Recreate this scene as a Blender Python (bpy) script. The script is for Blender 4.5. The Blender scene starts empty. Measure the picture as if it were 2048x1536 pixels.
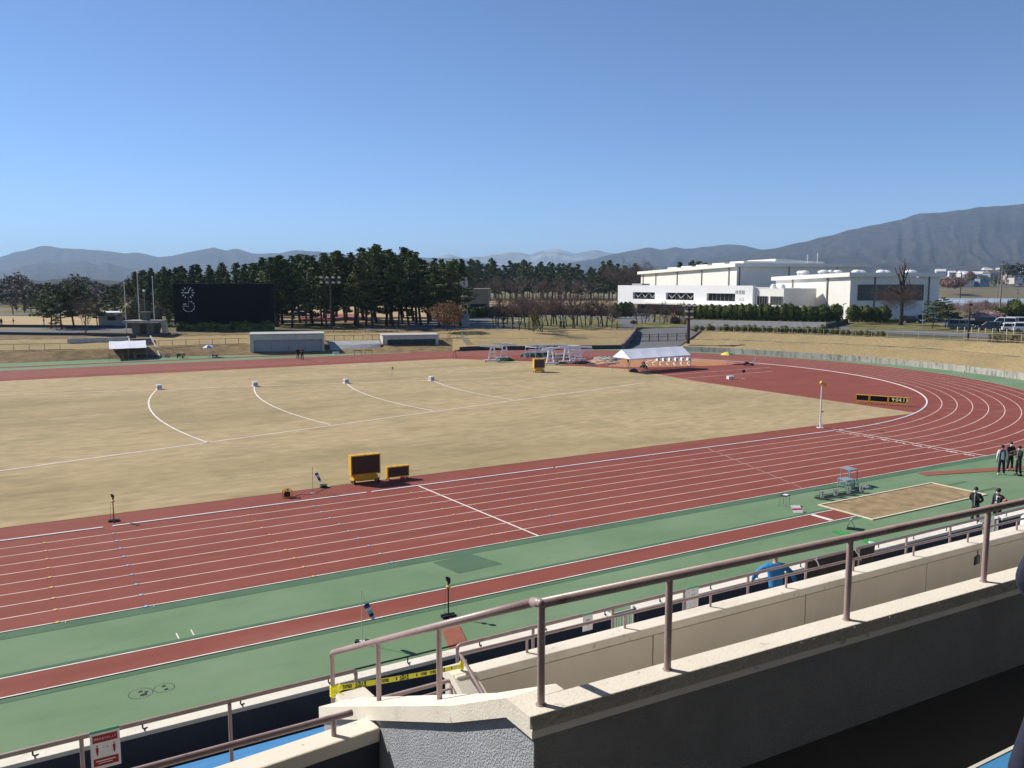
import bpy, bmesh, math, random
import numpy as np
from mathutils import Vector, Matrix
R = math.radians
S = bpy.context.scene
COL = S.collection

# ---------------------------------------------------------------- camera
FPX = 1698.17            # focal length in pixels of the 2048 px wide photograph
CAM = Vector((-53.865, -41.882, 11.057))
PIT, YAW = 0.11776, 0.53740
_fw = Vector((math.sin(YAW)*math.cos(PIT), math.cos(YAW)*math.cos(PIT), -math.sin(PIT)))
_r = Vector((math.cos(YAW), -math.sin(YAW), 0.0))
_u = _r.cross(_fw)
cd = bpy.data.cameras.new('camera')
cam = bpy.data.objects.new('camera', cd)
COL.objects.link(cam)
cd.sensor_fit = 'HORIZONTAL'
cd.sensor_width = 36.0
cd.lens = FPX/2048*36.0
cd.clip_start = 0.1
cd.clip_end = 60000
m4 = Matrix((_r, _u, -_fw)).transposed().to_4x4()
m4.translation = CAM
cam.matrix_world = m4
S.camera = cam

# ---------------------------------------------------------------- sky, sun, exposure
SUN_EL, SUN_AZ = R(38.5), R(125)      # azimuth counted from +X towards +Y
W = bpy.data.worlds.new('World')
S.world = W
W.use_nodes = True
nt = W.node_tree
sky = nt.nodes.new('ShaderNodeTexSky')
sky.sky_type = 'NISHITA'
sky.sun_disc = False
sky.sun_elevation = SUN_EL
sky.sun_rotation = R(90) - SUN_AZ
sky.altitude = 3000
sky.air_density = 0.85
sky.dust_density = 0.05
sky.ozone_density = 6.0
bg = nt.nodes['Background']
bg.inputs['Strength'].default_value = 0.104
nt.links.new(sky.outputs[0], bg.inputs[0])
ld = bpy.data.lights.new('sun', 'SUN')
ld.energy = 4.4
ld.angle = R(0.53)
ld.color = (1.0, 0.93, 0.82)
sun = bpy.data.objects.new('sun', ld)
COL.objects.link(sun)
sdir = Vector((math.cos(SUN_EL)*math.cos(SUN_AZ), math.cos(SUN_EL)*math.sin(SUN_AZ), math.sin(SUN_EL)))
sun.rotation_euler = sdir.to_track_quat('Z', 'Y').to_euler()
sun.location = (0, 60, 120)
vs = S.view_settings
vs.view_transform = 'Standard'
vs.look = 'None'
vs.exposure = 0.54
vs.gamma = 1.0
vs.use_curve_mapping = False
S.cycles.max_bounces = 6
S.cycles.volume_bounces = 0

# ---------------------------------------------------------------- helpers
FACE = -YAW                            # rotz of a thing that faces the stand: local x to the right, y away


def ray(u, v):
    return _fw + _r*((u-1024)/FPX) - _u*((v-768)/FPX)


def G(u, v, z=0.0):                    # where the sight line of a photograph pixel meets height z
    d = ray(u, v)
    return CAM + d*((z-CAM.z)/d.z)


def GY(u, v, y):
    d = ray(u, v)
    return CAM + d*((y-CAM.y)/d.y)


def GD(u, v, dep):
    return CAM + ray(u, v)*dep


def dep(p):
    return (Vector(p)-CAM).dot(_fw)


def on_ground(u, d, z):                # the point at depth d, height z in the column u
    p = GD(u, 567, d)
    return Vector((p.x, p.y, z))


def mp(p):                             # metres per photograph pixel at p
    return dep(p)/FPX


def tag(o, label=None, cat=None, group=None, kind=None):
    if label:
        o['label'] = label
    if cat:
        o['category'] = cat
    if group:
        o['group'] = group
    if kind:
        o['kind'] = kind
    return o


def thing(name, label, cat, loc=(0, 0, 0), rotz=0.0, group=None):
    o = bpy.data.objects.new(name, None)
    COL.objects.link(o)
    o.empty_display_size = 0.2
    o.location = loc
    o.rotation_euler = (0, 0, rotz)
    return tag(o, label, cat, group)


def dup(root, loc, rotz=None, label=None, scale=None):
    r = root.copy()
    COL.objects.link(r)
    r.location = loc
    if rotz is not None:
        r.rotation_euler = (0, 0, rotz)
    if scale is not None:
        r.scale = scale
    if label:
        r['label'] = label
    for ch in list(root.children):
        c = ch.copy()
        COL.objects.link(c)
        c.parent = r
        for g in ch.children:
            d = g.copy()
            COL.objects.link(d)
            d.parent = c
    return r


class MB:
    def __init__(s):
        s.v = []
        s.f = []
        s.m = []

    def add(s, verts, faces, mi=0):
        b = len(s.v)
        s.v += [tuple(p) for p in verts]
        s.f += [tuple(b+i for i in f) for f in faces]
        s.m += [mi]*len(faces)
        return s

    def poly(s, pts, mi=0):
        return s.add(pts, [tuple(range(len(pts)))], mi)

    def hexa(s, p, mi=0):              # 8 points, bottom 4 ccw then top 4
        return s.add(p, [(3, 2, 1, 0), (4, 5, 6, 7), (0, 1, 5, 4), (1, 2, 6, 5), (2, 3, 7, 6), (3, 0, 4, 7)], mi)

    def box(s, x0, x1, y0, y1, z0, z1, mi=0):
        return s.hexa([(x0, y0, z0), (x1, y0, z0), (x1, y1, z0), (x0, y1, z0),
                       (x0, y0, z1), (x1, y0, z1), (x1, y1, z1), (x0, y1, z1)], mi)

    def cbox(s, c, sx, sy, sz, mi=0, rot=None):
        pts = [Vector((a*sx/2, b*sy/2, d*sz/2)) for d in (-1, 1) for a, b in ((-1, -1), (1, -1), (1, 1), (-1, 1))]
        if rot is not None:
            pts = [rot @ p for p in pts]
        return s.hexa([p+Vector(c) for p in pts], mi)

    def bar(s, a, b, w, h=None, mi=0):  # rectangular bar between two points
        a, b = Vector(a), Vector(b)
        h = w if h is None else h
        d = (b-a).normalized()
        up = Vector((0, 0, 1)) if abs(d.z) < 0.95 else Vector((0, 1, 0))
        x = d.cross(up).normalized()*(w/2)
        y = x.cross(d).normalized()*(h/2)
        return s.hexa([a-x-y, a+x-y, b+x-y, b-x-y, a-x+y, a+x+y, b+x+y, b-x+y], mi)

    def prism(s, pts, z0, z1, mi=0):    # plan polygon (ccw) between heights
        n = len(pts)
        v = [(p[0], p[1], z0) for p in pts]+[(p[0], p[1], z1) for p in pts]
        f = [tuple(range(n-1, -1, -1)), tuple(range(n, 2*n))]
        f += [(i, (i+1) % n, n+(i+1) % n, n+i) for i in range(n)]
        return s.add(v, f, mi)

    def xprism(s, pts, x0, x1, mi=0):   # (y,z) polygon extruded along x
        n = len(pts)
        v = [(x0, p[0], p[1]) for p in pts]+[(x1, p[0], p[1]) for p in pts]
        f = [tuple(range(n-1, -1, -1)), tuple(range(n, 2*n))]
        f += [(i, (i+1) % n, n+(i+1) % n, n+i) for i in range(n)]
        return s.add(v, f, mi)

    def yprism(s, pts, y0, y1, mi=0):   # (x,z) polygon extruded along y
        n = len(pts)
        v = [(p[0], y0, p[1]) for p in pts]+[(p[0], y1, p[1]) for p in pts]
        f = [tuple(range(n)), tuple(range(2*n-1, n-1, -1))]
        f += [((i+1) % n, i, n+i, n+(i+1) % n) for i in range(n)]
        return s.add(v, f, mi)

    def tube(s, pts, r, n=8, mi=0, cap=True):
        pts = [Vector(p) for p in pts]
        rr = r if isinstance(r, (list, tuple)) else [r]*len(pts)
        vv = []
        side = None
        for i, p in enumerate(pts):
            d = (pts[min(i+1, len(pts)-1)]-pts[max(i-1, 0)]).normalized()
            if side is None:
                side = d.cross(Vector((0, 0, 1)))
                if side.length < 0.05:
                    side = d.cross(Vector((1, 0, 0)))
            side = (side-d*side.dot(d)).normalized()
            up = d.cross(side)
            for k in range(n):
                a = 2*math.pi*k/n
                vv.append(p+side*(rr[i]*math.cos(a))+up*(rr[i]*math.sin(a)))
        ff = []
        for i in range(len(pts)-1):
            for k in range(n):
                k2 = (k+1) % n
                ff.append((i*n+k, i*n+k2, (i+1)*n+k2, (i+1)*n+k))
        if cap:
            ff.append(tuple(range(n-1, -1, -1)))
            b = (len(pts)-1)*n
            ff.append(tuple(range(b, b+n)))
        return s.add(vv, ff, mi)

    def lathe(s, prof, c=(0, 0, 0), n=16, mi=0):   # profile of (radius, z)
        vv = []
        for r_, z in prof:
            for k in range(n):
                a = 2*math.pi*k/n
                vv.append((c[0]+r_*math.cos(a), c[1]+r_*math.sin(a), c[2]+z))
        ff = []
        for i in range(len(prof)-1):
            for k in range(n):
                k2 = (k+1) % n
                ff.append((i*n+k, i*n+k2, (i+1)*n+k2, (i+1)*n+k))
        ff.append(tuple(range(n-1, -1, -1)))
        b = (len(prof)-1)*n
        ff.append(tuple(range(b, b+n)))
        return s.add(vv, ff, mi)

    def strip(s, rows, mi=0):           # grid of equally long rows
        n = len(rows[0])
        vv = [p for row in rows for p in row]
        ff = []
        for i in range(len(rows)-1):
            for k in range(n-1):
                ff.append((i*n+k, i*n+k+1, (i+1)*n+k+1, (i+1)*n+k))
        return s.add(vv, ff, mi)

    def mesh(s, name, mats, smooth=False):
        me = bpy.data.meshes.new(name)
        me.from_pydata(s.v, [], s.f)
        if not isinstance(mats, (list, tuple)):
            mats = [mats]
        for m in mats:
            me.materials.append(m)
        me.polygons.foreach_set('material_index', s.m)
        if smooth:
            me.polygons.foreach_set('use_smooth', [True]*len(s.f))
        me.update()
        return me

    def build(s, name, mats, parent=None, smooth=False, bevel=0.0):
        o = bpy.data.objects.new(name, s.mesh(name, mats, smooth))
        COL.objects.link(o)
        if parent:
            o.parent = parent
        if bevel:
            b = o.modifiers.new('bevel', 'BEVEL')
            b.width = bevel
            b.segments = 2
            b.limit_method = 'ANGLE'
        return o


def text_into(mb, txt, M, size, mi=0, ext=0.0, align='CENTER', off=0.0):
    cu = bpy.data.curves.new('lettering', 'FONT')
    cu.body = txt
    cu.size = size
    cu.align_x = align
    cu.align_y = 'CENTER'
    cu.extrude = ext
    cu.offset = off
    cu.resolution_u = 2
    o = bpy.data.objects.new('lettering', cu)
    COL.objects.link(o)
    dg = bpy.context.evaluated_depsgraph_get()
    dg.update()
    me = bpy.data.meshes.new_from_object(o.evaluated_get(dg))
    vv = [M @ v.co for v in me.vertices]
    ff = [tuple(p.vertices) for p in me.polygons]
    mb.add(vv, ff, mi)
    bpy.data.objects.remove(o)
    bpy.data.curves.remove(cu)
    bpy.data.meshes.remove(me)


def frame(o, x, y):                     # matrix from an origin and two in-plane axes
    x = Vector(x).normalized()
    y = Vector(y).normalized()
    z = x.cross(y)
    m = Matrix((x, y, z)).transposed().to_4x4()
    m.translation = Vector(o)
    return m


# ---------------------------------------------------------------- materials
def mat(name, col, rough=0.7, var=0.12, scale=3.0, bump=0.0, bscale=40.0, metal=0.0, col2=None,
        stretch=None, detail=4.0, spec=0.5, layers=()):
    m = bpy.data.materials.new(name)
    m.use_nodes = True
    t = m.node_tree
    p = t.nodes['Principled BSDF']
    p.inputs['Roughness'].default_value = rough
    p.inputs['Metallic'].default_value = metal
    p.inputs['Specular IOR Level'].default_value = spec
    tc = t.nodes.new('ShaderNodeTexCoord')
    src = tc.outputs['Object']
    if stretch:
        mapn = t.nodes.new('ShaderNodeMapping')
        mapn.inputs['Scale'].default_value = stretch
        t.links.new(src, mapn.inputs[0])
        src = mapn.outputs[0]
    nz = t.nodes.new('ShaderNodeTexNoise')
    nz.inputs['Scale'].default_value = scale
    nz.inputs['Detail'].default_value = detail
    t.links.new(src, nz.inputs['Vector'])
    ra = t.nodes.new('ShaderNodeValToRGB')
    a = [max(0, c*(1-var)) for c in col]
    b = [min(1, c*(1+var)) for c in (col2 or col)]
    ra.color_ramp.elements[0].position = 0.3
    ra.color_ramp.elements[1].position = 0.7
    ra.color_ramp.elements[0].color = (*a, 1)
    ra.color_ramp.elements[1].color = (*b, 1)
    t.links.new(nz.outputs[0], ra.inputs[0])
    out = ra.outputs[0]
    for (lc, lscale, lo, hi, amt, lstretch) in layers:   # further patches of colour
        vsrc = tc.outputs['Object']
        if lstretch:
            mp2 = t.nodes.new('ShaderNodeMapping')
            mp2.inputs['Scale'].default_value = lstretch
            t.links.new(vsrc, mp2.inputs[0])
            vsrc = mp2.outputs[0]
        n2 = t.nodes.new('ShaderNodeTexNoise')
        n2.inputs['Scale'].default_value = lscale
        n2.inputs['Detail'].default_value = 6
        n2.inputs['Roughness'].default_value = 0.6
        t.links.new(vsrc, n2.inputs['Vector'])
        mr = t.nodes.new('ShaderNodeMapRange')
        mr.inputs[1].default_value = lo
        mr.inputs[2].default_value = hi
        mr.inputs[3].default_value = 0
        mr.inputs[4].default_value = amt
        t.links.new(n2.outputs[0], mr.inputs[0])
        mx = t.nodes.new('ShaderNodeMix')
        mx.data_type = 'RGBA'
        t.links.new(mr.outputs[0], mx.inputs[0])
        t.links.new(out, mx.inputs[6])
        mx.inputs[7].default_value = (*lc, 1)
        out = mx.outputs[2]
    t.links.new(out, p.inputs['Base Color'])
    if bump:
        n3 = t.nodes.new('ShaderNodeTexNoise')
        n3.inputs['Scale'].default_value = bscale
        n3.inputs['Detail'].default_value = 3
        t.links.new(tc.outputs['Object'], n3.inputs['Vector'])
        bp = t.nodes.new('ShaderNodeBump')
        bp.inputs['Strength'].default_value = bump
        bp.inputs['Distance'].default_value = 0.02
        t.links.new(n3.outputs[0], bp.inputs['Height'])
        t.links.new(bp.outputs[0], p.inputs['Normal'])
    return m


def mat_dull(*a_, **k_):
    return mat(*a_, **{'spec': 0.12, **k_})


M = {}
M['grass'] = mat_dull('dry_turf', (0.385, 0.295, 0.168), 0.95, 0.13, 1.6, 0.5, 30, col2=(0.425, 0.33, 0.192), stretch=(0.45, 1, 1), layers=(
    ((0.21, 0.185, 0.085), 0.06, 0.46, 0.70, 0.75, (0.5, 1.3, 1)),
    ((0.42, 0.32, 0.17), 0.10, 0.48, 0.75, 0.6, (0.4, 1.5, 1)),
    ((0.22, 0.155, 0.085), 0.35, 0.52, 0.72, 0.5, (0.45, 1.4, 1)),
    ((0.43, 0.35, 0.21), 2.6, 0.5, 0.8, 0.4, (0.5, 1.6, 1)), ((0.20, 0.21, 0.10), 0.16, 0.58, 0.72, 0.5, None),
    ((0.12, 0.10, 0.05), 1.3, 0.66, 0.74, 0.5, (0.4, 1.6, 1))))
M['bank_grass'] = mat_dull('bank_turf', (0.30, 0.225, 0.11), 0.95, 0.12, 2.6, 0.5, 12, col2=(0.36, 0.275, 0.14), layers=(
    ((0.20, 0.155, 0.08), 0.22, 0.5, 0.72, 0.6, (0.6, 0.6, 1)),
    ((0.24, 0.18, 0.09), 2.3, 0.5, 0.8, 0.4, None)))
M['bank_rough'] = mat_dull('bank_rough_turf', (0.22, 0.155, 0.08), 0.95, 0.25, 0.8, 0.5, 10, layers=(
    ((0.09, 0.07, 0.04), 0.5, 0.5, 0.7, 0.6, None), ((0.36, 0.27, 0.13), 0.9, 0.52, 0.75, 0.6, None)))
M['red'] = mat_dull('red_track_rubber', (0.232, 0.068, 0.050), 0.85, 0.07, 0.5, 0.15, 90, layers=(
    ((0.28, 0.10, 0.078), 0.12, 0.45, 0.75, 0.55, (0.4, 1.5, 1)),
    ((0.18, 0.055, 0.043), 0.7, 0.5, 0.72, 0.5, (0.12, 1, 1)), ((0.33, 0.15, 0.12), 0.35, 0.6, 0.75, 0.45, (0.2, 1, 1)),
    ((0.30, 0.13, 0.11), 6, 0.55, 0.8, 0.25, None)))
M['green'] = mat_dull('green_track_rubber', (0.145, 0.235, 0.128), 0.85, 0.07, 0.4, 0.15, 90, layers=(
    ((0.20, 0.275, 0.175), 0.22, 0.42, 0.66, 0.75, (0.7, 1, 1)),
    ((0.105, 0.185, 0.105), 0.7, 0.55, 0.75, 0.5, (0.5, 1, 1)),
    ((0.19, 0.25, 0.19), 3, 0.58, 0.75, 0.4, (0.3, 1, 1)), ((0.07, 0.11, 0.075), 1.1, 0.66, 0.72, 0.45, (0.6, 1, 1))))
M['green_dark'] = mat_dull('dark_green_rubber', (0.088, 0.158, 0.098), 0.85, 0.12, 0.6, 0.1, 90)
M['line'] = mat('white_line_paint', (0.72, 0.66, 0.62), 0.8, 0.10, 2.0, col2=(0.8, 0.74, 0.7))
M['line_pink'] = mat_dull('worn_lane_paint', (0.62, 0.43, 0.38), 0.8, 0.12, 0.8, col2=(0.72, 0.52, 0.46))
M['white'] = mat('white_paint', (0.78, 0.78, 0.76), 0.55, 0.05, 2.0)
M['white_metal'] = mat('white_metal', (0.74, 0.75, 0.76), 0.4, 0.08, 4.0)
M['sand'] = mat_dull('pit_sand', (0.28, 0.20, 0.11), 0.98, 0.15, 1.5, 0.9, 14, col2=(0.33, 0.245, 0.14), layers=(
    ((0.15, 0.10, 0.055), 0.9, 0.55, 0.72, 0.6, (1, 1.8, 1)),))
M['asphalt'] = mat_dull('asphalt', (0.15, 0.15, 0.155), 0.9, 0.12, 0.3, 0.2, 30, layers=(
    ((0.22, 0.215, 0.21), 0.08, 0.5, 0.75, 0.5, None),))
M['asphalt_dark'] = mat('old_asphalt', (0.085, 0.085, 0.09), 0.9, 0.12, 0.5)
M['concrete'] = mat('weathered_concrete', (0.40, 0.38, 0.34), 0.9, 0.12, 0.8, 0.2, 20, layers=(
    ((0.10, 0.095, 0.085), 2.2, 0.48, 0.66, 0.75, (1, 1, 0.25)),))
M['concrete_lt'] = mat('light_concrete', (0.55, 0.53, 0.47), 0.9, 0.1, 1.5, layers=(
    ((0.3, 0.29, 0.26), 1.2, 0.5, 0.7, 0.5, (1, 1, 0.3)),))
M['farm'] = mat_dull('farmland', (0.16, 0.14, 0.075), 0.95, 0.3, 0.02, layers=(
    ((0.30, 0.23, 0.12), 0.012, 0.5, 0.6, 0.7, (1, 0.3, 1)), ((0.08, 0.085, 0.045), 0.03, 0.5, 0.62, 0.7, None)))
M['lawn'] = mat_dull('green_lawn', (0.10, 0.11, 0.04), 0.95, 0.25, 0.4, col2=(0.19, 0.17, 0.07))
M['tan_field'] = mat_dull('tan_field', (0.42, 0.31, 0.17), 0.95, 0.15, 0.1)
M['red_far'] = mat_dull('far_red_field', (0.32, 0.12, 0.10), 0.95, 0.15, 0.2)
M['gym_white'] = mat('white_cladding', (0.74, 0.72, 0.66), 0.6, 0.04, 0.4)
M['gym_grey'] = mat('grey_cladding', (0.45, 0.44, 0.42), 0.7, 0.06, 0.4)
M['trim'] = mat('dark_trim', (0.12, 0.12, 0.12), 0.6, 0.1)
M['glass'] = mat('dark_glass', (0.015, 0.019, 0.024), 0.12, 0.3, 0.6, spec=0.3)
M['black'] = mat('black_plastic', (0.012, 0.012, 0.014), 0.55, 0.2)
M['black_metal'] = mat('black_metal', (0.02, 0.02, 0.022), 0.45, 0.2)
M['grey_metal'] = mat('galvanised_metal', (0.30, 0.31, 0.33), 0.45, 0.1, 5, metal=0.4)
M['bluegrey'] = mat('blue_grey_paint', (0.22, 0.29, 0.36), 0.5, 0.1, 4)
M['yellow'] = mat('yellow_paint', (0.72, 0.40, 0.025), 0.4, 0.06, 3)
M['screen_brown'] = mat('dark_display', (0.045, 0.025, 0.022), 0.35, 0.25, 14, stretch=(1, 1, 0.2))
M['screen_black'] = mat('black_display', (0.005, 0.006, 0.010), 0.6, 0.3, 2, spec=0.12)
M['tent'] = mat('white_tent_cloth', (0.75, 0.75, 0.80), 0.8, 0.05, 1.2)
M['orange'] = mat('orange_clay', (0.40, 0.17, 0.07), 0.95, 0.14, 0.8)
M['mat_red'] = mat('brick_red_rubber', (0.27, 0.085, 0.05), 0.9, 0.08, 1.5)
M['mat_green'] = mat('bright_green_mat', (0.03, 0.27, 0.06), 0.9, 0.3, 6)
M['red_paint'] = mat('red_paint', (0.55, 0.03, 0.05), 0.5, 0.08)
M['wood'] = mat('pale_wood', (0.42, 0.27, 0.12), 0.7, 0.15, 3)
M['bark'] = mat('bark', (0.085, 0.06, 0.045), 0.95, 0.3, 4, 0.5, 12)
M['bark_red'] = mat('red_pine_bark', (0.095, 0.06, 0.045), 0.95, 0.35, 2, 0.5, 12)
M['twig'] = mat('bare_twigs', (0.12, 0.078, 0.065), 0.95, 0.3, 1.0)
M['twig_red'] = mat('reddish_twigs', (0.26, 0.115, 0.045), 0.95, 0.3, 1.0)
M['twig_grey'] = mat('pale_twigs', (0.20, 0.165, 0.12), 0.95, 0.25, 1.0)
M['net_green'] = mat('green_netting', (0.012, 0.055, 0.03), 0.95, 0.4, 6)
M['rail'] = mat('mauve_rail_paint', (0.35, 0.26, 0.258), 0.38, 0.10, 6, 0.05, 60, layers=(
    ((0.13, 0.075, 0.06), 5, 0.62, 0.72, 0.7, None),))
M['coping'] = mat('cream_coping', (0.75, 0.70, 0.61), 0.9, 0.04, 2.0, 0.22, 60, layers=(
    ((0.56, 0.50, 0.41), 1.2, 0.55, 0.75, 0.45, None), ((0.20, 0.17, 0.14), 11, 0.63, 0.70, 0.55, None), ((0.42, 0.38, 0.32), 0.5, 0.55, 0.68, 0.4, (1, 3, 1))))
M['beige'] = mat('beige_render', (0.66, 0.60, 0.51), 0.9, 0.05, 1.0, 0.15, 50, layers=(
    ((0.54, 0.48, 0.40), 1.1, 0.5, 0.75, 0.5, (1, 1, 0.25)),))
M['cream'] = mat('cream_bounce_render', (0.74, 0.69, 0.60), 0.9, 0.05, 1.0, 0.15, 50)  # for unseen faces only, kept pale to bounce light onto the beige wall
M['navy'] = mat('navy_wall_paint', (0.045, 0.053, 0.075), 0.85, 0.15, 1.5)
M['seat_blue'] = mat('blue_bench_plastic', (0.06, 0.24, 0.50), 0.45, 0.10, 2.0)
M['floor'] = mat('stand_floor', (0.085, 0.08, 0.07), 0.9, 0.15, 1.5, 0.2, 40)
M['kerb'] = mat('kerb_white', (0.78, 0.74, 0.74), 0.5, 0.06, 1.5)
M['snow'] = mat('white_roof', (0.8, 0.8, 0.8), 0.5, 0.05)
M['skin'] = mat('skin', (0.50, 0.29, 0.20), 0.6, 0.05, 10)
M['hair'] = mat('black_hair', (0.012, 0.010, 0.010), 0.6, 0.2, 20)
M['cloth_black'] = mat('black_cloth', (0.018, 0.018, 0.020), 0.9, 0.25, 12, 0.3, 18)
M['cloth_navy'] = mat('navy_cloth', (0.014, 0.018, 0.042), 0.85, 0.2, 10, 0.3, 18)
M['cloth_blue'] = mat('blue_hoodie_cloth', (0.03, 0.21, 0.50), 0.85, 0.15, 8, 0.5, 12)
M['cloth_white'] = mat('white_cloth', (0.72, 0.72, 0.78), 0.85, 0.08, 8, 0.3, 14)
M['cloth_grey'] = mat('dark_grey_cloth', (0.05, 0.05, 0.055), 0.9, 0.2, 10)
M['mask'] = mat('white_mask', (0.8, 0.8, 0.8), 0.9, 0.04)
M['cloth_red'] = mat('red_cloth', (0.45, 0.03, 0.03), 0.9, 0.1)


def stucco(name, col, sc=26.0, st=0.9, low=0.72):
    m = mat(name, col, 0.95, 0.10, 3.0, layers=((tuple(x*low for x in col), 1.3, 0.5, 0.72, 0.6, (1, 1, 0.22)), (tuple(x*1.25 for x in col), 0.6, 0.55, 0.75, 0.5, (1, 1, 0.5))))
    t = m.node_tree
    tc = t.nodes.new('ShaderNodeTexCoord')
    n = t.nodes.new('ShaderNodeTexNoise')
    n.inputs['Scale'].default_value = sc
    n.inputs['Detail'].default_value = 4
    n.inputs['Roughness'].default_value = 0.55
    t.links.new(tc.outputs['Object'], n.inputs['Vector'])
    b = t.nodes.new('ShaderNodeBump')
    b.inputs['Strength'].default_value = st
    b.inputs['Distance'].default_value = 0.05
    t.links.new(n.outputs[0], b.inputs['Height'])
    t.links.new(b.outputs[0], t.nodes['Principled BSDF'].inputs['Normal'])
    return m


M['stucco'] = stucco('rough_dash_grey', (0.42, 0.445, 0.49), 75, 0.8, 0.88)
M['stucco_shade'] = stucco('rough_dash_shade_side', (0.36, 0.362, 0.36), 60, 0.9)  # stair wall's dash again, its shade put into a darker neutral grey
M['coping_rough'] = stucco('rough_cream', (0.50, 0.46, 0.38), 45, 0.6)


def leaf_mat(name, c1, c2, scale=0.9):
    m = mat(name, c1, 0.8, 0.35, scale, col2=c2, spec=0.2)
    return m


M['pine'] = leaf_mat('pine_needles', (0.045, 0.072, 0.027), (0.13, 0.16, 0.05), 0.35)
M['pine_lt'] = leaf_mat('lit_pine_needles', (0.04, 0.06, 0.025), (0.11, 0.125, 0.04))
M['hedge'] = leaf_mat('clipped_hedge', (0.05, 0.08, 0.022), (0.14, 0.16, 0.042))
M['shrub'] = leaf_mat('dull_shrub', (0.06, 0.055, 0.03), (0.13, 0.115, 0.055))
M['olive'] = leaf_mat('olive_leaves', (0.10, 0.085, 0.04), (0.20, 0.165, 0.075))
M['willow'] = leaf_mat('young_willow_leaves', (0.20, 0.19, 0.075), (0.30, 0.27, 0.12))
M['blossom'] = leaf_mat('cherry_blossom', (0.34, 0.20, 0.19), (0.48, 0.32, 0.29))
M['pink'] = leaf_mat('pinkish_twigs', (0.20, 0.12, 0.11), (0.30, 0.19, 0.17))
# ================================================================ ground, track, banks, hills
LW = 1.25
RB = 36.4                                # radius of the kerb round the bend, centre (0, RB)
XL = -150.0


def arc(r, a0, a1, n=96):
    return [Vector((r*math.cos(a0+(a1-a0)*i/n), RB+r*math.sin(a0+(a1-a0)*i/n), 0)) for i in range(n+1)]


def sheet(name, pts, z, m, kind='structure'):
    o = MB().poly([(p[0], p[1], z) for p in pts]).build(name, m)
    return tag(o, kind=kind)


def track_path(off):                     # line at a distance outside the kerb: home straight, bend, far straight
    return [Vector((XL, -off, 0))]+arc(RB+off, -math.pi/2, math.pi/2)+[Vector((XL, 2*RB+off, 0))]


def ribbon(mb, pts, w, z, mi=0):
    n = len(pts)
    L, Rr = [], []
    for i, p in enumerate(pts):
        d = (pts[min(i+1, n-1)]-pts[max(i-1, 0)]).normalized()
        s = Vector((-d.y, d.x, 0))*(w/2)
        L.append((p.x+s.x, p.y+s.y, z))
        Rr.append((p.x-s.x, p.y-s.y, z))
    mb.strip([Rr, L], mi)


sheet('stadium_apron', [(XL, -23.2), (75, -23.2), (75, 100), (XL, 100)], 0.0, M['green'])
red = [Vector((XL, -9*LW, 0)), Vector((28, -9*LW, 0)), Vector((31, -6, 0))]
b9 = arc(RB+9*LW, -math.pi/2, math.pi/2)
red += [p for p in b9 if p.y > -4 and p.x > 0]+[Vector((XL, 2*RB+11.6, 0))]
sheet('running_track', red, 0.010, M['red'])
sheet('infield_turf', [(XL, 2.3), (12.9, 2.3), (13.3, 30), (15.5, 44), (11.5, 52.5), (10.5, 60), (6, 66), (2, 70.4), (XL, 70.4)], 0.022, M['grass'])

# darker green edge strips, far runway, far green strip
mb = MB()
for y0, y1 in ((-11.90, -11.31), (-14.86, -14.68), (-16.62, -16.37)):
    mb.poly([(XL, y0, 0.007), (-8 if y0 < -12.5 else 22, y0, 0.007), (-8 if y0 < -12.5 else 22, y1, 0.007), (XL, y1, 0.007)])
p = [G(865, 1125), G(918, 1147), G(1006, 1128), G(942, 1108)]
mb.poly([(q.x, q.y, 0.006) for q in p])
tag(mb.build('dark_rubber_strips', M['green_dark']), kind='structure')
sheet('far_jump_runway', [(XL, 88.0), (-2, 88.0), (-2, 89.6), (XL, 89.6)], 0.012, M['red'])

# long-jump runway, its lines, pit
PY0, PY1 = -17.05, -14.1
sheet('jump_runway', [(XL, -16.28), (-19.45, -16.28), (-19.45, -15.0), (XL, -15.0)], 0.014, M['red'])
mb = MB()
for y in (-14.98, -16.30):
    mb.box(XL, -19.5, y-0.03, y+0.03, 0.016, 0.024)
mb.box(-21.2, -20.95, -16.2, -15.05, 0.016, 0.022)
tag(mb.build('runway_lines', M['line']), kind='structure')
sheet('sand_pit', [(-19.3, PY0), (-10.1, PY0), (-10.1, PY1), (-19.3, PY1)], 0.016, M['sand'])
mb = MB()
mb.box(-19.4, -10.0, PY0-0.1, PY0, 0.005, 0.05)
mb.box(-19.4, -10.0, PY1, PY1+0.1, 0.005, 0.05)
mb.box(-19.4, -19.3, PY0, PY1, 0.005, 0.05)
mb.box(-10.1, -10.0, PY0, PY1, 0.005, 0.05)
tag(mb.build('pit_border', mat('pit_border_paint', (0.70, 0.62, 0.44), 0.8, 0.06)), kind='structure')

# lane lines
mb = MB()
for k in range(1, 9):
    ribbon(mb, track_path(k*LW), 0.075, 0.016)
tag(mb.build('lane_lines', M['line_pink']), kind='structure')
mb = MB()
ribbon(mb, [Vector((XL, -9*LW, 0)), Vector((30, -9*LW, 0))], 0.06, 0.020)
ribbon(mb, [p for p in b9 if p.y > 0], 0.05, 0.020)
ribbon(mb, [Vector((0, 2*RB+11.25, 0)), Vector((XL, 2*RB+11.25, 0))], 0.05, 0.020)
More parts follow.
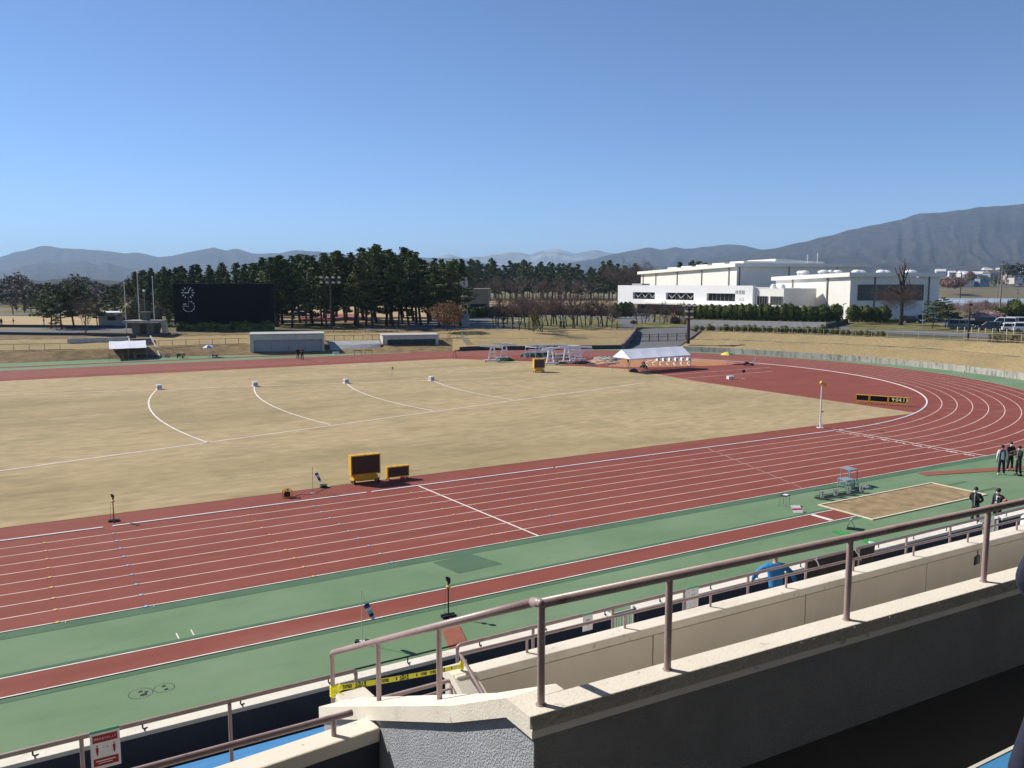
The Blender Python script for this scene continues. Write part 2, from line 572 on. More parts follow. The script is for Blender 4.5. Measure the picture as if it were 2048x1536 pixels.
# finish line, mid line, stagger lines
mb.box(-0.05, 0.05, -9*LW, 0.6, 0.019, 0.021)
mb.poly([(-34.95, 0, 0.021), (-34.85, 0, 0.021), (-34.2, -9*LW, 0.021), (-34.3, -9*LW, 0.021)])
mb.box(-0.02, 14, -12.9, -12.86, 0.015, 0.019)
tag(mb.build('straight_lines', M['line']), kind='structure')
mb = MB()
ribbon(mb, [Vector((0.4, -2.4, 0)), Vector((2.6, -6.4, 0)), Vector((5.7, -10.6, 0))], 0.04, 0.021)
rnd = random.Random(5)
for k in range(0, 8):                    # short relay and stagger marks across single lanes
    for j in range(4):
        a = -math.pi/2+0.12+0.17*k*0.75+j*0.13+rnd.uniform(-0.03, 0.03)
        r0, r1 = RB+k*LW+0.1, RB+(k+1)*LW-0.1
        if j % 2:
            r0 = r1-0.5
        c, s = math.cos(a), math.sin(a)
        ribbon(mb, [Vector((r0*c, RB+r0*s, 0)), Vector((r1*c, RB+r1*s, 0))], 0.05, 0.021)
for k in range(9):
    ribbon(mb, [Vector((-13.6-0.4*k, -k*LW-0.1, 0)), Vector((-14.0-0.4*k, -(k+1)*LW+0.1, 0))], 0.03, 0.021)
tag(mb.build('stagger_marks', M['line_pink']), kind='structure')
# lane numbers at the finish, read by runners leaving the line
mb = MB()
for k in range(9):
    n0_ = len(mb.v)
    text_into(mb, str(k+1), frame((-0.60, -(k+0.5)*LW, 0.022), (1, 0, 0), (0, 1, 0)), 1.1, off=0.02)
mb.v = [(-0.66+(q[0]+0.60)*0.58, q[1], q[2]) for q in mb.v]
tag(mb.build('lane_numbers', M['line']), kind='structure')
# coloured hurdle marks on the lane lines
for nm, col, xs, in (('orange_hurdle_marks', (0.62, 0.36, 0.16), (-53.0, -44.4, -35.9, -27.4)),
                     ('blue_hurdle_marks', (0.30, 0.40, 0.58), (-50.3, -41.2, -32.0)),):
    mb = MB()
    for x in xs:
        for k in range(1, 10):
            y = -k*LW
            mb.poly([(x-0.12, y-0.03, 0.026), (x, y-0.1, 0.026), (x+0.12, y+0.03, 0.026), (x, y+0.1, 0.026)])
        if x < -45:
            text_into(mb, '1', frame((x+0.25, -9*LW-0.12, 0.026), (1, 0, 0), (0, 1, 0)), 0.3)
    tag(mb.build(nm, mat(nm+'_paint', col, 0.8, 0.1)), kind='structure')

# raised kerb in pieces
mb = MB()
kp = []
for x0, x1 in ((-150, -50.6), (-50.2, -37.9), (-37.6, -26.0), (-25.8, -0.6)):
    mb.box(x0, x1, -0.05, 0.07, 0.0, 0.045)
kb = arc(RB, -math.pi/2+0.0, 0.60, 80)
for i in range(len(kb)-1):
    a, b = kb[i], kb[i+1]
    mb.bar((a.x, a.y, 0.024), (b.x, b.y, 0.024), 0.13, 0.045)
tag(mb.build('track_kerb', M['kerb']), 'low white kerb rail along the inside of the red track', 'kerb')

# field lines painted on the turf: sector sides and arcs
AP = Vector((27.4, 36.7, 0))
mb = MB()
zl = 0.034
for a, b in ((G(-40, 792), G(1010, 756)), (G(1290, 766), G(-40, 948))):
    ribbon(mb, [Vector((a.x, a.y, 0)), Vector((b.x, b.y, 0))], 0.15, zl)
for q, qe in (((318, 777), (416, 886)), ((510, 770.5), (661, 850)), ((692, 765), (866, 822)), ((863, 759.5), (1026, 800))):
    m0 = G(*q)
    rr = (Vector((m0.x, m0.y, 0))-AP).length
    a0 = math.atan2(m0.y-AP.y, m0.x-AP.x)
    me_ = G(*qe)
    a1 = math.atan2(me_.y-AP.y, me_.x-AP.x)
    a0, a1 = a0 % (2*math.pi), a1 % (2*math.pi)
    re_ = (Vector((me_.x, me_.y, 0))-AP).length
    ribbon(mb, [AP+(rr+(re_-rr)*i/12)*Vector((math.cos(a0+(a1-a0)*i/12), math.sin(a0+(a1-a0)*i/12), 0)) for i in range(13)], 0.13, zl)
tag(mb.build('turf_lines', M['line']), kind='structure')

# markings of the throwing and jumping area inside the bend
cl = [G(1232, 738), G(1262, 748), G(1300, 742), G(1400, 733), G(1500, 726), G(1535, 734), G(1500, 718), G(1400, 716), G(1290, 719)]
sheet('clay_throwing_area', [G(1215, 733), G(1262, 734.5), G(1360, 733.5), G(1440, 731), G(1480, 728), G(1440, 721), G(1330, 716), G(1240, 719)], 0.020, M['orange'])
mb = MB()
for a, b in (((1310, 752), (1540, 735)), ((1370, 757), (1545, 743)), ((1310, 717), (1540, 730)), ((1240, 733), (1310, 732))):
    pa, pb = G(*a), G(*b)
    ribbon(mb, [Vector((pa.x, pa.y, 0)), Vector((pb.x, pb.y, 0))], 0.09, 0.028)
for i in range(7):                       # curved lines fanning through the clay
    u0 = 1313+14.0*i
    pts = [G(u0, 719.5), G(u0-9, 720.5), G(u0-17, 722.5), G(u0-22, 725.5), G(u0-22, 728.5), G(u0-18, 731.0)]
    pts = [Vector((q.x, q.y, 0)) for q in pts]
    ribbon(mb, pts, 0.16, 0.028)
tag(mb.build('sector_lines', M['line']), kind='structure')

# ---------------------------------------------------------------- banks round the stadium


def vrow(cols, z):
    return [G(u, v, zz) for (u, v), zz in zip(cols, z if isinstance(z, (list, tuple)) else [z]*len(cols))]


def off_row(row, d, z):                  # the same row pushed away from the camera on the ground
    out = []
    for p in row:
        q = Vector((p.x-CAM.x, p.y-CAM.y, 0))
        q *= (q.length+d)/q.length
        out.append(Vector((CAM.x+q.x, CAM.y+q.y, z)))
    return out


PZ = 2.3                                 # level of the park round the stadium
UL = [-260, 0, 200, 400, 520, 660, 760, 880, 905]
footL = vrow(list(zip(UL, [734, 727, 719, 712, 709.5, 707, 706, 703.5, 703])), 0.0)
edgeL = vrow(list(zip(UL, [706, 702, 698, 691, 687, 682, 680, 678, 677])), 1.3)
topL = vrow(list(zip(UL, [684, 680, 677, 672, 669.5, 667, 665.5, 663.5, 663])), 2.0)
outL = off_row(topL, 4, PZ)
UM = [905, 960, 1050, 1150, 1243]
wallM = vrow(list(zip(UM, [703, 700.5, 700, 699, 698])), 0.0)
wtopM = [p+Vector((0, 0, 0.05 if i == 0 else 0.66)) for i, p in enumerate(wallM)]
bermM = vrow(list(zip([905, 960, 1055, 1158, 1256], [677, 677, 677, 676.5, 676])), [1.3, 1.5, 1.5, 1.5, 1.5])
topM = vrow(list(zip([905, 960, 1060, 1165, 1268], [663, 661.5, 661.5, 661, 660.5])), [2.0, 2.2, 2.2, 2.2, 2.2])
outM = off_row(topM, 4, PZ)
UR = [1392, 1450, 1500, 1600, 1700, 1800, 1900, 2047, 2300]
wallR = vrow(list(zip([1360]+UR[1:], [702, 706, 709, 715, 722, 730.5, 741, 760, 806])), 0.0)
wtopR = [p+Vector((0, 0, 0.78)) for p in wallR]
bermR = vrow(list(zip([1381]+UR[1:], [679, 680, 682, 685.6, 689.5, 694.5, 701, 715, 742])), [1.6, 1.66, 1.7, 1.77, 1.8, 1.85, 1.92, 2.0, 2.2])
topR = vrow(list(zip([1403]+UR[1:], [662.5, 664, 665.5, 669, 672, 676, 680.5, 688, 702])), [2.6, 2.62, 2.64, 2.68, 2.75, 2.85, 3.0, 3.2, 3.5])
outR = off_row(topR, 5, PZ)


def dense(row, n):                       # smooth curve through the control points of a row
    out = []
    k = len(row)-1
    for i in range(k):
        p0, p1, p2, p3 = row[max(i-1, 0)], row[i], row[i+1], row[min(i+2, k)]
        for j in range(n):
            t = j/n
            out.append(0.5*((2*p1)+(p2-p0)*t+(2*p0-5*p1+4*p2-p3)*t*t+(3*p1-p0-3*p2+p3)*t**3))
    out.append(row[-1].copy())
    return out


def bank(name, rows, mats, mis, n=8):
    mb = MB()
    rows = [dense(r_, n) for r_ in rows]
    rg = random.Random(3)
    for r_ in rows[1:-1]:
        for p_ in r_:
            p_.z += rg.uniform(-0.06, 0.06)
    for i in range(len(rows)-1):
        a, b = rows[i], rows[i+1]
        mid1 = [p.lerp(q, 0.06)+Vector((0, 0, 0.04)) for p, q in zip(a, b)]
        mid2 = [p.lerp(q, 0.94)+Vector((0, 0, 0.05)) for p, q in zip(a, b)]
        mb.strip([a, mid1, mid2, b], mis[i])
    o = mb.build(name, mats, smooth=True)
    return tag(o, kind='structure')


bm = [M['bank_grass'], M['bank_rough'], M['asphalt_dark']]
edgeL2 = off_row(edgeL, 1.2, 1.32)
bank('far_bank', [footL, edgeL, edgeL2, topL, outL], bm, [1, 0, 0, 1])
bermM2 = off_row(bermM, 0.9, 1.42)
bank('middle_bank', [wtopM, bermM, bermM2, topM, outM], bm, [0, 2, 0, 0])
bermR2 = [Vector((q.x, q.y, p.z-0.03)) for p, q in zip(bermR, off_row(bermR, 0.7, 0))]
bank('curve_bank', [wtopR, bermR, bermR2, topR, outR], bm, [0, 2, 0, 0])


def low_wall(name, base, h, m, lab, thick=0.25, n=8):
    mb = MB()
    a = dense(base, n)
    b = off_row(a, thick, 0)
    for i in range(len(a)-1):
        mb.hexa([a[i], a[i+1], b[i+1], b[i],
                 a[i]+Vector((0, 0, h)), a[i+1]+Vector((0, 0, h)), b[i+1]+Vector((0, 0, h)), b[i]+Vector((0, 0, h))])
    return tag(mb.build(name, m), lab, 'wall')


low_wall('curve_wall', wallR, 0.80, M['concrete'], 'streaked pale concrete retaining wall curving round the bend below the grass bank')
low_wall('dark_low_wall', [wallM[0].lerp(wallM[1], 0.25)]+wallM[1:], 0.68, mat('dark_green_wall', (0.035, 0.055, 0.06), 0.8, 0.2, 1.0), 'low dark green wall behind the far track left of the entrance ramp')

# entrance ramp between the banks
rl0, rr0 = G(1243, 698), G(1392, 703.5)
ml = [G(1243, 698, 0.004), G(1252, 688, 0.4), G(1275, 654.5, PZ+0.02)]
mr = [G(1360, 702, 0.004), G(1376, 690, 0.4), G(1407, 656, PZ+0.02)]
tag(MB().strip([ml, mr]).build('entrance_ramp', M['asphalt']), kind='structure')
mb = MB()
for nm, pts, side in (('left', [wallM[-1], bermM[-1], topM[-1], outM[-1]], 0), ('right', [wallR[0], bermR[0], topR[0], outR[0]], 1)):
    low = [Vector((p.x, p.y, -0.1)) for p in pts]
    up = [p+Vector((0, 0, 0.55 if i == 0 else 0.25)) for i, p in enumerate(pts)]
    if side == 1:
        up[0].z = 0.9
    up[0].z = max(up[0].z, 0.9)
    mbx = MB()
    off = Vector((0.35, -0.2, 0)) if side == 0 else Vector((-0.35, 0.2, 0))
    for i in range(len(pts)-1):
        mbx.hexa([low[i], low[i+1], low[i+1]+off, low[i]+off, up[i], up[i+1], up[i+1]+off, up[i]+off])
    tag(mbx.build('ramp_wall', mat('ramp_wall_'+nm, (0.21, 0.14, 0.12) if side == 0 else (0.16, 0.12, 0.11), 0.9)),
        'brown %s side wall of the entrance ramp cut through the bank' % nm, 'wall')

# park ground to the horizon
far = [GD(u, 567, 9000) for u in (-700, 0, 400, 800, 1243, 1392, 1800, 2300, 3000)]
near = [outL[0]+Vector((-60, -20, 0)), outL[1], outL[3], outL[6], outM[-1], outR[0], outR[5], outR[8], outR[8]+Vector((60, -60, 0))]
rows = []
gm = MB()
full_near = outL+outM[1:]+[G(1300, 654.5, PZ), G(1370, 655, PZ)]+outR
full_near = [Vector((p.x, p.y, PZ)) for p in full_near]
full_near = [Vector((-400, full_near[0].y, PZ))]+full_near+[Vector((260, full_near[-1].y-60, PZ))]
nf = len(full_near)
rows = [full_near]
for dd in (60, 180, 500, 1500, 9000):
    rows.append([Vector((p.x+(p.x-CAM.x)/math.hypot(p.x-CAM.x, p.y-CAM.y)*dd, p.y+(p.y-CAM.y)/math.hypot(p.x-CAM.x, p.y-CAM.y)*dd, PZ)) for p in full_near])
gm.strip(rows)
tag(gm.build('park_ground', M['farm']), kind='structure')
# ground under and behind the stand and beyond the sheet's sides
tag(MB().poly([(-500, -300, -0.35), (500, -300, -0.35), (500, 130, -0.35), (-500, 130, -0.35)]).build('base_ground', M['farm']), kind='structure')


def patch(name, px, m, z):
    return sheet(name, [G(u, v, z) for u, v in px], z, m)


patch('park_plaza', [(700, 659.5), (905, 659), (1240, 657.5), (1290, 654), (1400, 654), (1500, 657), (1640, 660), (1760, 664), (1760, 655), (1640, 650), (1500, 640), (1390, 636), (1230, 622.5), (1120, 624), (1000, 627), (905, 632), (860, 640)], M['asphalt'], PZ+0.03)
patch('tree_lawn', [(965, 642), (1010, 638), (1100, 635), (1225, 636), (1245, 648), (1235, 657), (1060, 657.5), (1000, 648)], M['lawn'], PZ+0.06)
patch('tree_island', [(1263, 650), (1275, 645), (1330, 643), (1372, 646), (1378, 650), (1330, 655), (1275, 655)], M['lawn'], PZ+0.06)
patch('left_road', [(-260, 668), (60, 667), (262, 663), (262, 655), (60, 658), (-260, 659)], M['asphalt'], PZ+0.03)
patch('practice_field', [(-260, 652), (262, 650), (262, 632), (-260, 632)], M['tan_field'], PZ+0.03)
patch('far_left_road', [(-260, 631.5), (120, 630.5), (120, 627.5), (-260, 628)], M['asphalt'], PZ+0.03)
patch('grove_field', [(560, 643), (860, 643), (842, 613), (560, 613)], M['tan_field'], PZ+0.03)
patch('grove_red_field', [(600, 642), (742, 642), (715, 628), (606, 628)], M['red_far'], PZ+0.06)
patch('hedge_field', [(940, 622), (1236, 620), (1236, 601), (940, 602)], M['tan_field'], PZ+0.03)
patch('car_park', [(1890, 655), (2150, 664), (2250, 648), (2120, 628), (1880, 640)], M['asphalt'], PZ+0.03)
patch('right_lawn', [(1690, 660), (1880, 660), (2040, 668), (1990, 657), (1880, 651), (1860, 643), (1720, 643)], M['lawn'], PZ+0.06)
patch('service_road', [(1640, 663), (1700, 664), (1990, 676), (2060, 681), (2060, 674), (1900, 664), (1740, 656), (1640, 655)], M['asphalt'], PZ+0.05)

# ---------------------------------------------------------------- hills and mountains
from mathutils import noise


def interp(tab, u):
    for (a, b), (c, d) in zip(tab, tab[1:]):
        if a <= u <= c:
            t = (u-a)/(c-a)
            t2 = t*t*(3-2*t)*0.5+t*0.5
            return b+(d-b)*t2
    return tab[-1][1] if u > tab[-1][0] else tab[0][1]


def ridge(name, tab, D, m, depthf=0.30, amp=0.35, du=3, seed=1, rough=0.6, ns=1.0):
    u0, u1 = tab[0][0], tab[-1][0]
    cols = int((u1-u0)/du)
    rows = 56
    mb = MB()
    grid = []
    for j in range(rows+1):
        t = j/rows*1.15
        row = []
        for i in range(cols+1):
            u = u0+(u1-u0)*i/cols
            v = interp(tab, u)
            h = max(0.0, CAM.z+(567.3-v)/FPX*D-PZ)
            v2 = noise.noise(Vector((u*0.045, seed*7.0, 0)))*1.6*rough+noise.noise(Vector((u*0.16, seed*3.0, 1)))*0.7*rough
            h = max(0.0, h+v2/FPX*D)
            d_ = D*(1-depthf+depthf*min(t, 1.15))
            if t <= 1:
                prof = 0.72*t+0.28*t*t
                wx, wy = u*0.016*ns, t*2.2*ns
                wx += 0.35*noise.noise(Vector((u*0.02, t*3, seed)))
                rd = 0.6*(noise.ridged_multi_fractal(Vector((wx*1.6+wy*0.5+seed*11, wy*0.8, 0.3*seed)), 0.8, 2.2, 7, 1.0, 2.0)-0.9)
                z = h*prof+h*amp*rd*(t*(1-t))*1.7
                z = min(z, h*(0.15+0.85*t) if t < 0.97 else z)
                z = max(z, 0)
            else:
                z = h*(1-(t-1)*4)
            # sight-line distance keeps the skyline where it is seen
            p = GD(u, 567.3, d_)
            row.append((p.x, p.y, PZ-1+z*(d_/D)))
        grid.append(row)
    mb.strip(grid)
    return tag(mb.build(name, m, smooth=True), kind='structure')


def mountain_mat(name, c1, c2, snow=False):
    m = mat(name, c1, 0.95, 0.55, 0.02, col2=c2, spec=0.05, detail=12, layers=(((c1[0]*0.55, c1[1]*0.6, c1[2]*0.6), 0.0016, 0.48, 0.62, 0.8, None),)+(
        (((0.62, 0.62, 0.62), 0.0016, 0.50, 0.62, 0.55, (1, 1, 2)),) if snow else ()))
    return m


MT = mountain_mat('bare_forest_slopes', (0.030, 0.026, 0.029), (0.054, 0.044, 0.042))
MT2 = mountain_mat('hill_forest', (0.035, 0.038, 0.028), (0.065, 0.058, 0.04))
ridge('left_mountains', [(-420, 560), (-200, 535), (0, 514), (40, 503), (95, 491), (130, 496), (200, 500), (255, 506), (275, 504), (320, 514), (350, 510), (400, 500), (428, 495), (455, 500), (475, 497), (512, 507), (560, 506), (592, 500), (640, 503), (720, 511), (900, 516), (1000, 530), (1100, 552), (1200, 566)], 9000, MT, seed=2)
ridge('left_foothills', [(-420, 566), (-200, 560), (0, 545), (60, 530), (85, 524), (130, 527), (170, 522), (200, 530), (215, 525), (250, 534), (300, 545), (420, 562)], 6500, MT, seed=5)
ridge('snow_mountains', [(700, 560), (820, 530), (880, 512), (900, 509), (930, 515), (960, 513), (990, 508), (1030, 503), (1060, 509), (1080, 502), (1115, 497), (1150, 507), (1165, 504), (1190, 499), (1215, 505), (1250, 510), (1330, 530), (1450, 562)], 13500, mountain_mat('snow_slopes', (0.12, 0.11, 0.10), (0.2, 0.19, 0.18), True), seed=3)
ridge('middle_mountains', [(920, 566), (1040, 548), (1120, 528), (1180, 519), (1220, 509), (1260, 501), (1300, 494), (1320, 499), (1350, 494), (1370, 497), (1410, 493), (1455, 488), (1480, 490), (1520, 498), (1560, 500), (1700, 510), (1800, 530)], 7600, MT, seed=8)
ridge('right_mountain', [(1330, 556), (1400, 520), (1480, 507), (1540, 497), (1600, 484), (1650, 472), (1700, 458), (1740, 450), (1790, 440), (1830, 427), (1870, 425), (1910, 420), (1960, 413), (2000, 411), (2048, 407), (2200, 396), (2400, 420), (2600, 470)], 5600, MT, depthf=0.5, amp=0.15, seed=4, ns=1.1)
ridge('right_foothills', [(1500, 562), (1600, 546), (1700, 530), (1800, 524), (1900, 533), (2048, 520), (2200, 515), (2500, 540)], 3600, MT, depthf=0.35, amp=0.4, seed=14)
ridge('left_wooded_hills', [(-420, 566), (-100, 562), (0, 558), (30, 556), (60, 558), (83, 562), (105, 557), (135, 555), (165, 559), (215, 559), (250, 563), (330, 566)], 1900, MT2, depthf=0.25, amp=0.3, du=3, seed=6, rough=1.4)

# air: one closed box of even pale haze round everything on the ground
hz = MB().box(-9000, 17500, -9000, 17500, -2, 660).build('haze', bpy.data.materials.new('haze_air'))
tag(hz, kind='stuff')
hm = hz.data.materials[0]
hm.use_nodes = True
for n in list(hm.node_tree.nodes):
    if n.type == 'BSDF_PRINCIPLED':
        hm.node_tree.nodes.remove(n)
pv = hm.node_tree.nodes.new('ShaderNodeVolumePrincipled')
pv.inputs['Color'].default_value = (0.52, 0.74, 1.0, 1)
pv.inputs['Density'].default_value = 0.00009
pv.inputs['Anisotropy'].default_value = 0.1
hm.node_tree.links.new(pv.outputs[0], hm.node_tree.nodes['Material Output'].inputs['Volume'])
# ================================================================ the stand in the foreground
def polyline_wall(pts_near, pts_far, z0, z1, mb, mi=0):
    n = len(pts_near)
    for i in range(n-1):
        a, b, c, d = pts_near[i], pts_near[i+1], pts_far[i+1], pts_far[i]
        mb.hexa([(a.x, a.y, z0), (b.x, b.y, z0), (c.x, c.y, z0), (d.x, d.y, z0),
                 (a.x, a.y, z1), (b.x, b.y, z1), (c.x, c.y, z1), (d.x, d.y, z1)], mi)


def line2(a, b, z, x0, x1):              # the line through two pixels at height z, clipped to an x range
    p, q = G(*a, z), G(*b, z)
    k = (q.y-p.y)/(q.x-p.x)
    return Vector((x0, p.y+k*(x0-p.x), z)), Vector((x1, p.y+k*(x1-p.x), z))


SX = -51.55                              # left face of the stair wall
# ---- upper parapet
UZ = 8.757
nA, nB = line2((1068, 1437), (2048, 1157), UZ, SX-0.035, -30)
fA, fB = line2((1200, 1360.6), (2048, 1130), UZ, SX-0.035, -30)
par = thing('upper_parapet', 'long parapet with a broad cream coping and dark rough inner face in the foreground', 'wall')
mb = MB()


def slab(mb_, n_off, z0, z1, f_off=0.0, mi=0):
    mb_.hexa([(nA.x, nA.y+n_off, z0), (nB.x, nB.y+n_off, z0), (fB.x, fB.y-f_off, z0), (fA.x, fA.y-f_off, z0),
              (nA.x, nA.y+n_off, z1), (nB.x, nB.y+n_off, z1), (fB.x, fB.y-f_off, z1), (fA.x, fA.y-f_off, z1)], mi)


slab(mb, 0.0, UZ-0.115, UZ-0.068)
slab(mb, 0.022, UZ-0.068, UZ)
cp = mb.build('coping', M['coping'], par)
mb = MB()
ncol = 900
rows = []
for j in range(7):
    row = []
    for i in range(ncol+1):
        t_ = i/ncol
        q = nA.lerp(nA+(nB-nA)*0.45, t_)
        zz = UZ+0.001-0.070*j/6
        rough = noise.noise(Vector((q.x*28, zz*40, 0)))*0.011+noise.noise(Vector((q.x*70, zz*90, 5)))*0.008
        o_ = 0.030*(1-j/6)**2 if j < 6 else 0.0
        row.append((q.x, q.y-0.004+o_+(rough if 0 < j < 6 else 0), zz))
    rows.append(row)
mb.strip(rows[::-1])
tag(mb.build('pitted_edge', M['coping_rough'], par), 'dark pitted rough band along the front edge')
tag(cp, 'cream coping with a pitted front edge')
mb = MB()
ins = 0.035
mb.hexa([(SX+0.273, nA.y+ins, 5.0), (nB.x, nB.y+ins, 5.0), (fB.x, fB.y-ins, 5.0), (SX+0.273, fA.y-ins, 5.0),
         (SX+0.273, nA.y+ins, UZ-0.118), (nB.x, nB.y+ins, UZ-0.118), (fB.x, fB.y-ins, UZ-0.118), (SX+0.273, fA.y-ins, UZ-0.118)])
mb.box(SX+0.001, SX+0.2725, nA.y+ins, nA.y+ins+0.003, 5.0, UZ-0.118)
mb.build('wall_panel', M['stucco_shade'], par)
tag(MB().hexa([(SX+0.31, fA.y-ins+0.001-0.029*0.3, 4.6), (nB.x, fB.y-ins+0.001, 4.6), (nB.x, fB.y-ins+0.02, 4.6), (SX+0.31, fA.y-ins+0.02-0.029*0.3, 4.6),
      (SX+0.31, fA.y-ins+0.001-0.029*0.3, UZ-0.12), (nB.x, fB.y-ins+0.001, UZ-0.12), (nB.x, fB.y-ins+0.02, UZ-0.12), (SX+0.31, fA.y-ins+0.02-0.029*0.3, UZ-0.12)]).build('outer_bounce_panel', M['cream'], par), 'unseen cream outer face added to bounce light')  # unseen facing added to throw light back onto the beige wall

# ---- sloping stair wall
st = thing('stair_wall', 'stepped-down stair wall with grey rough-dash side and cream sloping coping', 'wall')
yc = nA.y
prof_top = [(nA.y+0.002, UZ), (-37.99, UZ-0.002), (-37.3, 8.40), (-34.56, 7.165)]
mb = MB()
th = 0.115
for (y0, z0), (y1, z1) in zip(prof_top[1:], prof_top[2:]):
    mb.hexa([(SX-0.035, y0, z0-th), (SX+0.30, y0, z0-th), (SX+0.30, y1, z1-th), (SX-0.035, y1, z1-th),
             (SX-0.035, y0, z0), (SX+0.30, y0, z0), (SX+0.30, y1, z1), (SX-0.035, y1, z1)])
mb.box(SX-0.035, SX+0.30, fA.y+0.001, -37.99, UZ-th-0.002, UZ-0.002)
mb.build('coping', M['coping'], st)
mb = MB()
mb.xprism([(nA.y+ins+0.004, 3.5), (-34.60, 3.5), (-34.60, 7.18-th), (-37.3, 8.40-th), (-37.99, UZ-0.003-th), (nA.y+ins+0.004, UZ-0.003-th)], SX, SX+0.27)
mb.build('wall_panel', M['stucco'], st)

# ---- guard rail along the upper parapet and down the stair wall
rail = thing('upper_guard_rail', 'thick mauve guard rail on the upper parapet and down the stair wall', 'railing')
rp = []
pA, pB = G(1082, 1409, UZ), G(1967, 1163, UZ)
k = (pB.y-pA.y)/(pB.x-pA.x)
RZ = 9.335
posts = [G(1082, 1409, UZ), G(1337, 1340, UZ), G(1690, 1238, UZ), G(1967, 1163, UZ)]
posts = [Vector((p.x, pA.y+k*(p.x-pA.x), UZ)) for p in posts]
sp = posts[3].x-posts[2].x
for i in range(1, 6):
    x = posts[3].x+sp*i
    posts.append(Vector((x, pA.y+k*(x-pA.x), UZ)))
for p in posts:
    mb = MB()
    mb.tube([(p.x, p.y, UZ-0.02), (p.x, p.y, RZ)], 0.0215, 16)
    mb.lathe([(0.032, 0), (0.031, 0.004), (0.0225, 0.008)], (p.x, p.y, UZ), 16)
    mb.build('post', M['rail'], rail, smooth=False)
sr = SX+0.15
sy = [-34.42, -35.60, -36.75]
slope = (9.29-7.58)/(-38.06+34.44)


def srz(y):
    return 7.60+slope*(y+34.44)


for y in sy:
    t = (y-(-34.56))/(-37.3+34.56)
    zb = 7.165+t*(8.40-7.165)
    MB().tube([(sr, y, zb-0.03), (sr, y, srz(y))], 0.0205, 14).build('post', M['rail'], rail)
e0 = posts[0]
tb = MB()
J1 = Vector((e0.x, e0.y, RZ))
J2 = Vector((sr, -37.98, srz(-37.98)+0.0))
tb.tube([Vector((-30, pA.y+k*(-30-pA.x), RZ)), J1], 0.0275, 18)
tb.tube([J1, J2], 0.0275, 18)
tb.tube([J2, Vector((sr, -36, srz(-36))), Vector((sr, -34.50, srz(-34.50))), Vector((sr, -34.45, srz(-34.45)-0.004)), Vector((sr, -34.425, srz(-34.44)-0.022)), Vector((sr, -34.42, srz(-34.44)-0.06))], [0.0275]*4+[0.025, 0.021], 18)
for q in (J1, J2):
    tb.lathe([(0.0276*math.cos(a), 0.0276*math.sin(a)) for a in [math.pi*(i/10-0.5) for i in range(11)]], q, 18)
tb.build('handrail', M['rail'], rail, smooth=True)

# hairline cracks in the coping
mb = MB()
for (y0, y1, ph) in ((-36.62, -36.70, 0.0), (-35.1, -35.02, 2.0)):
    pts_ = []
    for i in range(9):
        x = SX-0.036+0.34*i/8
        y = y0+(y1-y0)*i/8+0.012*math.sin(i*2.1+ph)
        t_ = (y+34.56)/(-37.3+34.56)
        pts_.append(Vector((x, y, 7.165+t_*(8.40-7.165)+0.0015)))
    ribbon3 = [[q+Vector((0, -0.0035, 0)) for q in pts_], [q+Vector((0, 0.0035, -0.003)) for q in pts_]]
    mb.strip(ribbon3)
mb.build('crack', M['trim'], st)

# ---- lower-left parapet beside the stair
l2 = thing('left_parapet', 'short cream-topped parapet with dark face left of the grey stair wall', 'wall')
a0, a1 = GY(600, 1503, -36.2), GY(752, 1459, -36.2)
kz = 0.0
LZ = 7.635
LZ2 = LZ-0.055*10.4


def lz_(x):
    return LZ+(LZ2-LZ)*(SX-0.005-x)/(SX-0.005+62)


MB().hexa([(-62, -36.01, LZ2-.115), (SX-0.005, -36.01, LZ-.115), (SX-0.005, -35.79, LZ-.115), (-62, -35.79, LZ2-.115),
           (-62, -36.01, LZ2), (SX-0.005, -36.01, LZ), (SX-0.005, -35.79, LZ), (-62, -35.79, LZ2)]).build('coping', M['coping'], l2, bevel=0.015)
MB().hexa([(-62, -35.98, 3.4), (SX-0.008, -35.98, 3.4), (SX-0.008, -35.82, 3.4), (-62, -35.82, 3.4),
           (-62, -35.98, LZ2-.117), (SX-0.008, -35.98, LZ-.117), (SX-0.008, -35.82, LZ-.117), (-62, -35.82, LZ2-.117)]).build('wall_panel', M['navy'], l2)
lr = thing('left_handrail', 'single mauve handrail tube ending above the left parapet', 'handrail')
ty = -35.90
MB().tube([(-62, ty, 7.76), (-51.74, ty, 7.76)], 0.0255, 16).build('handrail', M['rail'], lr, smooth=False)
for x in (-58.0, -56.0, -54.0, -51.89):
    MB().tube([(x, ty, lz_(x)-0.01), (x, ty, 7.755)], 0.0205, 12).build('post', M['rail'], lr)

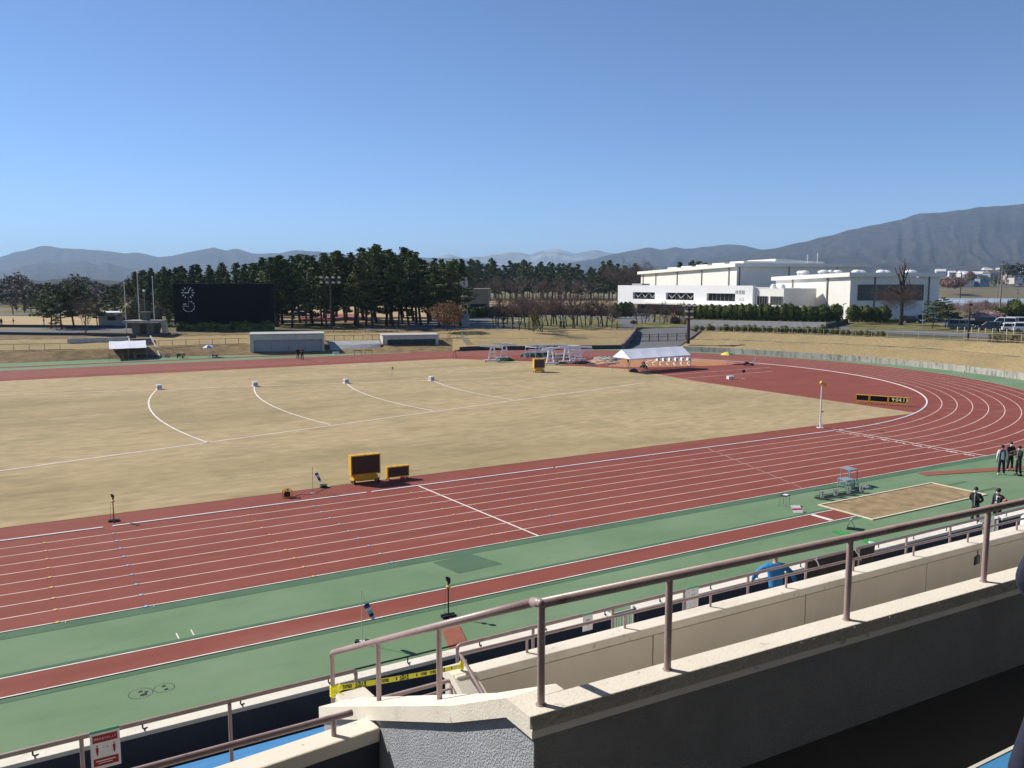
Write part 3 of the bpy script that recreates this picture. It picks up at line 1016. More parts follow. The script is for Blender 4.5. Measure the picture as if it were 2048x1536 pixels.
# ---- beige wall of the cross aisle
BZ = 5.857
BX = -49.0
bnA, bnB = line2((1000, 1336), (2048, 1066), BZ-0.02, BX, -12)
bfA, bfB = line2((1000, 1313), (2048, 1047), BZ, BX, -12)
bw = thing('aisle_wall', 'beige rendered wall with cream coping below the upper parapet', 'wall')
mb = MB()
mb.hexa([(bnA.x, bnA.y, BZ-0.13), (bnB.x, bnB.y, BZ-0.13), (bfB.x, bfB.y, BZ-0.13), (bfA.x, bfA.y, BZ-0.13),
         (bnA.x, bnA.y, BZ), (bnB.x, bnB.y, BZ), (bfB.x, bfB.y, BZ), (bfA.x, bfA.y, BZ)])
mb.build('coping', M['coping'], bw, bevel=0.02)
mb = MB()
ns = 11
for i in range(ns):                      # panels with open joints between them
    t0, t1 = i/ns, (i+1)/ns
    p0, p1 = bnA.lerp(bnB, t0), bnA.lerp(bnB, t1)
    q0, q1 = bfA.lerp(bfB, t0), bfA.lerp(bfB, t1)
    g = 0.012
    mb.hexa([(p0.x+g, p0.y+0.03, 3.4), (p1.x-g, p1.y+0.03, 3.4), (q1.x-g, q1.y-0.03, 3.4), (q0.x+g, q0.y-0.03, 3.4),
             (p0.x+g, p0.y+0.03, BZ-0.15), (p1.x-g, p1.y+0.03, BZ-0.15), (q1.x-g, q1.y-0.03, BZ-0.15), (q0.x+g, q0.y-0.03, BZ-0.15)])
mb.build('wall_panel', M['beige'], bw)
mb = MB()
mb.hexa([(bnA.x+0.02, bnA.y+0.06, 3.4), (bnB.x, bnB.y+0.06, 3.4), (bfB.x, bfB.y-0.06, 3.4), (bfA.x+0.02, bfA.y-0.06, 3.4),
         (bnA.x+0.02, bnA.y+0.06, BZ-0.131), (bnB.x, bnB.y+0.06, BZ-0.131), (bfB.x, bfB.y-0.06, BZ-0.131), (bfA.x+0.02, bfA.y-0.06, BZ-0.131)])
mb.build('joint_core', M['trim'], bw)
# return beside the stair opening, sloping down towards the aisle
rw = thing('opening_wall', 'low sloping cream wall turning back from the beige wall at the stair opening', 'wall')
mb = MB()
for (y0, z0), (y1, z1) in (((-31.9, 5.85), (-32.2, 5.85)), ((-32.2, 5.85), (-33.9, 5.08))):
    mb.hexa([(BX-0.02, y0, z0-0.13), (BX+0.30, y0, z0-0.13), (BX+0.30, y1, z1-0.13), (BX-0.02, y1, z1-0.13),
             (BX-0.02, y0, z0+0.012), (BX+0.30, y0, z0+0.012), (BX+0.30, y1, z1+0.012), (BX-0.02, y1, z1+0.012)])
mb.build('coping', M['coping'], rw)
MB().xprism([(-31.92, 3.4), (-31.92, 5.72), (-32.2, 5.72), (-33.9, 4.95), (-33.9, 3.4)], BX+0.01, BX+0.27).build('wall_panel', M['beige'], rw)
rr_ = thing('opening_handrail', 'short sloping mauve handrail beside the stair opening', 'handrail')
MB().tube([(-48.85, -32.12, 6.075), (-48.85, -32.2, 6.04), (-48.85, -32.86, 5.74)], 0.024, 16).build('handrail', M['rail'], rr_)
for y, z in ((-32.14, 6.05), (-32.66, 5.83)):
    MB().tube([(-48.85, y, z-0.34), (-48.85, y, z)], 0.020, 12).build('post', M['rail'], rr_)

# low rail on the beige coping
br = thing('aisle_rail', 'slim mauve rail on short posts along the beige wall coping', 'railing')
p0, p1 = G(915, 1315, 6.05), G(2040, 1043, 6.05)
kk = (p1.y-p0.y)/(p1.x-p0.x)
q0, q1 = G(1054, 1305, BZ), G(1934, 1085, BZ)
kq = (q1.y-q0.y)/(q1.x-q0.x)
MB().tube([(-48.85, q0.y+kq*(-48.85-q0.x), 6.075), (-12, q0.y+kq*(-12-q0.x), 6.075)], 0.0235, 14).build('handrail', M['rail'], br)
px = [G(u, v, BZ).x for u, v in ((1054, 1305), (1254, 1255), (1427, 1212), (1573, 1176))]
st_ = (px[-1]-px[0])/3
for i in range(20):
    x = px[0]+st_*i
    y = q0.y+kq*(x-q0.x)
    MB().tube([(x, y, BZ-0.02), (x, y, 6.07)], 0.019, 10).build('post', M['rail'], br)

# rail at the head of the lower tier, open at the stair
LRZ = 5.53


def tier_rail(name, lab, x0, x1, xs, close0, close1):
    t = thing(name, lab, 'railing')
    y = -30.72
    path = [Vector((x0, y, LRZ)), Vector((x1, y, LRZ))]
    if close1:
        path[-1] = Vector((x1-0.06, y, LRZ))
        path += [Vector((x1-0.015, y, LRZ-0.015)), Vector((x1, y, LRZ-0.06))]
    if close0:
        path[0] = Vector((x0+0.06, y, LRZ))
        path = [Vector((x0, y, LRZ-0.06)), Vector((x0+0.015, y, LRZ-0.015))]+path
    MB().tube(path, 0.030, 14).build('handrail', M['rail'], t, smooth=True)
    for x in xs:
        MB().tube([(x, y, 4.3), (x, y, LRZ-0.02)], 0.0255, 12).build('post', M['rail'], t)
    return t


xl_end = G(714, 1343, LRZ).x
xr0 = G(922, 1297, LRZ).x
tier_rail('tier_rail', 'mauve rail with tall posts at the lower left carrying a red notice', -62, xl_end, [xl_end, xl_end-1.77, xl_end-3.54, xl_end-5.3], False, True)
xs = [xr0]+[G(1244, 1225, LRZ).x+1.62*i for i in range(-1, 16)]
tier_rail('tier_rail', 'long mauve rail on tall posts running behind the beige wall', xr0, -24, xs, True, False)
# barred rail across the stair opening
gr = thing('stair_barrier', 'three-bar mauve barrier across the stair opening', 'barrier')
gz = 5.75
gy = -32.1
gx0, gx1 = GY(752, 1397, gy).x, GY(905, 1364, gy).x
MB().bar((gx0, gy, gz), (gx1, gy, gz), 0.04, 0.045).build('rail', M['rail'], gr)
for dz in (0.12, 0.22):
    MB().bar((gx0, gy, gz-dz), (gx1-0.03, gy, gz-dz), 0.022, 0.022).build('rail', M['rail'], gr)
MB().bar((gx1, gy, gz-0.9), (gx1, gy, gz+0.02), 0.06, 0.06).build('post', M['rail'], gr)
# stub of wall left of the stair opening
sb = thing('stub_wall', 'small cream coping block beyond the foot of the stair rail', 'wall')
bx = GY(742, 1388, -33.0).x
sz = GY(705, 1391, -33.0).z
sx0 = GY(676, 1400, -33.0).x
MB().hexa([(sx0, -33.3, sz-0.12), (bx, -33.15, sz-0.12), (bx-0.02, -32.85, sz-0.12), (sx0, -32.85, sz-0.12),
           (sx0, -33.3, sz), (bx, -33.15, sz), (bx-0.02, -32.85, sz), (sx0, -32.85, sz)]).build('coping', M['coping'], sb, bevel=0.02)
MB().box(sx0+0.03, bx-0.05, -33.1, -32.88, 3.4, sz-0.122).build('wall_panel', M['beige'], sb)

# ---- front wall of the stand at the track side
fw = thing('front_wall', 'cream-topped front wall of the stand between track and seats with dark inner side', 'wall')
FZ = 1.66
gaps = [(G(1200, 1245, 1.2).x, G(1250, 1235, 1.2).x), (G(1931, 1060, 1.2).x, G(1968, 1050, 1.2).x)]
segs = []
x = -66.0
for a, b in gaps:
    segs.append((x, a))
    x = b
segs.append((x, -4.0))
mc, mw = MB(), MB()
for a, b in segs:
    mc.box(a, b, -23.36, -23.02, FZ-0.1, FZ)
    mw.box(a+0.01, b-0.01, -23.33, -23.06, -0.3, FZ-0.102)
mc.build('coping', M['coping'], fw, bevel=0.015)
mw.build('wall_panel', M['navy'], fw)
fr = thing('front_wall_rail', 'thin black rail on bent brackets along the front wall coping', 'railing')
MB().tube([(-66, -23.28, 1.87), (-4, -23.28, 1.87)], 0.022, 10).build('handrail', M['black_metal'], fr)
for i in range(28):
    x = G(65, 1500, FZ).x+2.03*i
    MB().tube([(x, -23.28, 1.86), (x, -23.28, FZ+0.05), (x+0.03, -23.24, FZ+0.01), (x+0.1, -23.2, FZ)], 0.017, 8).build('bracket', M['black_metal'], fr)
for (a, b), lab in zip(gaps, ('pale barred gate in the front wall left of the sign on the rail', 'pale barred gate in the front wall by the person with hands behind the back')):
    t = thing('barred_gate', lab, 'gate', group='barred gates in the front wall')
    mb = MB()
    for zz in (0.15, FZ-0.05):
        mb.bar((a+0.02, -23.2, zz), (b-0.02, -23.2, zz), 0.04, 0.05)
    for xx in (a+0.03, b-0.03):
        mb.bar((xx, -23.2, 0.05), (xx, -23.2, FZ+0.05), 0.05, 0.05)
    mb.build('gate_frame', M['gym_grey'], t)
    n = 9
    for i in range(1, n):
        xx = a+(b-a)*i/n
        MB().bar((xx, -23.2, 0.15), (xx, -23.2, FZ-0.05), 0.022, 0.022).build('bar', M['gym_grey'], t)

# ---- floors, steps, benches of the lower tier
mb = MB()
mb.box(-66, -4, -24.4, -23.33, 0.2, 0.62)
rows_n = 8
for i in range(rows_n):
    y1 = -24.4-0.78*i
    z = 0.62+0.42*(i+1)
    mb.box(-66, -4, y1-0.78, y1, 0.2, z)
mb.box(-66, -4, -33.5, -30.64, 0.2, 4.31)
mb.box(-66, SX-0.01, -35.95, -33.5, 0.2, 4.6)
tag(mb.build('lower_tier_steps', M['floor']), kind='structure')
for i in range(rows_n-1):
    y1 = -24.4-0.78*i
    z = 0.62+0.42*(i+1)
    lab = 'blue plastic bench in the lower tier, '+('nearest the front wall' if i == 0 else 'topmost row below the mauve rail' if i == rows_n-2 else 'in row %d above the front wall' % (i+1))
    t = thing('bench', lab, 'bench', group='blue benches of the lower tier')
    yb = y1-0.30
    MB().box(-64, -6, yb-0.36, yb, z+0.36, z+0.41).build('seat', M['seat_blue'], t, bevel=0.01)
    MB().box(-63.9, -6.1, yb-0.30, yb-0.06, z-0.01, z+0.358).build('support', M['grey_metal'], t)
    mb = MB()
    for j in range(115):
        xx = -63.6+0.5*j
        mb.box(xx, xx+0.07, yb-0.352, yb-0.30, z+0.408, z+0.413)
    tag(mb.build('seat_number', M['white'], t), kind='stuff')
tag(MB().box(-64, SX-0.02, -35.75, -34.9, 4.6, 6.3).box(-64, SX-0.02, -34.9, -34.2, 4.6, 5.9).build('landing_steps', M['concrete_lt']), kind='structure')
# unseen aisle floor before the beige wall, made pale to bounce light onto it
tag(MB().box(SX+0.28, -12, -38.0, -33.5, 3.2, 4.6).build('cross_aisle', M['cream']), kind='structure')

# ---- upper tier: aisle, risers behind, roof over it
mb = MB()
mb.box(-75, -20, -39.55, nA.y+0.0, 5.0, 8.0)
for i in range(9):
    y1 = -39.55-0.82*i
    mb.box(-75, -20, y1-0.82, y1, 5.0, 8.0+0.44*(i+1)-(0.1 if i == 2 or i == 3 else 0))
tag(mb.build('upper_tier_steps', M['floor']), kind='structure')
ub = thing('bench', 'blue bench with a pale front edge at the bottom right corner', 'bench', group='blue benches of the upper tier')
zb = 8.42
q0, q1 = G(1952, 1536, zb), G(2035, 1481, zb)
ky = (q1.y-q0.y)/(q1.x-q0.x)
yb0 = q0.y+ky*(-52-q0.x)
mb = MB()
mb.hexa([(-52, q0.y-0.36, zb-0.045), (-30, q0.y-0.36, zb-0.045), (-30, q0.y, zb-0.045), (-52, q0.y, zb-0.045),
         (-52, q0.y-0.36, zb), (-30, q0.y-0.36, zb), (-30, q0.y, zb), (-52, q0.y, zb)])
mb.build('seat', M['seat_blue'], ub, bevel=0.008)
MB().box(-52, -30, q0.y+0.001, q0.y+0.022, zb-0.05, zb+0.003).build('edge_strip', M['concrete_lt'], ub)
MB().box(-51.9, -30.1, q0.y-0.3, q0.y-0.05, 8.0, zb-0.046).build('support', M['grey_metal'], ub)
rf = thing('stand_roof', 'broad dark roof slab over the upper seats of the stand', 'roof')
MB().box(-110, -30, -62, -25.2, 24.0, 24.6).build('roof_slab', M['gym_grey'], rf)
MB().box(-110, -30, -62, -61.4, 8.0, 24.0).build('back_wall', M['gym_grey'], rf)  # unseen, added behind the seats to darken the upper tier
for x in (-100, -82, -64, -46, -31.5):
    MB().box(x-0.3, x+0.3, -56, -55.4, 8.0, 24.0).build('column', M['gym_grey'], rf)

# ---- caution tape tied from the foot of the stair rail to the corner post of the beige wall
tp = thing('caution_tape', 'yellow and black warning tape tied between the stair rail and the beige corner', 'tape')
A_ = Vector((sr, -34.42, 7.235))
B_ = Vector((-48.85, -32.14, 5.93))
n = 24
mb = MB()
tapeW = 0.056
ptsT = []
for i in range(n+1):
    t = i/n
    p = A_.lerp(B_, t)
    p.z -= 0.13*4*t*(1-t)*0.12
    ptsT.append(p)
hd = Vector((B_.x-A_.x, B_.y-A_.y, 0)).normalized()
tow = Vector((CAM.x-A_.x, CAM.y-A_.y, 0)).normalized()
topr, botr = [], []
for i, p in enumerate(ptsT):
    tw = 0.35*math.sin(i*0.4)*0.15
    upv = (Vector((0, 0, 1))+tow*(-0.25+tw)).normalized()
    topr.append(p+upv*tapeW/2)
    botr.append(p-upv*tapeW/2)
mb.strip([botr, topr])
M['tape'] = mat('yellow_tape', (0.88, 0.82, 0.03), 0.45, 0.06, 3)
mb.build('strip', M['tape'], tp)
mb = MB()
items = ['KEEPOUT', '立入禁止', '●', 'KEEPOUT', '●', '立入禁止', '●', 'KEEPOUT']
L = (B_-A_).length
s_ = 0.30
idx = 0
while s_ < L-0.25:
    w = items[idx % len(items)]
    t = s_/L
    i = min(int(t*n), n-1)
    d = (ptsT[i+1]-ptsT[i]).normalized()
    c = ptsT[i].lerp(ptsT[i+1], t*n-i)
    upv = (topr[i]-botr[i]).normalized()
    fac = tow*0.004
    text_into(mb, w, frame(c+fac, -d, upv), 0.066 if len(w) == 4 else 0.046, off=0.0022)
    s_ += 0.37 if len(w) == 4 else 0.30 if len(w) > 4 else 0.22
    idx += 1
mb.build('lettering', M['black'], tp)
for c, lab in ((A_+Vector((0, 0, -0.02)), 'knot round the stair post'), (B_+Vector((0, 0, 0.02)), 'knot round the corner post')):
    mb = MB()
    for j in range(4):
        mb.lathe([(0.026+0.004*(j % 2), 0), (0.032, 0.012), (0.026, 0.025)], (c.x, c.y, c.z-0.06+0.028*j), 10)
    for j in range(3):
        mb.poly([c+Vector((0.02, -0.03, 0.0)), c+Vector((0.05+0.02*j, -0.03, 0.08-0.06*j)), c+Vector((0.07+0.02*j, -0.02, 0.05-0.06*j)), c+Vector((0.03, -0.03, -0.02))])
    tag(mb.build('knot', M['tape'], tp), lab)

# ---- notices hung on the rails


def notice(c, w, h, lab, style, rz=0.0, tilt=0.0):
    t = thing('notice_board', lab, 'notice', c, rz, 'notices hung on the stand rails')
    MB().box(-w/2, w/2, -0.004, 0.004, -h, 0.0).build('backing', M['cloth_white'], t)
    MB().box(-w/2, w/2, -0.008, 0.008, 0.002, 0.035).build('green_tape', mat('green_tape', (0.10, 0.36, 0.19), 0.5, 0.1), t)
    f = -0.0055
    mb = MB()
    m2 = MB()
    if style == 0:
        mb.poly([(-w*.42, f, -h*.27), (w*.42, f, -h*.27), (w*.42, f, -h*.06), (-w*.42, f, -h*.06)])
        mb.poly([(-w*.42, f, -h*.92), (w*.42, f, -h*.92), (w*.42, f, -h*.70), (-w*.42, f, -h*.70)])
        text_into(m2, '間隔をあけましょう', frame((0, f-0.002, -h*.165), (1, 0, 0), (0, 0, 1)), w*.085)
        m2.poly([(-w*.34, f-0.002, -h*.79), (w*.32, f-0.002, -h*.79), (w*.32, f-0.002, -h*.765), (-w*.34, f-0.002, -h*.765)])
        m2.poly([(-w*.26, f-0.002, -h*.845), (w*.22, f-0.002, -h*.845), (w*.22, f-0.002, -h*.83), (-w*.26, f-0.002, -h*.83)])
        for x in (-w*.28, w*.29):        # two standing figures
            mb.lathe([(0.001, f), (0.001, f)], (x, 0, -h*.36), 4)
            ring = [(x+w*.03*math.cos(a*math.pi/6), f, -h*.355+w*.03*math.sin(a*math.pi/6)) for a in range(12)]
            mb.poly(ring)
            mb.poly([(x-w*.045, f, -h*.50), (x-w*.02, f, -h*.62), (x+w*.02, f, -h*.62), (x+w*.045, f, -h*.50), (x+w*.045, f, -h*.395), (x-w*.045, f, -h*.395)])
        m3 = MB()
        text_into(m3, '2', frame((-w*.06, f, -h*.41), (1, 0, 0), (0, 0, 1)), w*.13)
        text_into(m3, 'm', frame((w*.06, f, -h*.415), (1, 0, 0), (0, 0, 1)), w*.13)
        m3.build('lettering', M['trim'], t)
        tag(mb.build('printed_panel', mat('notice_red', (0.30, 0.018, 0.03), 0.5, 0.05), t), 'dark red bands and figures')
        m2.build('lettering', M['white'], t)
    elif style == 1:
        mb.poly([(-w*.40, f, -h*.97), (w*.40, f, -h*.97), (w*.40, f, -h*.86), (-w*.40, f, -h*.86)])
        tag(mb.build('printed_panel', mat('notice_red', (0.36, 0.04, 0.04), 0.5, 0.05), t), 'red band at the foot')
        m2.lathe([(w*.13, 0)]*2, (0, 0, 0), 3)
        m2 = MB()
        for x in (-w*.02, w*.14):
            m2.poly([(x+w*.055*math.cos(a*math.pi/6), f, -h*.28+w*.05*math.sin(a*math.pi/6)) for a in range(12)])
        m2.bar((-w*.3, f, -h*.18), (-w*.02, f, -h*.38), 0.006, 0.001)
        m2.poly([(-w*.05, f, -h*.10), (w*.08, f, -h*.10), (w*.08, f, -h*.06), (-w*.05, f, -h*.06)])
        m2.build('printed_figure', M['bluegrey'], t)
    else:
        m2.poly([(-w*.2, f, -h*.34), (w*.2, f, -h*.34), (w*.2, f, -h*.28), (-w*.2, f, -h*.28)])
        m2.poly([(-w*.05, f, -h*.7), (w*.05, f, -h*.7), (w*.05, f, -h*.4), (-w*.05, f, -h*.4)])
        m2.build('printed_figure', M['trim'], t)
    return t


p = GY(209, 1459, -30.77)
notice((p.x, -30.765, LRZ+0.02), 0.335, 0.47, 'white notice with dark red bands and two figures hung on the lower left rail', 0)
p = GY(1385, 1187, -30.77)
notice((p.x, -30.765, LRZ+0.02), 0.30, 0.42, 'white notice with a red foot band hung on the rail behind the beige wall', 1)
p = GY(1176, 1233, -30.77)
notice((p.x, -30.765, LRZ+0.0), 0.20, 0.27, 'small pale notice beside the barred gate left of the sign with the red foot', 2)
p = GY(1983, 1035, -30.77)
notice((p.x, -30.765, LRZ+0.02), 0.26, 0.50, 'tall white notice on the rail near the right edge of the photo', 1)

# ---- black banner, white ties, bag, socket box
t = thing('black_banner', 'long black banner sheet tied to the rail behind the beige wall', 'banner')
p0, p1 = GY(1612, 1130, -30.70), GY(1752, 1095, -30.70)
rows = [[], []]
for i in range(25):
    x = p0.x+(p1.x-p0.x)*i/24
    rows[1].append((x, -30.68, LRZ-0.02-0.015*abs(math.sin(i*0.8))))
    rows[0].append((x, -30.66+0.03*math.sin(i*1.1), LRZ-0.62))
MB().strip([rows[0], rows[1]]).build('sheet', M['cloth_black'], t)
for q, (du, dv), lab in (((1634, 1123), (5, 14), 'white ribbon tied on the rail over the black banner'), ((1712, 1103), (16, 22), 'white ribbon tied on the rail right of the black banner')):
    b = GY(*q, -30.76)
    t = MB()
    t.lathe([(0.034, 0), (0.036, 0.02), (0.034, 0.04)], (b.x, -30.72, LRZ-0.02), 10)
    mm = 0.0105
    t.tube([b+Vector((-0.07, 0, 0.06)), b, b+Vector((du*mm*.6, -0.02, -dv*mm*.5)), b+Vector((du*mm, -0.01, -dv*mm))], [0.008, 0.014, 0.012, 0.004], 6)
    tag(t.build('ribbon_tie', M['cloth_white']), lab, 'ribbon')
b = GY(2040, 1048, -31.9)
t = MB()
t.lathe([(0.10, 0), (0.14, 0.10), (0.13, 0.28), (0.05, 0.36)], (b.x+0.1, -32.0, b.z-0.12), 10)
t.tube([(b.x-0.08, -32.1, b.z+0.2), (b.x+0.02, -32.13, b.z+0.3), (b.x+0.14, -32.12, b.z+0.22)], 0.012, 6)
tag(t.build('plastic_bag', M['cloth_white']), 'white plastic bag tied to the rail at the far right', 'bag')
b = GY(1955, 1118, bnA.y+(bnB.y-bnA.y)*((-53.865+2.9*5.2)-bnA.x)/(bnB.x-bnA.x))
t = thing('socket_box', 'dark grey weatherproof socket box on the beige wall', 'socket box', (b.x, b.y+0.0, b.z))
MB().box(-0.055, 0.06, -0.03, 0.06, -0.10, 0.08).build('cover', M['trim'], t, bevel=0.02)
MB().box(-0.10, -0.07, -0.02, 0.06, -0.11, 0.06).build('side_plate', M['black'], t)
MB().box(-0.01, 0.01, -0.005, 0.05, 0.08, 0.17).build('conduit', M['trim'], t)
# ================================================================ things on the track and the turf
def g0(u, v, z=0.0):
    return G(u, v, z)


def wheel(mb, c, r, w, ax='x', mi=0):
    d = Vector((w/2, 0, 0)) if ax == 'x' else Vector((0, w/2, 0))
    mb.tube([Vector(c)-d, Vector(c)+d], r, 14, mi)


# ---- yellow display boards
def board(name, lab, loc, rz, w, h, d, z0, group, cabinet=True):
    t = thing(name, lab, 'display board', loc, rz, group)
    mb = MB()
    fr = 0.06
    mb.box(-w/2, w/2, 0.02, d, z0, z0+h)
    mb.box(-w/2, -w/2+fr, -0.015, 0.02, z0, z0+h)
    mb.box(w/2-fr, w/2, -0.015, 0.02, z0, z0+h)
    mb.box(-w/2+fr, w/2-fr, -0.015, 0.02, z0, z0+fr)
    mb.box(-w/2+fr, w/2-fr, -0.015, 0.02, z0+h-fr, z0+h)
    for x in (-w*.3, 0.0, w*.3):
        mb.box(x-0.05, x+0.05, d*.3, d*.6, z0+h, z0+h+0.02)
    mb.build('case', M['yellow'], t)
    mb = MB()
    mb.box(-w/2+fr, w/2-fr, 0.008, 0.019, z0+fr, z0+h-fr)
    n = 8
    for i in range(1, n):
        x = -w/2+fr+(w-2*fr)*i/n
        mb.box(x-0.004, x+0.004, 0.004, 0.009, z0+fr, z0+h-fr)
    mb.build('screen', M['screen_brown'], t)
    if cabinet:
        mb = MB()
        mb.yprism([(-w*.42, z0-0.08), (-w*.36, z0-0.26), (w*.36, z0-0.26), (w*.42, z0-0.08), (w*.25, z0-0.01), (-w*.25, z0-0.01)], 0.03, d*1.05)
        mb.box(-w*.30, w*.30, 0.0, d, 0.16, z0-0.25)
        mb.box(-w*.46, w*.46, -0.06, d+0.08, 0.20, 0.26)
        mb.build('chassis', M['yellow'], t)
        mb = MB()
        mb.tube([(w*.38, 0.05, z0-0.2), (w*.47, -0.02, z0-0.05), (w*.45, 0, z0-0.25)], 0.012, 6)
        mb.build('tow_handle', M['grey_metal'], t)
        rw_ = 0.13
        for x in (-w*.40, w*.40):
            for y in (-0.02, d):
                k_ = MB()
                wheel(k_, (x, y, rw_), rw_, 0.09)
                wo = k_.build('wheel', M['black'], t)
                k_ = MB()
                wheel(k_, (x, y, rw_), rw_*.5, 0.1)
                k_.build('rim', M['grey_metal'], wo)
    else:
        for x in (-w*.42, w*.42):
            mb = MB()
            mb.bar((x, -0.05, 0.09), (x, d+0.05, 0.09), 0.05, 0.05)
            mb.bar((x, 0.1, 0.09), (x, 0.1, z0+0.01), 0.05, 0.05)
            mb.build('foot', M['yellow'], t)
            for y in (-0.05, d+0.05):
                k_ = MB()
                wheel(k_, (x, y, 0.06), 0.06, 0.05)
                k_.build('wheel', M['black'], t)
    return t


b1 = g0(731, 966)
board('display_board', 'large yellow wheeled display board with dark brown screen at the turf edge', (b1.x, b1.y-0.1, 0), -0.05, 1.70, 1.12, 0.46, 0.50, 'yellow display boards')
b2 = g0(797, 960)
t = board('display_board', 'low small yellow display board with a drooping cable right of the large one', (b2.x, b2.y, 0), -0.05, 1.30, 0.62, 0.36, 0.18, 'yellow display boards', False)
mb = MB()
mb.tube([(-0.6+1.2*i/10, -0.03, 0.42-0.09*(1-((i-5)/5)**2)+0.02*i/5) for i in range(11)], 0.010, 6)
mb.build('cable', M['grey_metal'], t)
mb = MB()
mb.cbox((0.22, -0.02, 0.11), 0.22, 0.1, 0.1)
mb.build('battery', M['red_paint'], t)
b3 = g0(1079, 745)
board('display_board', 'distant yellow display board on the turf in front of the white cage frames', (b3.x, b3.y, 0), FACE+0.22, 1.40, 1.15, 0.8, 0.55, 'yellow display boards')

# ---- time display with three linked panels
pa, pb = g0(1711, 806), g0(1817, 813.8)
t = thing('time_display', 'low yellow three-panel display reading 9:04:13 beside the bend', 'display board', pa, math.atan2(pb.y-pa.y, pb.x-pa.x))
Lt = (pb-pa).length
xs_ = [0.0, Lt*0.262, Lt*0.62, Lt]
for i in range(3):
    x0, x1 = xs_[i]+0.02, xs_[i+1]-0.02
    z0, z1 = 0.22, 0.83
    mb = MB()
    fr = 0.055
    mb.box(x0, x1, 0.02, 0.22, z0, z1)
    mb.box(x0, x0+fr, -0.02, 0.02, z0, z1)
    mb.box(x1-fr, x1, -0.02, 0.02, z0, z1)
    mb.box(x0+fr, x1-fr, -0.02, 0.02, z0, z0+fr*1.6)
    mb.box(x0+fr, x1-fr, -0.02, 0.02, z1-fr, z1)
    c = mb.build('case', M['yellow'], t)
    s_ = MB().box(x0+fr, x1-fr, 0.0, 0.019, z0+fr*1.6, z1-fr).build('screen', M['screen_black'], t)
    for x in (x0+0.08, x1-0.08):
        mb = MB()
        mb.bar((x, 0.1, 0), (x, 0.1, z0+0.01), 0.07, 0.07)
        mb.bar((x, -0.1, 0.03), (x, 0.32, 0.03), 0.07, 0.05)
        mb.build('foot', M['yellow'], t)
lm = bpy.data.materials.new('lit_digits')
lm.use_nodes = True
lp = lm.node_tree.nodes['Principled BSDF']
lp.inputs['Base Color'].default_value = (0.85, 0.8, 0.45, 1)
lp.inputs['Emission Color'].default_value = (1.0, 0.93, 0.55, 1)
lp.inputs['Emission Strength'].default_value = 0.30
mb = MB()
text_into(mb, '9:04:13', frame((xs_[2]+(xs_[3]-xs_[2])*0.54, -0.006, 0.545), (1, 0, 0), (0, 0, 1)), 0.50, off=-0.006)
cx = sum(v[0] for v in mb.v)/len(mb.v)
w_ = max(v[0] for v in mb.v)-min(v[0] for v in mb.v)
sc_ = (xs_[3]-xs_[2])*0.76/w_
mb.v = [((v[0]-cx)*sc_+xs_[2]+(xs_[3]-xs_[2])*0.55, v[1], (v[2]-0.545)*1.05+0.545) for v in mb.v]
mb.build('digits', lm, t)

# ---- finish camera on a pole
b = g0(1640, 856)
t = thing('finish_camera', 'tall white pole with a yellow camera hood beside the finish line', 'camera pole', b, FACE)
MB().tube([(0, 0, 0.05), (0, 0, 3.25)], [0.055, 0.05], 12).build('pole', M['white_metal'], t)
mb = MB()
mb.box(-0.22, 0.22, -0.22, 0.22, 0.0, 0.05)
for a in range(3):
    an = a*2.1+0.4
    mb.bar((0.28*math.cos(an), 0.28*math.sin(an), 0.03), (0.04*math.cos(an), 0.04*math.sin(an), 0.5), 0.03)
mb.build('base', M['white_metal'], t)
rot = Matrix.Rotation(0.6, 3, 'Y')
hd_ = MB()
hd_.cbox((0.10, 0, 3.42), 0.52, 0.24, 0.22, 0, rot)
ho = hd_.build('camera_hood', M['yellow'], t, bevel=0.03)
MB().box(0.05, 0.20, -0.06, 0.06, 1.22, 1.34).build('junction_box', M['yellow'], t)

# ---- light-gate posts


def light_gate(u, v, h, lab, z=0.0):
    p = g0(u, v)
    t = thing('light_gate', lab, 'timing post', p, -0.1, 'black timing posts')
    MB().tube([(0, 0, 0.03), (0, 0, h)], 0.024, 10).build('pole', M['black_metal'], t)
    mb = MB()
    mb.box(-0.24, 0.24, -0.12, -0.04, 0.0, 0.09)
    mb.box(-0.24, 0.24, 0.04, 0.12, 0.0, 0.09)
    mb.box(-0.03, 0.03, -0.3, 0.25, 0.02, 0.06)
    mb.build('base', M['black'], t)
    mb = MB()
    mb.cbox((0, 0, h-0.02), 0.13, 0.11, 0.09)
    mb.cbox((0.03, -0.02, h-0.10), 0.06, 0.06, 0.12)
    mb.cbox((-0.04, 0, h+0.05), 0.10, 0.04, 0.05)
    mb.build('sensor_head', M['black'], t)
    mb = MB()
    mb.lathe([(0.03, -0.04), (0.075, -0.03), (0.08, 0.02), (0.03, 0.05)], (0, 0, h-0.27), 10)
    mb.build('clamp', M['yellow'], t)
    mb = MB()
    mb.tube([(-0.07, 0, h-0.25), (-0.12, -0.02, h*.5), (-0.16, 0, 0.1)], 0.005, 5)
    mb.build('cable', M['black'], t)
    return t


light_gate(228, 1043, 1.24, 'black timing post with yellow clamp standing inside the white kerb')
light_gate(897, 1234, 1.32, 'black timing post with yellow clamp standing on the green beside the jump runway')

# ---- windsocks


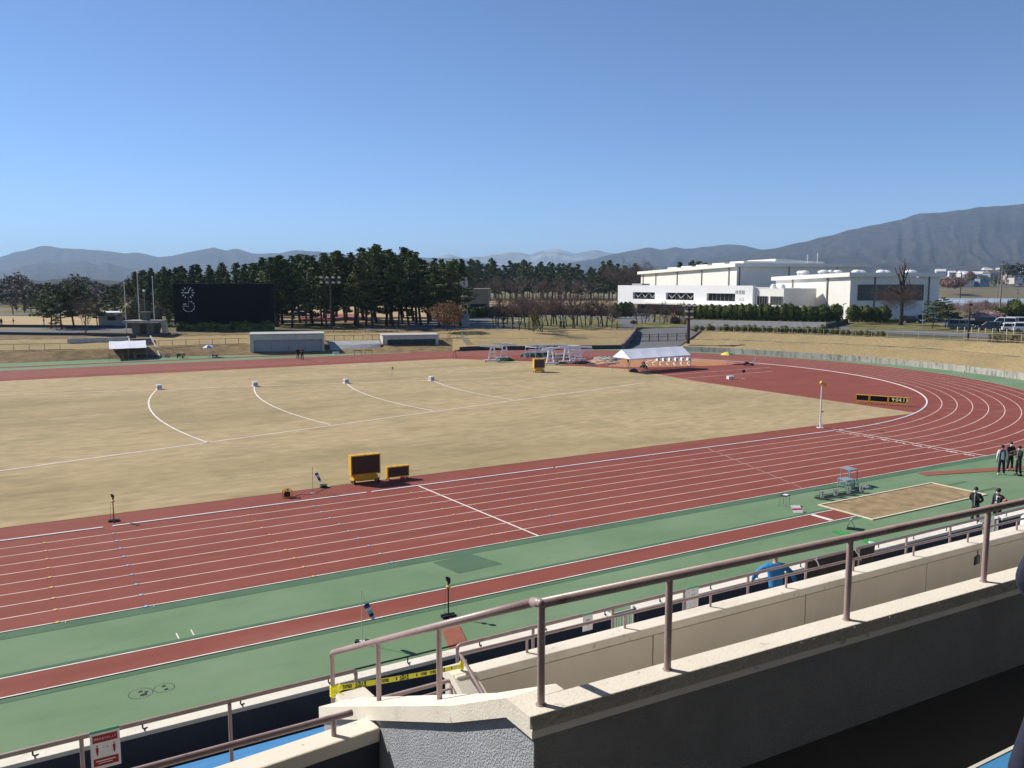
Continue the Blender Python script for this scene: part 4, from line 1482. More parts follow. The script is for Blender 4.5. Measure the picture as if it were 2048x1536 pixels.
def windsock(u, v, h, lab, base_white, sx, sz):
    p = g0(u, v)
    t = thing('windsock', lab, 'windsock', p, FACE, 'windsocks on slim poles')
    MB().tube([(0, 0, 0.02), (0, 0, h)], 0.011, 8).build('pole', M['white_metal'] if base_white else M['grey_metal'], t)
    mb = MB()
    if base_white:
        mb.box(-0.24, 0.24, -0.14, 0.14, 0.0, 0.07)
        mb.build('base', M['white_metal'], t)
        for x in (-0.17, 0.13):
            MB().box(x-0.055, x+0.055, -0.10, 0.10, 0.071, 0.13).build('weight', M['black'], t)
    else:
        mb.lathe([(0.15, 0), (0.15, 0.03), (0.03, 0.05)], (0, 0, 0), 14)
        mb.build('base', M['grey_metal'], t)
    MB().tube([(0, 0, h-0.02), (sx, 0, sz)], 0.0035, 5).build('line', M['grey_metal'], t)
    A = Vector((sx, 0, sz))
    d = Vector((0.42, 0.0, -0.9)).normalized()
    cols = [mat('sock_navy', (0.03, 0.05, 0.22), 0.8, 0.1), M['cloth_white'], mat('sock_blue', (0.2, 0.42, 0.8), 0.8, 0.1), M['cloth_navy'], mat('sock_pale', (0.32, 0.52, 0.85), 0.8, 0.1)]
    ln = 0.10
    for i, m in enumerate(cols):
        mb = MB()
        a, b = A+d*(ln*i), A+d*(ln*(i+1))
        mb.tube([a, b], [0.095-0.007*i, 0.095-0.007*(i+1)], 12, cap=False)
        mb.build('band', m, t)
    return t


windsock(626, 987, 1.42, 'blue and white windsock on a slim pole inside the kerb near the yellow board', False, 0.20, 1.10)
windsock(725, 1289, 1.78, 'blue and white windsock on a slim pole with white foot by the jump runway', True, 0.14, 1.28)

# ---- small devices inside the kerb
p = g0(575, 995)
t = thing('generator', 'small yellow framed generator standing by the kerb left of the windsock', 'generator', p, -0.3)
mb = MB()
for x in (-0.23, 0.23):
    for y in (-0.16, 0.16):
        mb.bar((x, y, 0), (x, y, 0.42), 0.035)
    mb.bar((x, -0.16, 0.42), (x, 0.16, 0.42), 0.035)
for y in (-0.16, 0.16):
    mb.bar((-0.23, y, 0.42), (0.23, y, 0.42), 0.035)
    mb.bar((-0.23, y, 0.04), (0.23, y, 0.04), 0.035)
mb.build('cage', M['yellow'], t)
MB().box(-0.17, 0.14, -0.12, 0.12, 0.06, 0.3).build('engine', M['black'], t, bevel=0.03)
MB().box(-0.15, 0.10, -0.11, 0.11, 0.31, 0.40).build('fuel_tank', M['yellow'], t, bevel=0.03)
MB().lathe([(0.06, 0), (0.06, 0.05)], (0.02, 0, 0.42), 10).build('knob', M['black'], t)
p2 = g0(640, 976)
t = MB()
t.lathe([(0.22, 0.03), (0.22, 0.06), (0.10, 0.07), (0.10, 0.13), (0.21, 0.14), (0.21, 0.17)], (p2.x+0.2, p2.y, 0), 16)
tag(t.build('cable_reel', M['net_green']), 'flat green cable reel lying at the turf edge', 'cable reel')
mb = MB()
c = [p+Vector((0.3, -0.1, 0.02)), p+Vector((0.8, 0.2, 0.02)), p+Vector((1.3, 0.0, 0.02)), p2+Vector((0.3, -0.3, 0.02)), p2+Vector((0.9, 0.1, 0.02)), Vector((b1.x-0.4, b1.y+0.1, 0.02))]
mb.tube(dense(c, 6), 0.012, 5)
tag(mb.build('power_cable', M['black']), 'thin black cable lying between the generator and the large yellow board', 'cable')

# ---- distance markers on the turf
for (u, v), num in (((318, 779), '60'), ((510, 773), '50'), ((692, 767), '40'), ((863, 761.5), '30')):
    p = g0(u, v)
    t = thing('distance_marker', 'white box marker with the number %s on the turf line' % num, 'distance marker', p, FACE-0.95, 'white distance markers')
    MB().hexa([(-0.27, -0.27, 0), (0.27, -0.27, 0), (0.27, 0.27, 0), (-0.27, 0.27, 0), (-0.23, -0.23, 0.52), (0.23, -0.23, 0.52), (0.23, 0.23, 0.52), (-0.23, 0.23, 0.52)]).build('box', M['white'], t)
    for k in range(2):
        mb = MB()
        rz = Matrix.Rotation(k*math.pi/2, 4, 'Z')
        text_into(mb, num, rz @ frame((0, -0.262, 0.26), (1, 0, 0), (0, 0.08, 1)), 0.40)
        mb.build('number', M['red_paint'] if k == 0 else M['cloth_navy'], t)
p = g0(784, 755)
t = thing('marker_flag', 'slim marker flag standing on the turf between the numbers 40 and 30', 'marker flag', p, FACE)
MB().tube([(0, 0, 0), (0, 0, 1.05)], 0.012, 6).build('pole', M['wood'], t)
MB().box(0.0, 0.16, -0.006, 0.006, 0.95, 1.15).build('flag', M['bluegrey'], t)
MB().box(-0.02, 0.15, -0.008, 0.008, 1.15, 1.25).build('flag_top', M['black'], t)

# ---- folded throwing cage: white gantries, ring frame, green nets


def gantry(u, v, h, blen0, blen1, rz, lab, drop=0.25):
    p = g0(u, v)
    t = thing('cage_gantry', lab, 'cage frame', p, rz, 'white frames of the folded throwing cage')
    mb = MB()
    for s in (-1, 1):
        mb.bar((s*0.52, 0, 0.3), (s*0.20, 0, h), 0.19, 0.19)
    mb.bar((-0.26, 0, h), (0.26, 0, h), 0.22, 0.22)
    mb.build('tower', M['white_metal'], t)
    for i in range(3):
        z = 0.5+(h-0.5)*(i+0.5)/3.0
        hw = 0.52-0.32*(z-0.3)/(h-0.3)
        MB().bar((-hw, 0, z), (hw, 0, z), 0.10, 0.12).build('rung', M['white_metal'], t)
    MB().bar((-blen0, -0.02, h-0.05+drop*blen0*.3), (blen1, -0.02, h-0.05-drop*blen1*.3), 0.20, 0.26).build('beam', M['white_metal'], t)
    MB().box(-1.15, 1.05, -0.22, 0.22, 0.14, 0.36).build('base', M['white_metal'], t)
    for x in (-1.0, 0.9):
        for y in (-0.2, 0.2):
            k_ = MB()
            wheel(k_, (x, y, 0.09), 0.09, 0.06)
            k_.build('wheel', M['black'], t)
    return t


gantry(985, 724, 2.25, 1.75, 1.45, FACE+0.1, 'white cage gantry at the far left end of the folded throwing cage')
gantry(1009, 719, 2.30, 1.55, 1.75, FACE+0.05, 'second white cage gantry from the left, with a long sloping beam')
gantry(1082, 713, 1.75, 0.5, 0.9, FACE-0.1, 'small white cage gantry standing behind the yellow board')
gantry(1101, 730, 2.30, 1.25, 1.1, FACE+0.35, 'white cage gantry right of the distant yellow board', -0.3)
gantry(1134, 727, 2.35, 1.2, 1.2, FACE+0.2, 'white cage gantry in the middle of the cluster right of the yellow board', 0.1)
gantry(1157, 722, 2.1, 1.3, 1.9, FACE-0.1, 'white cage gantry at the right end of the folded throwing cage', 0.05)
t = thing('cage_ring', 'wide white pipe ring frame on legs among the folded cage gantries', 'cage frame', g0(1105, 716), FACE)
ring = []
for i in range(11):
    a = math.pi*2*i/10+0.3
    ring.append(Vector((4.2*math.cos(a), 2.6*math.sin(a), 1.75)))
mb = MB()
for i in range(10):
    mb.bar(ring[i], ring[i+1], 0.13, 0.13)
mb.build('ring', M['white_metal'], t)
for i in range(10):
    q = ring[i]
    MB().bar((q.x*1.05, q.y*1.05, 0.0), q, 0.12, 0.12).build('leg', M['white_metal'], t)
mb = MB()
for i in range(0, 10, 2):
    a, b = ring[i], ring[i+1]
    mb.bar((a.x, a.y, 0.25), (b.x, b.y, 0.25), 0.06, 0.06)
mb.build('foot_bar', M['white_metal'], t)


for i, (x0, y0, z0, x1, y1, z1) in enumerate(((-4.6, -1.6, .9, -0.6, -2.4, 1.15), (-3.6, 0.6, 1.2, 0.4, -0.4, 1.0), (-0.5, 1.4, 1.5, 3.9, 0.8, 1.2), (0.4, -2.2, 0.75, 4.6, -1.4, 0.95), (2.2, 0.2, 1.15, 6.0, -0.6, 1.3), (-1.6, -2.6, 0.3, 2.8, -3.0, 0.35))):
    MB().bar((x0, y0, z0), (x1, y1, z1), 0.17, 0.2).build('spar', M['white_metal'], t)
    for q in ((x0, y0, z0), (x1, y1, z1)):
        MB().bar((q[0]*.94, q[1], 0), (q[0]*.94, q[1], q[2]), 0.1, 0.1).build('leg', M['white_metal'], t)


def heap(name, lab, cat, u, v, sx, sy, h, m, rz=FACE, seed=1, group=None, n=26, sharp=1.0):
    p = g0(u, v)
    rg = random.Random(seed)
    rows = []
    for j in range(n+1):
        row = []
        for i in range(n+1):
            x = (i/n*2-1)
            y = (j/n*2-1)
            e = max(0, 1-(x*x+y*y)**0.9)
            nz = noise.noise(Vector((x*3+seed*5, y*3, 0)))*0.5+noise.noise(Vector((x*8+seed, y*8, 3)))*0.28
            row.append((x*sx*(1+0.15*nz), y*sy*(1+0.15*nz), max(0.0, h*(e**0.45)*(0.65+0.7*nz*sharp)) if e > 0 else 0.0))
        rows.append(row)
    o = MB().strip(rows).build(name, m, smooth=False)
    o.location = (p.x, p.y, 0.03)
    o.rotation_euler = (0, 0, rz)
    return tag(o, lab, cat, group)


for (u, v, sx, sy, h, s, lab) in ((1011, 722, 1.2, 0.9, 0.65, 3, 'dark green net heap at the left end of the cage'), (1065, 713, 1.9, 1.2, 0.8, 5, 'dark green net heap inside the ring frame of the cage'),
                                 (1093, 715, 1.4, 1.0, 0.95, 9, 'dark green net heap just behind the distant yellow board'), (1128, 717, 1.9, 1.1, 0.6, 7, 'dark green net heap between the two right cage gantries'), (1118, 727, 1.2, 0.6, 0.45, 12, 'low dark green net heap in front of the cage')):
    heap('net_heap', lab, 'net', u, v, sx, sy, h, M['net_green'], seed=s, group='green nets of the folded cage')
heap('tarpaulin', 'crumpled dark grey tarpaulin at the right end of the cage frames', 'tarpaulin', 1166, 727, 1.2, 0.7, 0.5, M['black'], seed=21)
cm = mat('pink_clay_cover', (0.50, 0.30, 0.19), 0.95, 0.15, 1.5, layers=(((0.12, 0.10, 0.09), 1.2, 0.55, 0.62, 0.8, None),))
heap('cover_sheet', 'crumpled pinkish cover sheet piled left of the white tent', 'cover sheet', 1205, 726, 2.4, 2.2, 0.55, cm, seed=33)
heap('cover_sheet', 'folded dark edged cover sheet beyond the pinkish pile', 'cover sheet', 1215, 719, 2.0, 1.4, 0.6, M['concrete'], seed=35)
for i, (u, v) in enumerate(((1182, 731), (1188, 728), (1222, 729))):
    p = g0(u, v)
    rz = FACE+0.3*i-0.2
    o = MB().box(-0.7, 0.7, -0.12, 0.12, 0, 0.12).box(-0.5, 0.6, -0.06, 0.2, 0.12, 0.2).build('frame_bundle', M['grey_metal'])
    o.location = p
    o.rotation_euler = (0, 0, rz)
    tag(o, ['grey frame bundle lying nearest the turf by the cage', 'grey frame bundle lying against the pinkish cover', 'grey frame bundle on the right side of the pinkish cover'][i], 'frame bundle', 'grey frame bundles by the cage')

# ---- long white tent with tables under it
EZ, RZT = 1.85, 2.85
e00, e01 = G(1260, 718, EZ), G(1225, 714, EZ)      # front and back eave of the near gable
e10 = G(1382, 710, EZ)
r0_ = G(1243, 699, RZT)
r1_ = G(1365, 694, RZT)
dv_ = e10-e00
e11 = e01+dv_
r1_ = r0_+Vector((dv_.x, dv_.y, 0))
t = thing('event_tent', 'long white gabled event tent of four bays beside the clay area', 'tent', (0, 0, 0))
mb = MB()
nb = 4
for i in range(nb):
    for A, Bq in ((e00, r0_), (r0_, e01)):
        rowsT = []
        for j in range(7):
            tt = (i+j/6)/nb
            sag = 0.05*math.sin(math.pi*j/6)
            row = []
            for k2 in range(6):
                q = A.lerp(Bq, k2/5)+dv_*tt
                q = Vector((q.x, q.y, q.z-sag*math.sin(math.pi*min(max(k2/5, 0.1), 0.9))))
                row.append(q)
            rowsT.append(row)
        mb.strip(rowsT)
for q0 in (Vector((0, 0, 0)), dv_):
    mb.poly([e00+q0, e01+q0, r0_+q0])
mb.build('canopy', M['tent'], t, smooth=False)
mb = MB()
for A, Bq in ((e00, e10), (e01, e11)):
    a = A+Vector((0, 0, -0.16))
    b = Bq+Vector((0, 0, -0.16))
    mb.strip([[a, b], [A, Bq]])
mb.build('valance', M['tent'], t)
for A in (e00, e01):
    for i in range(nb+1):
        q = A+dv_*(i/nb)
        MB().tube([(q.x, q.y, 0), (q.x, q.y, EZ)], 0.022, 8).build('pole', M['grey_metal'], t)
MB().tube([r0_+Vector((0, 0, -0.04)), r1_+Vector((0, 0, -0.04))], 0.02, 6).build('ridge_pole', M['grey_metal'], t)


def table(u, v, L, rz, lab, top, h=0.70, w=0.5, group='long tables'):
    p = g0(u, v)
    t = thing('long_table', lab, 'table', p, rz, group)
    MB().box(-L/2, L/2, -w/2, w/2, h-0.04, h).build('tabletop', top, t)
    for x in (-L/2+0.15, L/2-0.15):
        for y in (-w/2+0.05, w/2-0.05):
            MB().bar((x, y, 0), (x, y, h-0.04), 0.03).build('leg', M['grey_metal'], t)
    return t


trz = math.atan2(dv_.y, dv_.x)
for i, (u, v) in enumerate(((1297, 738), (1322, 736), (1346, 734), (1370, 732))):
    table(u, v, 1.8, trz, ['brown long table under the tent beside the black gear', 'second brown long table from the left under the white tent', 'third brown long table from the left under the white tent', 'brown long table under the right end of the white tent'][i], M['wood'])
p = g0(1287, 738)
t = thing('gear_cart', 'pile of black gear on a small cart under the left end of the tent', 'cart', p, trz)
MB().box(-0.4, 0.4, -0.3, 0.3, 0.2, 0.45).build('box', M['black'], t, bevel=0.03)
MB().box(-0.2, 0.15, -0.2, 0.2, 0.45, 0.95).build('bag', M['black'], t, bevel=0.08)
for x in (-0.3, 0.3):
    k_ = MB()
    wheel(k_, (x, -0.3, 0.12), 0.12, 0.06, 'y')
    k_.build('wheel', M['grey_metal'], t)
p = g0(1268, 744)
heap('equipment_bag', 'white and black equipment bag at the left front of the tent', 'bag', 1267, 744, 0.6, 0.4, 0.5, M['cloth_grey'], seed=40)
p = g0(1256, 742)
t = thing('wooden_tripod', 'wooden tripod standing at the left front corner of the white tent', 'tripod', p, 0.3)
for a in range(3):
    an = a*2.094+0.5
    MB().bar((0.55*math.cos(an), 0.55*math.sin(an), 0), (0.05*math.cos(an), 0.05*math.sin(an), 1.25), 0.05).build('leg', M['wood'], t)
MB().cbox((0, 0, 1.35), 0.18, 0.15, 0.22).build('head', M['black'], t)
p = g0(910, 715)
t = thing('wooden_tripod', 'small tripod standing on the far straight left of the cage', 'tripod', p, 0.3)
for a in range(3):
    an = a*2.094+0.2
    MB().bar((0.4*math.cos(an), 0.4*math.sin(an), 0), (0.05*math.cos(an), 0.05*math.sin(an), 1.0), 0.05).build('leg', M['trim'], t)
MB().cbox((0, 0, 1.08), 0.14, 0.12, 0.18).build('head', M['wood'], t)
# white lane boxes at the ends of the curved clay lines
for i in range(6):
    p = g0(1316+12.2*i, 721.5+0.6*(i % 2))
    t = thing('lane_box', 'white lane number box, %s, in the row on the clay behind the tent' % ['leftmost', 'second from left', 'third from left', 'third from right', 'second from right', 'rightmost'][i], 'lane box', p, FACE+0.4, 'white lane boxes on the clay')
    MB().hexa([(-0.24, -0.24, 0), (0.24, -0.24, 0), (0.24, 0.24, 0), (-0.24, 0.24, 0), (-0.2, -0.2, 0.5), (0.2, -0.2, 0.5), (0.2, 0.2, 0.5), (-0.2, 0.2, 0.5)]).build('box', M['white'], t)
    MB().box(-0.12, 0.12, -0.245, -0.236, 0.1, 0.36).build('panel', M['bluegrey'], t)

# ---- parasols


def parasol(u, v, r, h, cols, lab, tilt=0.0, group='beach parasols'):
    p = g0(u, v)
    t = thing('parasol', lab, 'parasol', p, FACE, group)
    MB().tube([(0, 0, 0), (0, 0, h+0.42)], 0.02, 8).build('pole', M['white_metal'], t)
    MB().lathe([(0.22, 0), (0.2, 0.08), (0.04, 0.12)], (0, 0, 0), 12).build('base', M['grey_metal'], t)
    rt = Matrix.Rotation(tilt, 4, 'Y')
    ctr = Vector((0, 0, h))
    for k in range(8):
        rowsP = []
        for j in range(6):
            s = j/5
            row = []
            for q in range(5):
                a = 2*math.pi*(k+q/4)/8
                rr2 = r*s*(1-0.03*math.sin(math.pi*q/4)*s)
                z = 0.42*(1-s*s*0.9)-0.10
                row.append(ctr+(rt @ Vector((rr2*math.cos(a), rr2*math.sin(a), z))))
            rowsP.append(row)
        o = MB().strip(rowsP).build('canopy_panel', cols[k % len(cols)], t, smooth=True)
    return t


pc = lambda n, c: mat(n, c, 0.7, 0.06)
parasol(1454, 728, 0.95, 1.35, [pc('parasol_red', (0.6, 0.05, 0.05)), pc('parasol_blue', (0.06, 0.1, 0.3)), pc('parasol_red2', (0.55, 0.12, 0.05)), pc('parasol_orange', (0.7, 0.25, 0.04)),
                                  pc('parasol_yellow', (0.75, 0.6, 0.05)), pc('parasol_yellow2', (0.72, 0.6, 0.08)), pc('parasol_green', (0.05, 0.35, 0.12)), pc('parasol_red3', (0.62, 0.1, 0.1))], 'open parasol with coloured segments on the clay right of the tent')
parasol(418, 714, 0.95, 1.5, [pc('parasol_navy', (0.03, 0.06, 0.35)), M['cloth_white']], 'blue and white parasol beside the far straight')
p = g0(1497, 731)
t = thing('equipment_cart', 'small black equipment cart with a bent handle right of the coloured parasol', 'cart', p, FACE)
MB().box(-0.7, 0.6, -0.3, 0.3, 0.16, 0.30).build('deck', M['black_metal'], t)
MB().box(-0.5, 0.0, -0.2, 0.2, 0.30, 0.5).build('load', M['cloth_grey'], t, bevel=0.05)
MB().tube([(0.6, -0.25, 0.25), (0.85, -0.25, 0.9), (0.95, -0.2, 1.0), (0.95, 0.2, 1.0), (0.85, 0.25, 0.9), (0.6, 0.25, 0.25)], 0.03, 8).build('handle', M['grey_metal'], t)
for x in (-0.55, 0.5):
    for y in (-0.3, 0.3):
        k_ = MB()
        wheel(k_, (x, y, 0.1), 0.1, 0.06, 'y')
        k_.build('wheel', M['black'], t)
p = g0(1461, 758)
t = thing('white_crate', 'white crate with an orange sack beside it on the red area', 'crate', p, FACE+0.3)
MB().box(-0.38, 0.38, -0.25, 0.25, 0, 0.30).build('box', M['white'], t)
MB().box(-0.39, 0.39, -0.26, 0.26, 0.30, 0.36).build('lid', M['cloth_white'], t)
heap('orange_sack', 'pale orange sack lying right of the white crate', 'sack', 1471, 758.5, 0.45, 0.25, 0.2, mat('orange_sack', (0.6, 0.3, 0.15), 0.9, 0.1), seed=44)
p = g0(1487, 757)
t = thing('paddle_sign', 'small black round paddle sign on a stand in the red area', 'sign', p, FACE)
MB().tube([(0, 0, 0), (0, 0, 0.72)], 0.02, 6).build('pole', M['grey_metal'], t)
MB().tube([(0, -0.02, 0.86), (0, 0.02, 0.86)], 0.18, 16).build('paddle', M['black'], t)
MB().box(-0.2, 0.2, -0.1, 0.1, 0, 0.04).build('base', M['white_metal'], t)

# ---- long jump side: steps, number rack, table, boards, mats
p = g0(1700, 974)
t = thing('step_stand', 'blue-grey metal stand of two table-like steps beside the sand pit', 'step stand', p, -0.08)


def frame_table(par_, cx, cy, w, d, h, m):
    MB().box(cx-w/2, cx+w/2, cy-d/2, cy+d/2, h-0.035, h).build('step', m, par_)
    for sx_ in (-1, 1):
        for sy_ in (-1, 1):
            MB().bar((cx+sx_*(w/2-0.03), cy+sy_*(d/2-0.03), 0), (cx+sx_*(w/2-0.03), cy+sy_*(d/2-0.03), h-0.035), 0.04).build('leg', m, par_)
    mb = MB()
    for sy_ in (-1, 1):
        mb.bar((cx-w/2+0.05, cy+sy_*(d/2-0.03), h*.28), (cx+w/2-0.05, cy+sy_*(d/2-0.03), h*.28), 0.03)
    for sx_ in (-1, 1):
        mb.bar((cx+sx_*(w/2-0.03), cy-d/2+0.05, h*.28), (cx+sx_*(w/2-0.03), cy+d/2-0.05, h*.28), 0.03)
    mb.build('brace', m, par_)


frame_table(t, -0.30, 0.0, 0.62, 0.66, 0.50, M['bluegrey'])
frame_table(t, 0.36, 0.42, 0.62, 0.66, 0.92, M['bluegrey'])
pa, pb = g0(1638, 1000), g0(1727, 985)
t = thing('number_rack', 'low black rack holding white number plates 3 4 5 6 beside the sand pit', 'rack', pa, math.atan2(pb.y-pa.y, pb.x-pa.x))
Lr = (pb-pa).length
mb = MB()
for y in (0.0, 0.30):
    mb.bar((0, y, 0.05), (Lr, y, 0.05), 0.04, 0.05)
    mb.bar((0, y, 0.13), (Lr, y, 0.13), 0.02, 0.03)
mb.bar((0, 0.3, 0.42), (Lr, 0.3, 0.42), 0.025, 0.025)
for i in range(7):
    x = Lr*i/6
    mb.bar((x, 0, 0.06), (x, 0.3, 0.06), 0.02, 0.03)
mb.build('frame', M['black_metal'], t)
for i in range(4):
    x = 0.22+(Lr-0.42)*i/3
    MB().box(x-0.14, x+0.14, -0.02, -0.008, 0.08, 0.46).build('number_plate', M['white'], t)
    mb = MB()
    mb.bar((x-0.13, 0.02, 0.1), (x-0.13, 0.02, 0.45), 0.025)
    mb.bar((x+0.13, 0.02, 0.1), (x+0.13, 0.02, 0.45), 0.025)
    mb.build('upright', M['black_metal'], t)
    mb = MB()
    text_into(mb, str(3+i), frame((x, -0.022, 0.255), (1, 0, 0), (0, 0, 1)), 0.32)
    mb.build('number', M['black'], t)
p = g0(1731, 976)
heap('hose_coil', 'small tangle of grey hose at the right end of the number rack', 'hose', 1733, 977, 0.25, 0.2, 0.22, M['grey_metal'], seed=50)
p = g0(1569, 1011)
t = thing('stool_table', 'small dark table with thin legs beside the jump runway', 'table', p, 0.3)
MB().box(-0.22, 0.24, -0.17, 0.17, 0.50, 0.53).build('tabletop', M['cloth_grey'], t)
MB().box(-0.05, 0.22, -0.13, 0.1, 0.531, 0.55).build('papers', M['cloth_white'], t)
for x in (-0.2, 0.2):
    for y in (-0.15, 0.15):
        MB().bar((x*1.1, y*1.1, 0), (x, y, 0.5), 0.02).build('leg', M['grey_metal'], t)
p = g0(1598, 1027)
t = thing('foul_board', 'tilted white board with a red stripe at the take-off line', 'board', p, -0.42)
for i, (m, z0, z1) in enumerate(((M['white'], 0.02, 0.12), (M['red_paint'], 0.12, 0.185), (M['white'], 0.185, 0.29))):
    k1, k2 = z0*1.5, z1*1.5
    MB().hexa([(-0.24, k1, z0), (0.24, k1, z0), (0.24, k1+0.02, z0), (-0.24, k1+0.02, z0), (-0.24, k2, z1), (0.24, k2, z1), (0.24, k2+0.02, z1), (-0.24, k2+0.02, z1)]).build('stripe', m, t)
MB().bar((0, 0.62, 0), (0, 0.42, 0.26), 0.04).build('strut', M['black'], t)
p = g0(1692, 1056)
t = thing('result_board', 'black framed result board leaning on a strut beside the runway', 'board', p, 3.62)
for m, n_, e in ((M['white'], 'frame', 0.0), (M['black'], 'panel', 0.03)):
    z0, z1 = 0.02+e, 0.46-e
    y0 = -0.004 if e else 0.0
    MB().hexa([(-0.26+e, y0+z0*.4, z0), (0.26-e, y0+z0*.4, z0), (0.26-e, 0.025+z0*.4, z0), (-0.26+e, 0.025+z0*.4, z0),
               (-0.26+e, y0+z1*.4, z1), (0.26-e, y0+z1*.4, z1), (0.26-e, 0.025+z1*.4, z1), (-0.26+e, 0.025+z1*.4, z1)]).build(n_, m, t)
MB().bar((0, 0.42, 0), (0, 0.2, 0.42), 0.025).build('strut', M['grey_metal'], t)


def ground_mat(name, lab, cat, px, m, th, group=None, seed=0):
    pts = [G(*q) for q in px]
    c = sum(pts, Vector())/4
    rows = []
    for j in range(15):
        row = []
        for i in range(15):
            a = pts[0].lerp(pts[1], i/14).lerp(pts[3].lerp(pts[2], i/14), j/14)
            row.append((a.x, a.y, th+abs(noise.noise(Vector((a.x*2.2+seed, a.y*2.2, 0))))*th*1.5))
        rows.append(row)
    n = 15
    mb = MB().strip(rows)
    edge = [rows[0][i] for i in range(n)]+[rows[j][n-1] for j in range(1, n)]+[rows[n-1][i] for i in range(n-2, -1, -1)]+[rows[j][0] for j in range(n-2, 0, -1)]
    for i in range(len(edge)):
        a, b = edge[i], edge[(i+1) % len(edge)]
        mb.poly([(a[0], a[1], 0.008), (b[0], b[1], 0.008), b, a])
    return tag(mb.build(name, m), lab, cat, group)


ground_mat('rubber_mat', 'brick red rubber mat laid on the green beside the tall timing post', 'mat', [(884, 1261), (919, 1252), (946, 1312), (906, 1321)], M['mat_red'], 0.02, 'brick red rubber mats')
ground_mat('rubber_mat', 'long narrow brick red mat laid on the green beyond the sand pit', 'mat', [(1834, 946), (2120, 928), (2120, 934), (1851, 952)], M['mat_red'], 0.02, 'brick red rubber mats')
ground_mat('artificial_turf_mat', 'bright green mat lying on the green between the result board and the rail', 'mat', [(1664, 1064), (1672, 1061), (1703, 1069), (1691, 1073.5)], M['mat_green'], 0.03, 'bright green turf mats', 3)
ground_mat('artificial_turf_mat', 'bright green mat with a white cloth on it close to the front wall', 'mat', [(1723, 1083), (1734, 1079), (1762, 1086), (1748, 1093)], M['mat_green'], 0.03, 'bright green turf mats', 8)
heap('white_towel', 'small white cloth lying on the green mat by the front wall', 'cloth', 1744, 1087.5, 0.16, 0.12, 0.1, M['cloth_white'], seed=60)
# take-off markers beside the runway and drain covers
mb = MB()
for u, v in ((358, 1278), (388, 1271)):
    a = G(u, v)
    mb.box(a.x-0.02, a.x+0.02, a.y, a.y+0.5, 0.008, 0.012)
tag(mb.build('takeoff_ticks', M['line']), kind='structure')
for i, (u, v, r_) in enumerate(((281, 1387, 0.30), (328, 1376, 0.26))):
    p = g0(u, v)
    mb = MB()
    for k2 in range(24):
        a0, a1 = 2*math.pi*k2/24, 2*math.pi*(k2+0.7)/24
        mb.poly([(r_*math.cos(a0), r_*math.sin(a0), 0.008), (r_*math.cos(a1), r_*math.sin(a1), 0.008), ((r_+.015)*math.cos(a1), (r_+.015)*math.sin(a1), 0.008), ((r_+.015)*math.cos(a0), (r_+.015)*math.sin(a0), 0.008)])
    for x, y, s in ((0.0, 0.12, 0.06), (0.05, -0.10, 0.10), (0.14, 0.03, 0.05)) if i == 0 else ((0, 0.12, 0.06), (0.03, -0.1, 0.06)):
        mb.poly([(x-s, y-s*.6, 0.009), (x+s*.9, y-s*.7, 0.009), (x+s, y+s*.6, 0.009), (x-s*.3, y+s*.4, 0.009)])
    o = mb.build('drain_cover', M['black'])
    o.location = (p.x, p.y, 0.003)
    tag(o, ['round drain cover with black holes in the green, left of two', 'fainter round drain cover with two black holes, right of two'][i], 'drain cover', 'drain covers in the green')

# ---- far side: low tent, tables, cart, stakes, hurdles
EZ2, RZ2 = 1.7, 2.58
a0_, a1_ = G(218, 698, EZ2), G(293, 695, EZ2)
q0_, q1_ = G(218, 682.4, RZ2), G(291, 680.3, RZ2)
t = thing('event_tent', 'low white two-bay tent in front of the stairs on the far side', 'tent')
mb = MB()
for i in range(2):
    mb.strip([[a0_.lerp(a1_, (i+j/5)/2)+Vector((0, 0, -0.03*math.sin(math.pi*j/5))) for j in range(6)], [q0_.lerp(q1_, (i+j/5)/2)+Vector((0, 0, -0.04*math.sin(math.pi*j/5))) for j in range(6)]])
bk = (q0_-a0_)
b0_, b1_ = Vector((q0_.x+bk.x, q0_.y+bk.y, EZ2)), Vector((q1_.x+bk.x, q1_.y+bk.y, EZ2))
mb.strip([[q0_, q0_.lerp(q1_, .5), q1_], [b0_, b0_.lerp(b1_, .5), b1_]])
mb.poly([a0_, q0_, b0_])
mb.poly([a1_, b1_, q1_])
mb.build('canopy', M['tent'], t)
for q in (a0_, a0_.lerp(a1_, .5), a1_, b0_, b1_):
    MB().tube([(q.x, q.y, 0), (q.x, q.y, EZ2)], 0.03, 6).build('pole', M['grey_metal'], t)
rz2 = math.atan2(a1_.y-a0_.y, a1_.x-a0_.x)
for i, (u, v) in enumerate(((236, 718), (257, 717), (283, 716))):
    table(u, v, 1.8, rz2, ['yellowish table under the left end of the low far tent', 'yellowish table under the middle of the low far tent', 'yellowish table under the right end of the low far tent'][i], M['wood'])
p = g0(362, 716)
t = thing('tool_cart', 'yellow and green tool cart on the far green strip', 'cart', p, FACE)
MB().box(-0.5, 0.5, -0.3, 0.3, 0.25, 0.65).build('box', mat('cart_green', (0.03, 0.07, 0.03), 0.7), t)
MB().box(0.0, 0.52, -0.31, 0.31, 0.2, 0.7).build('panel', M['wood'], t)
MB().box(-0.52, 0.52, -0.33, 0.33, 0.71, 0.76).build('lid', M['wood'], t)
for x in (-0.4, 0.4):
    k_ = MB()
    wheel(k_, (x, -0.3, 0.12), 0.12, 0.06, 'y')
    k_.build('wheel', M['black'], t)
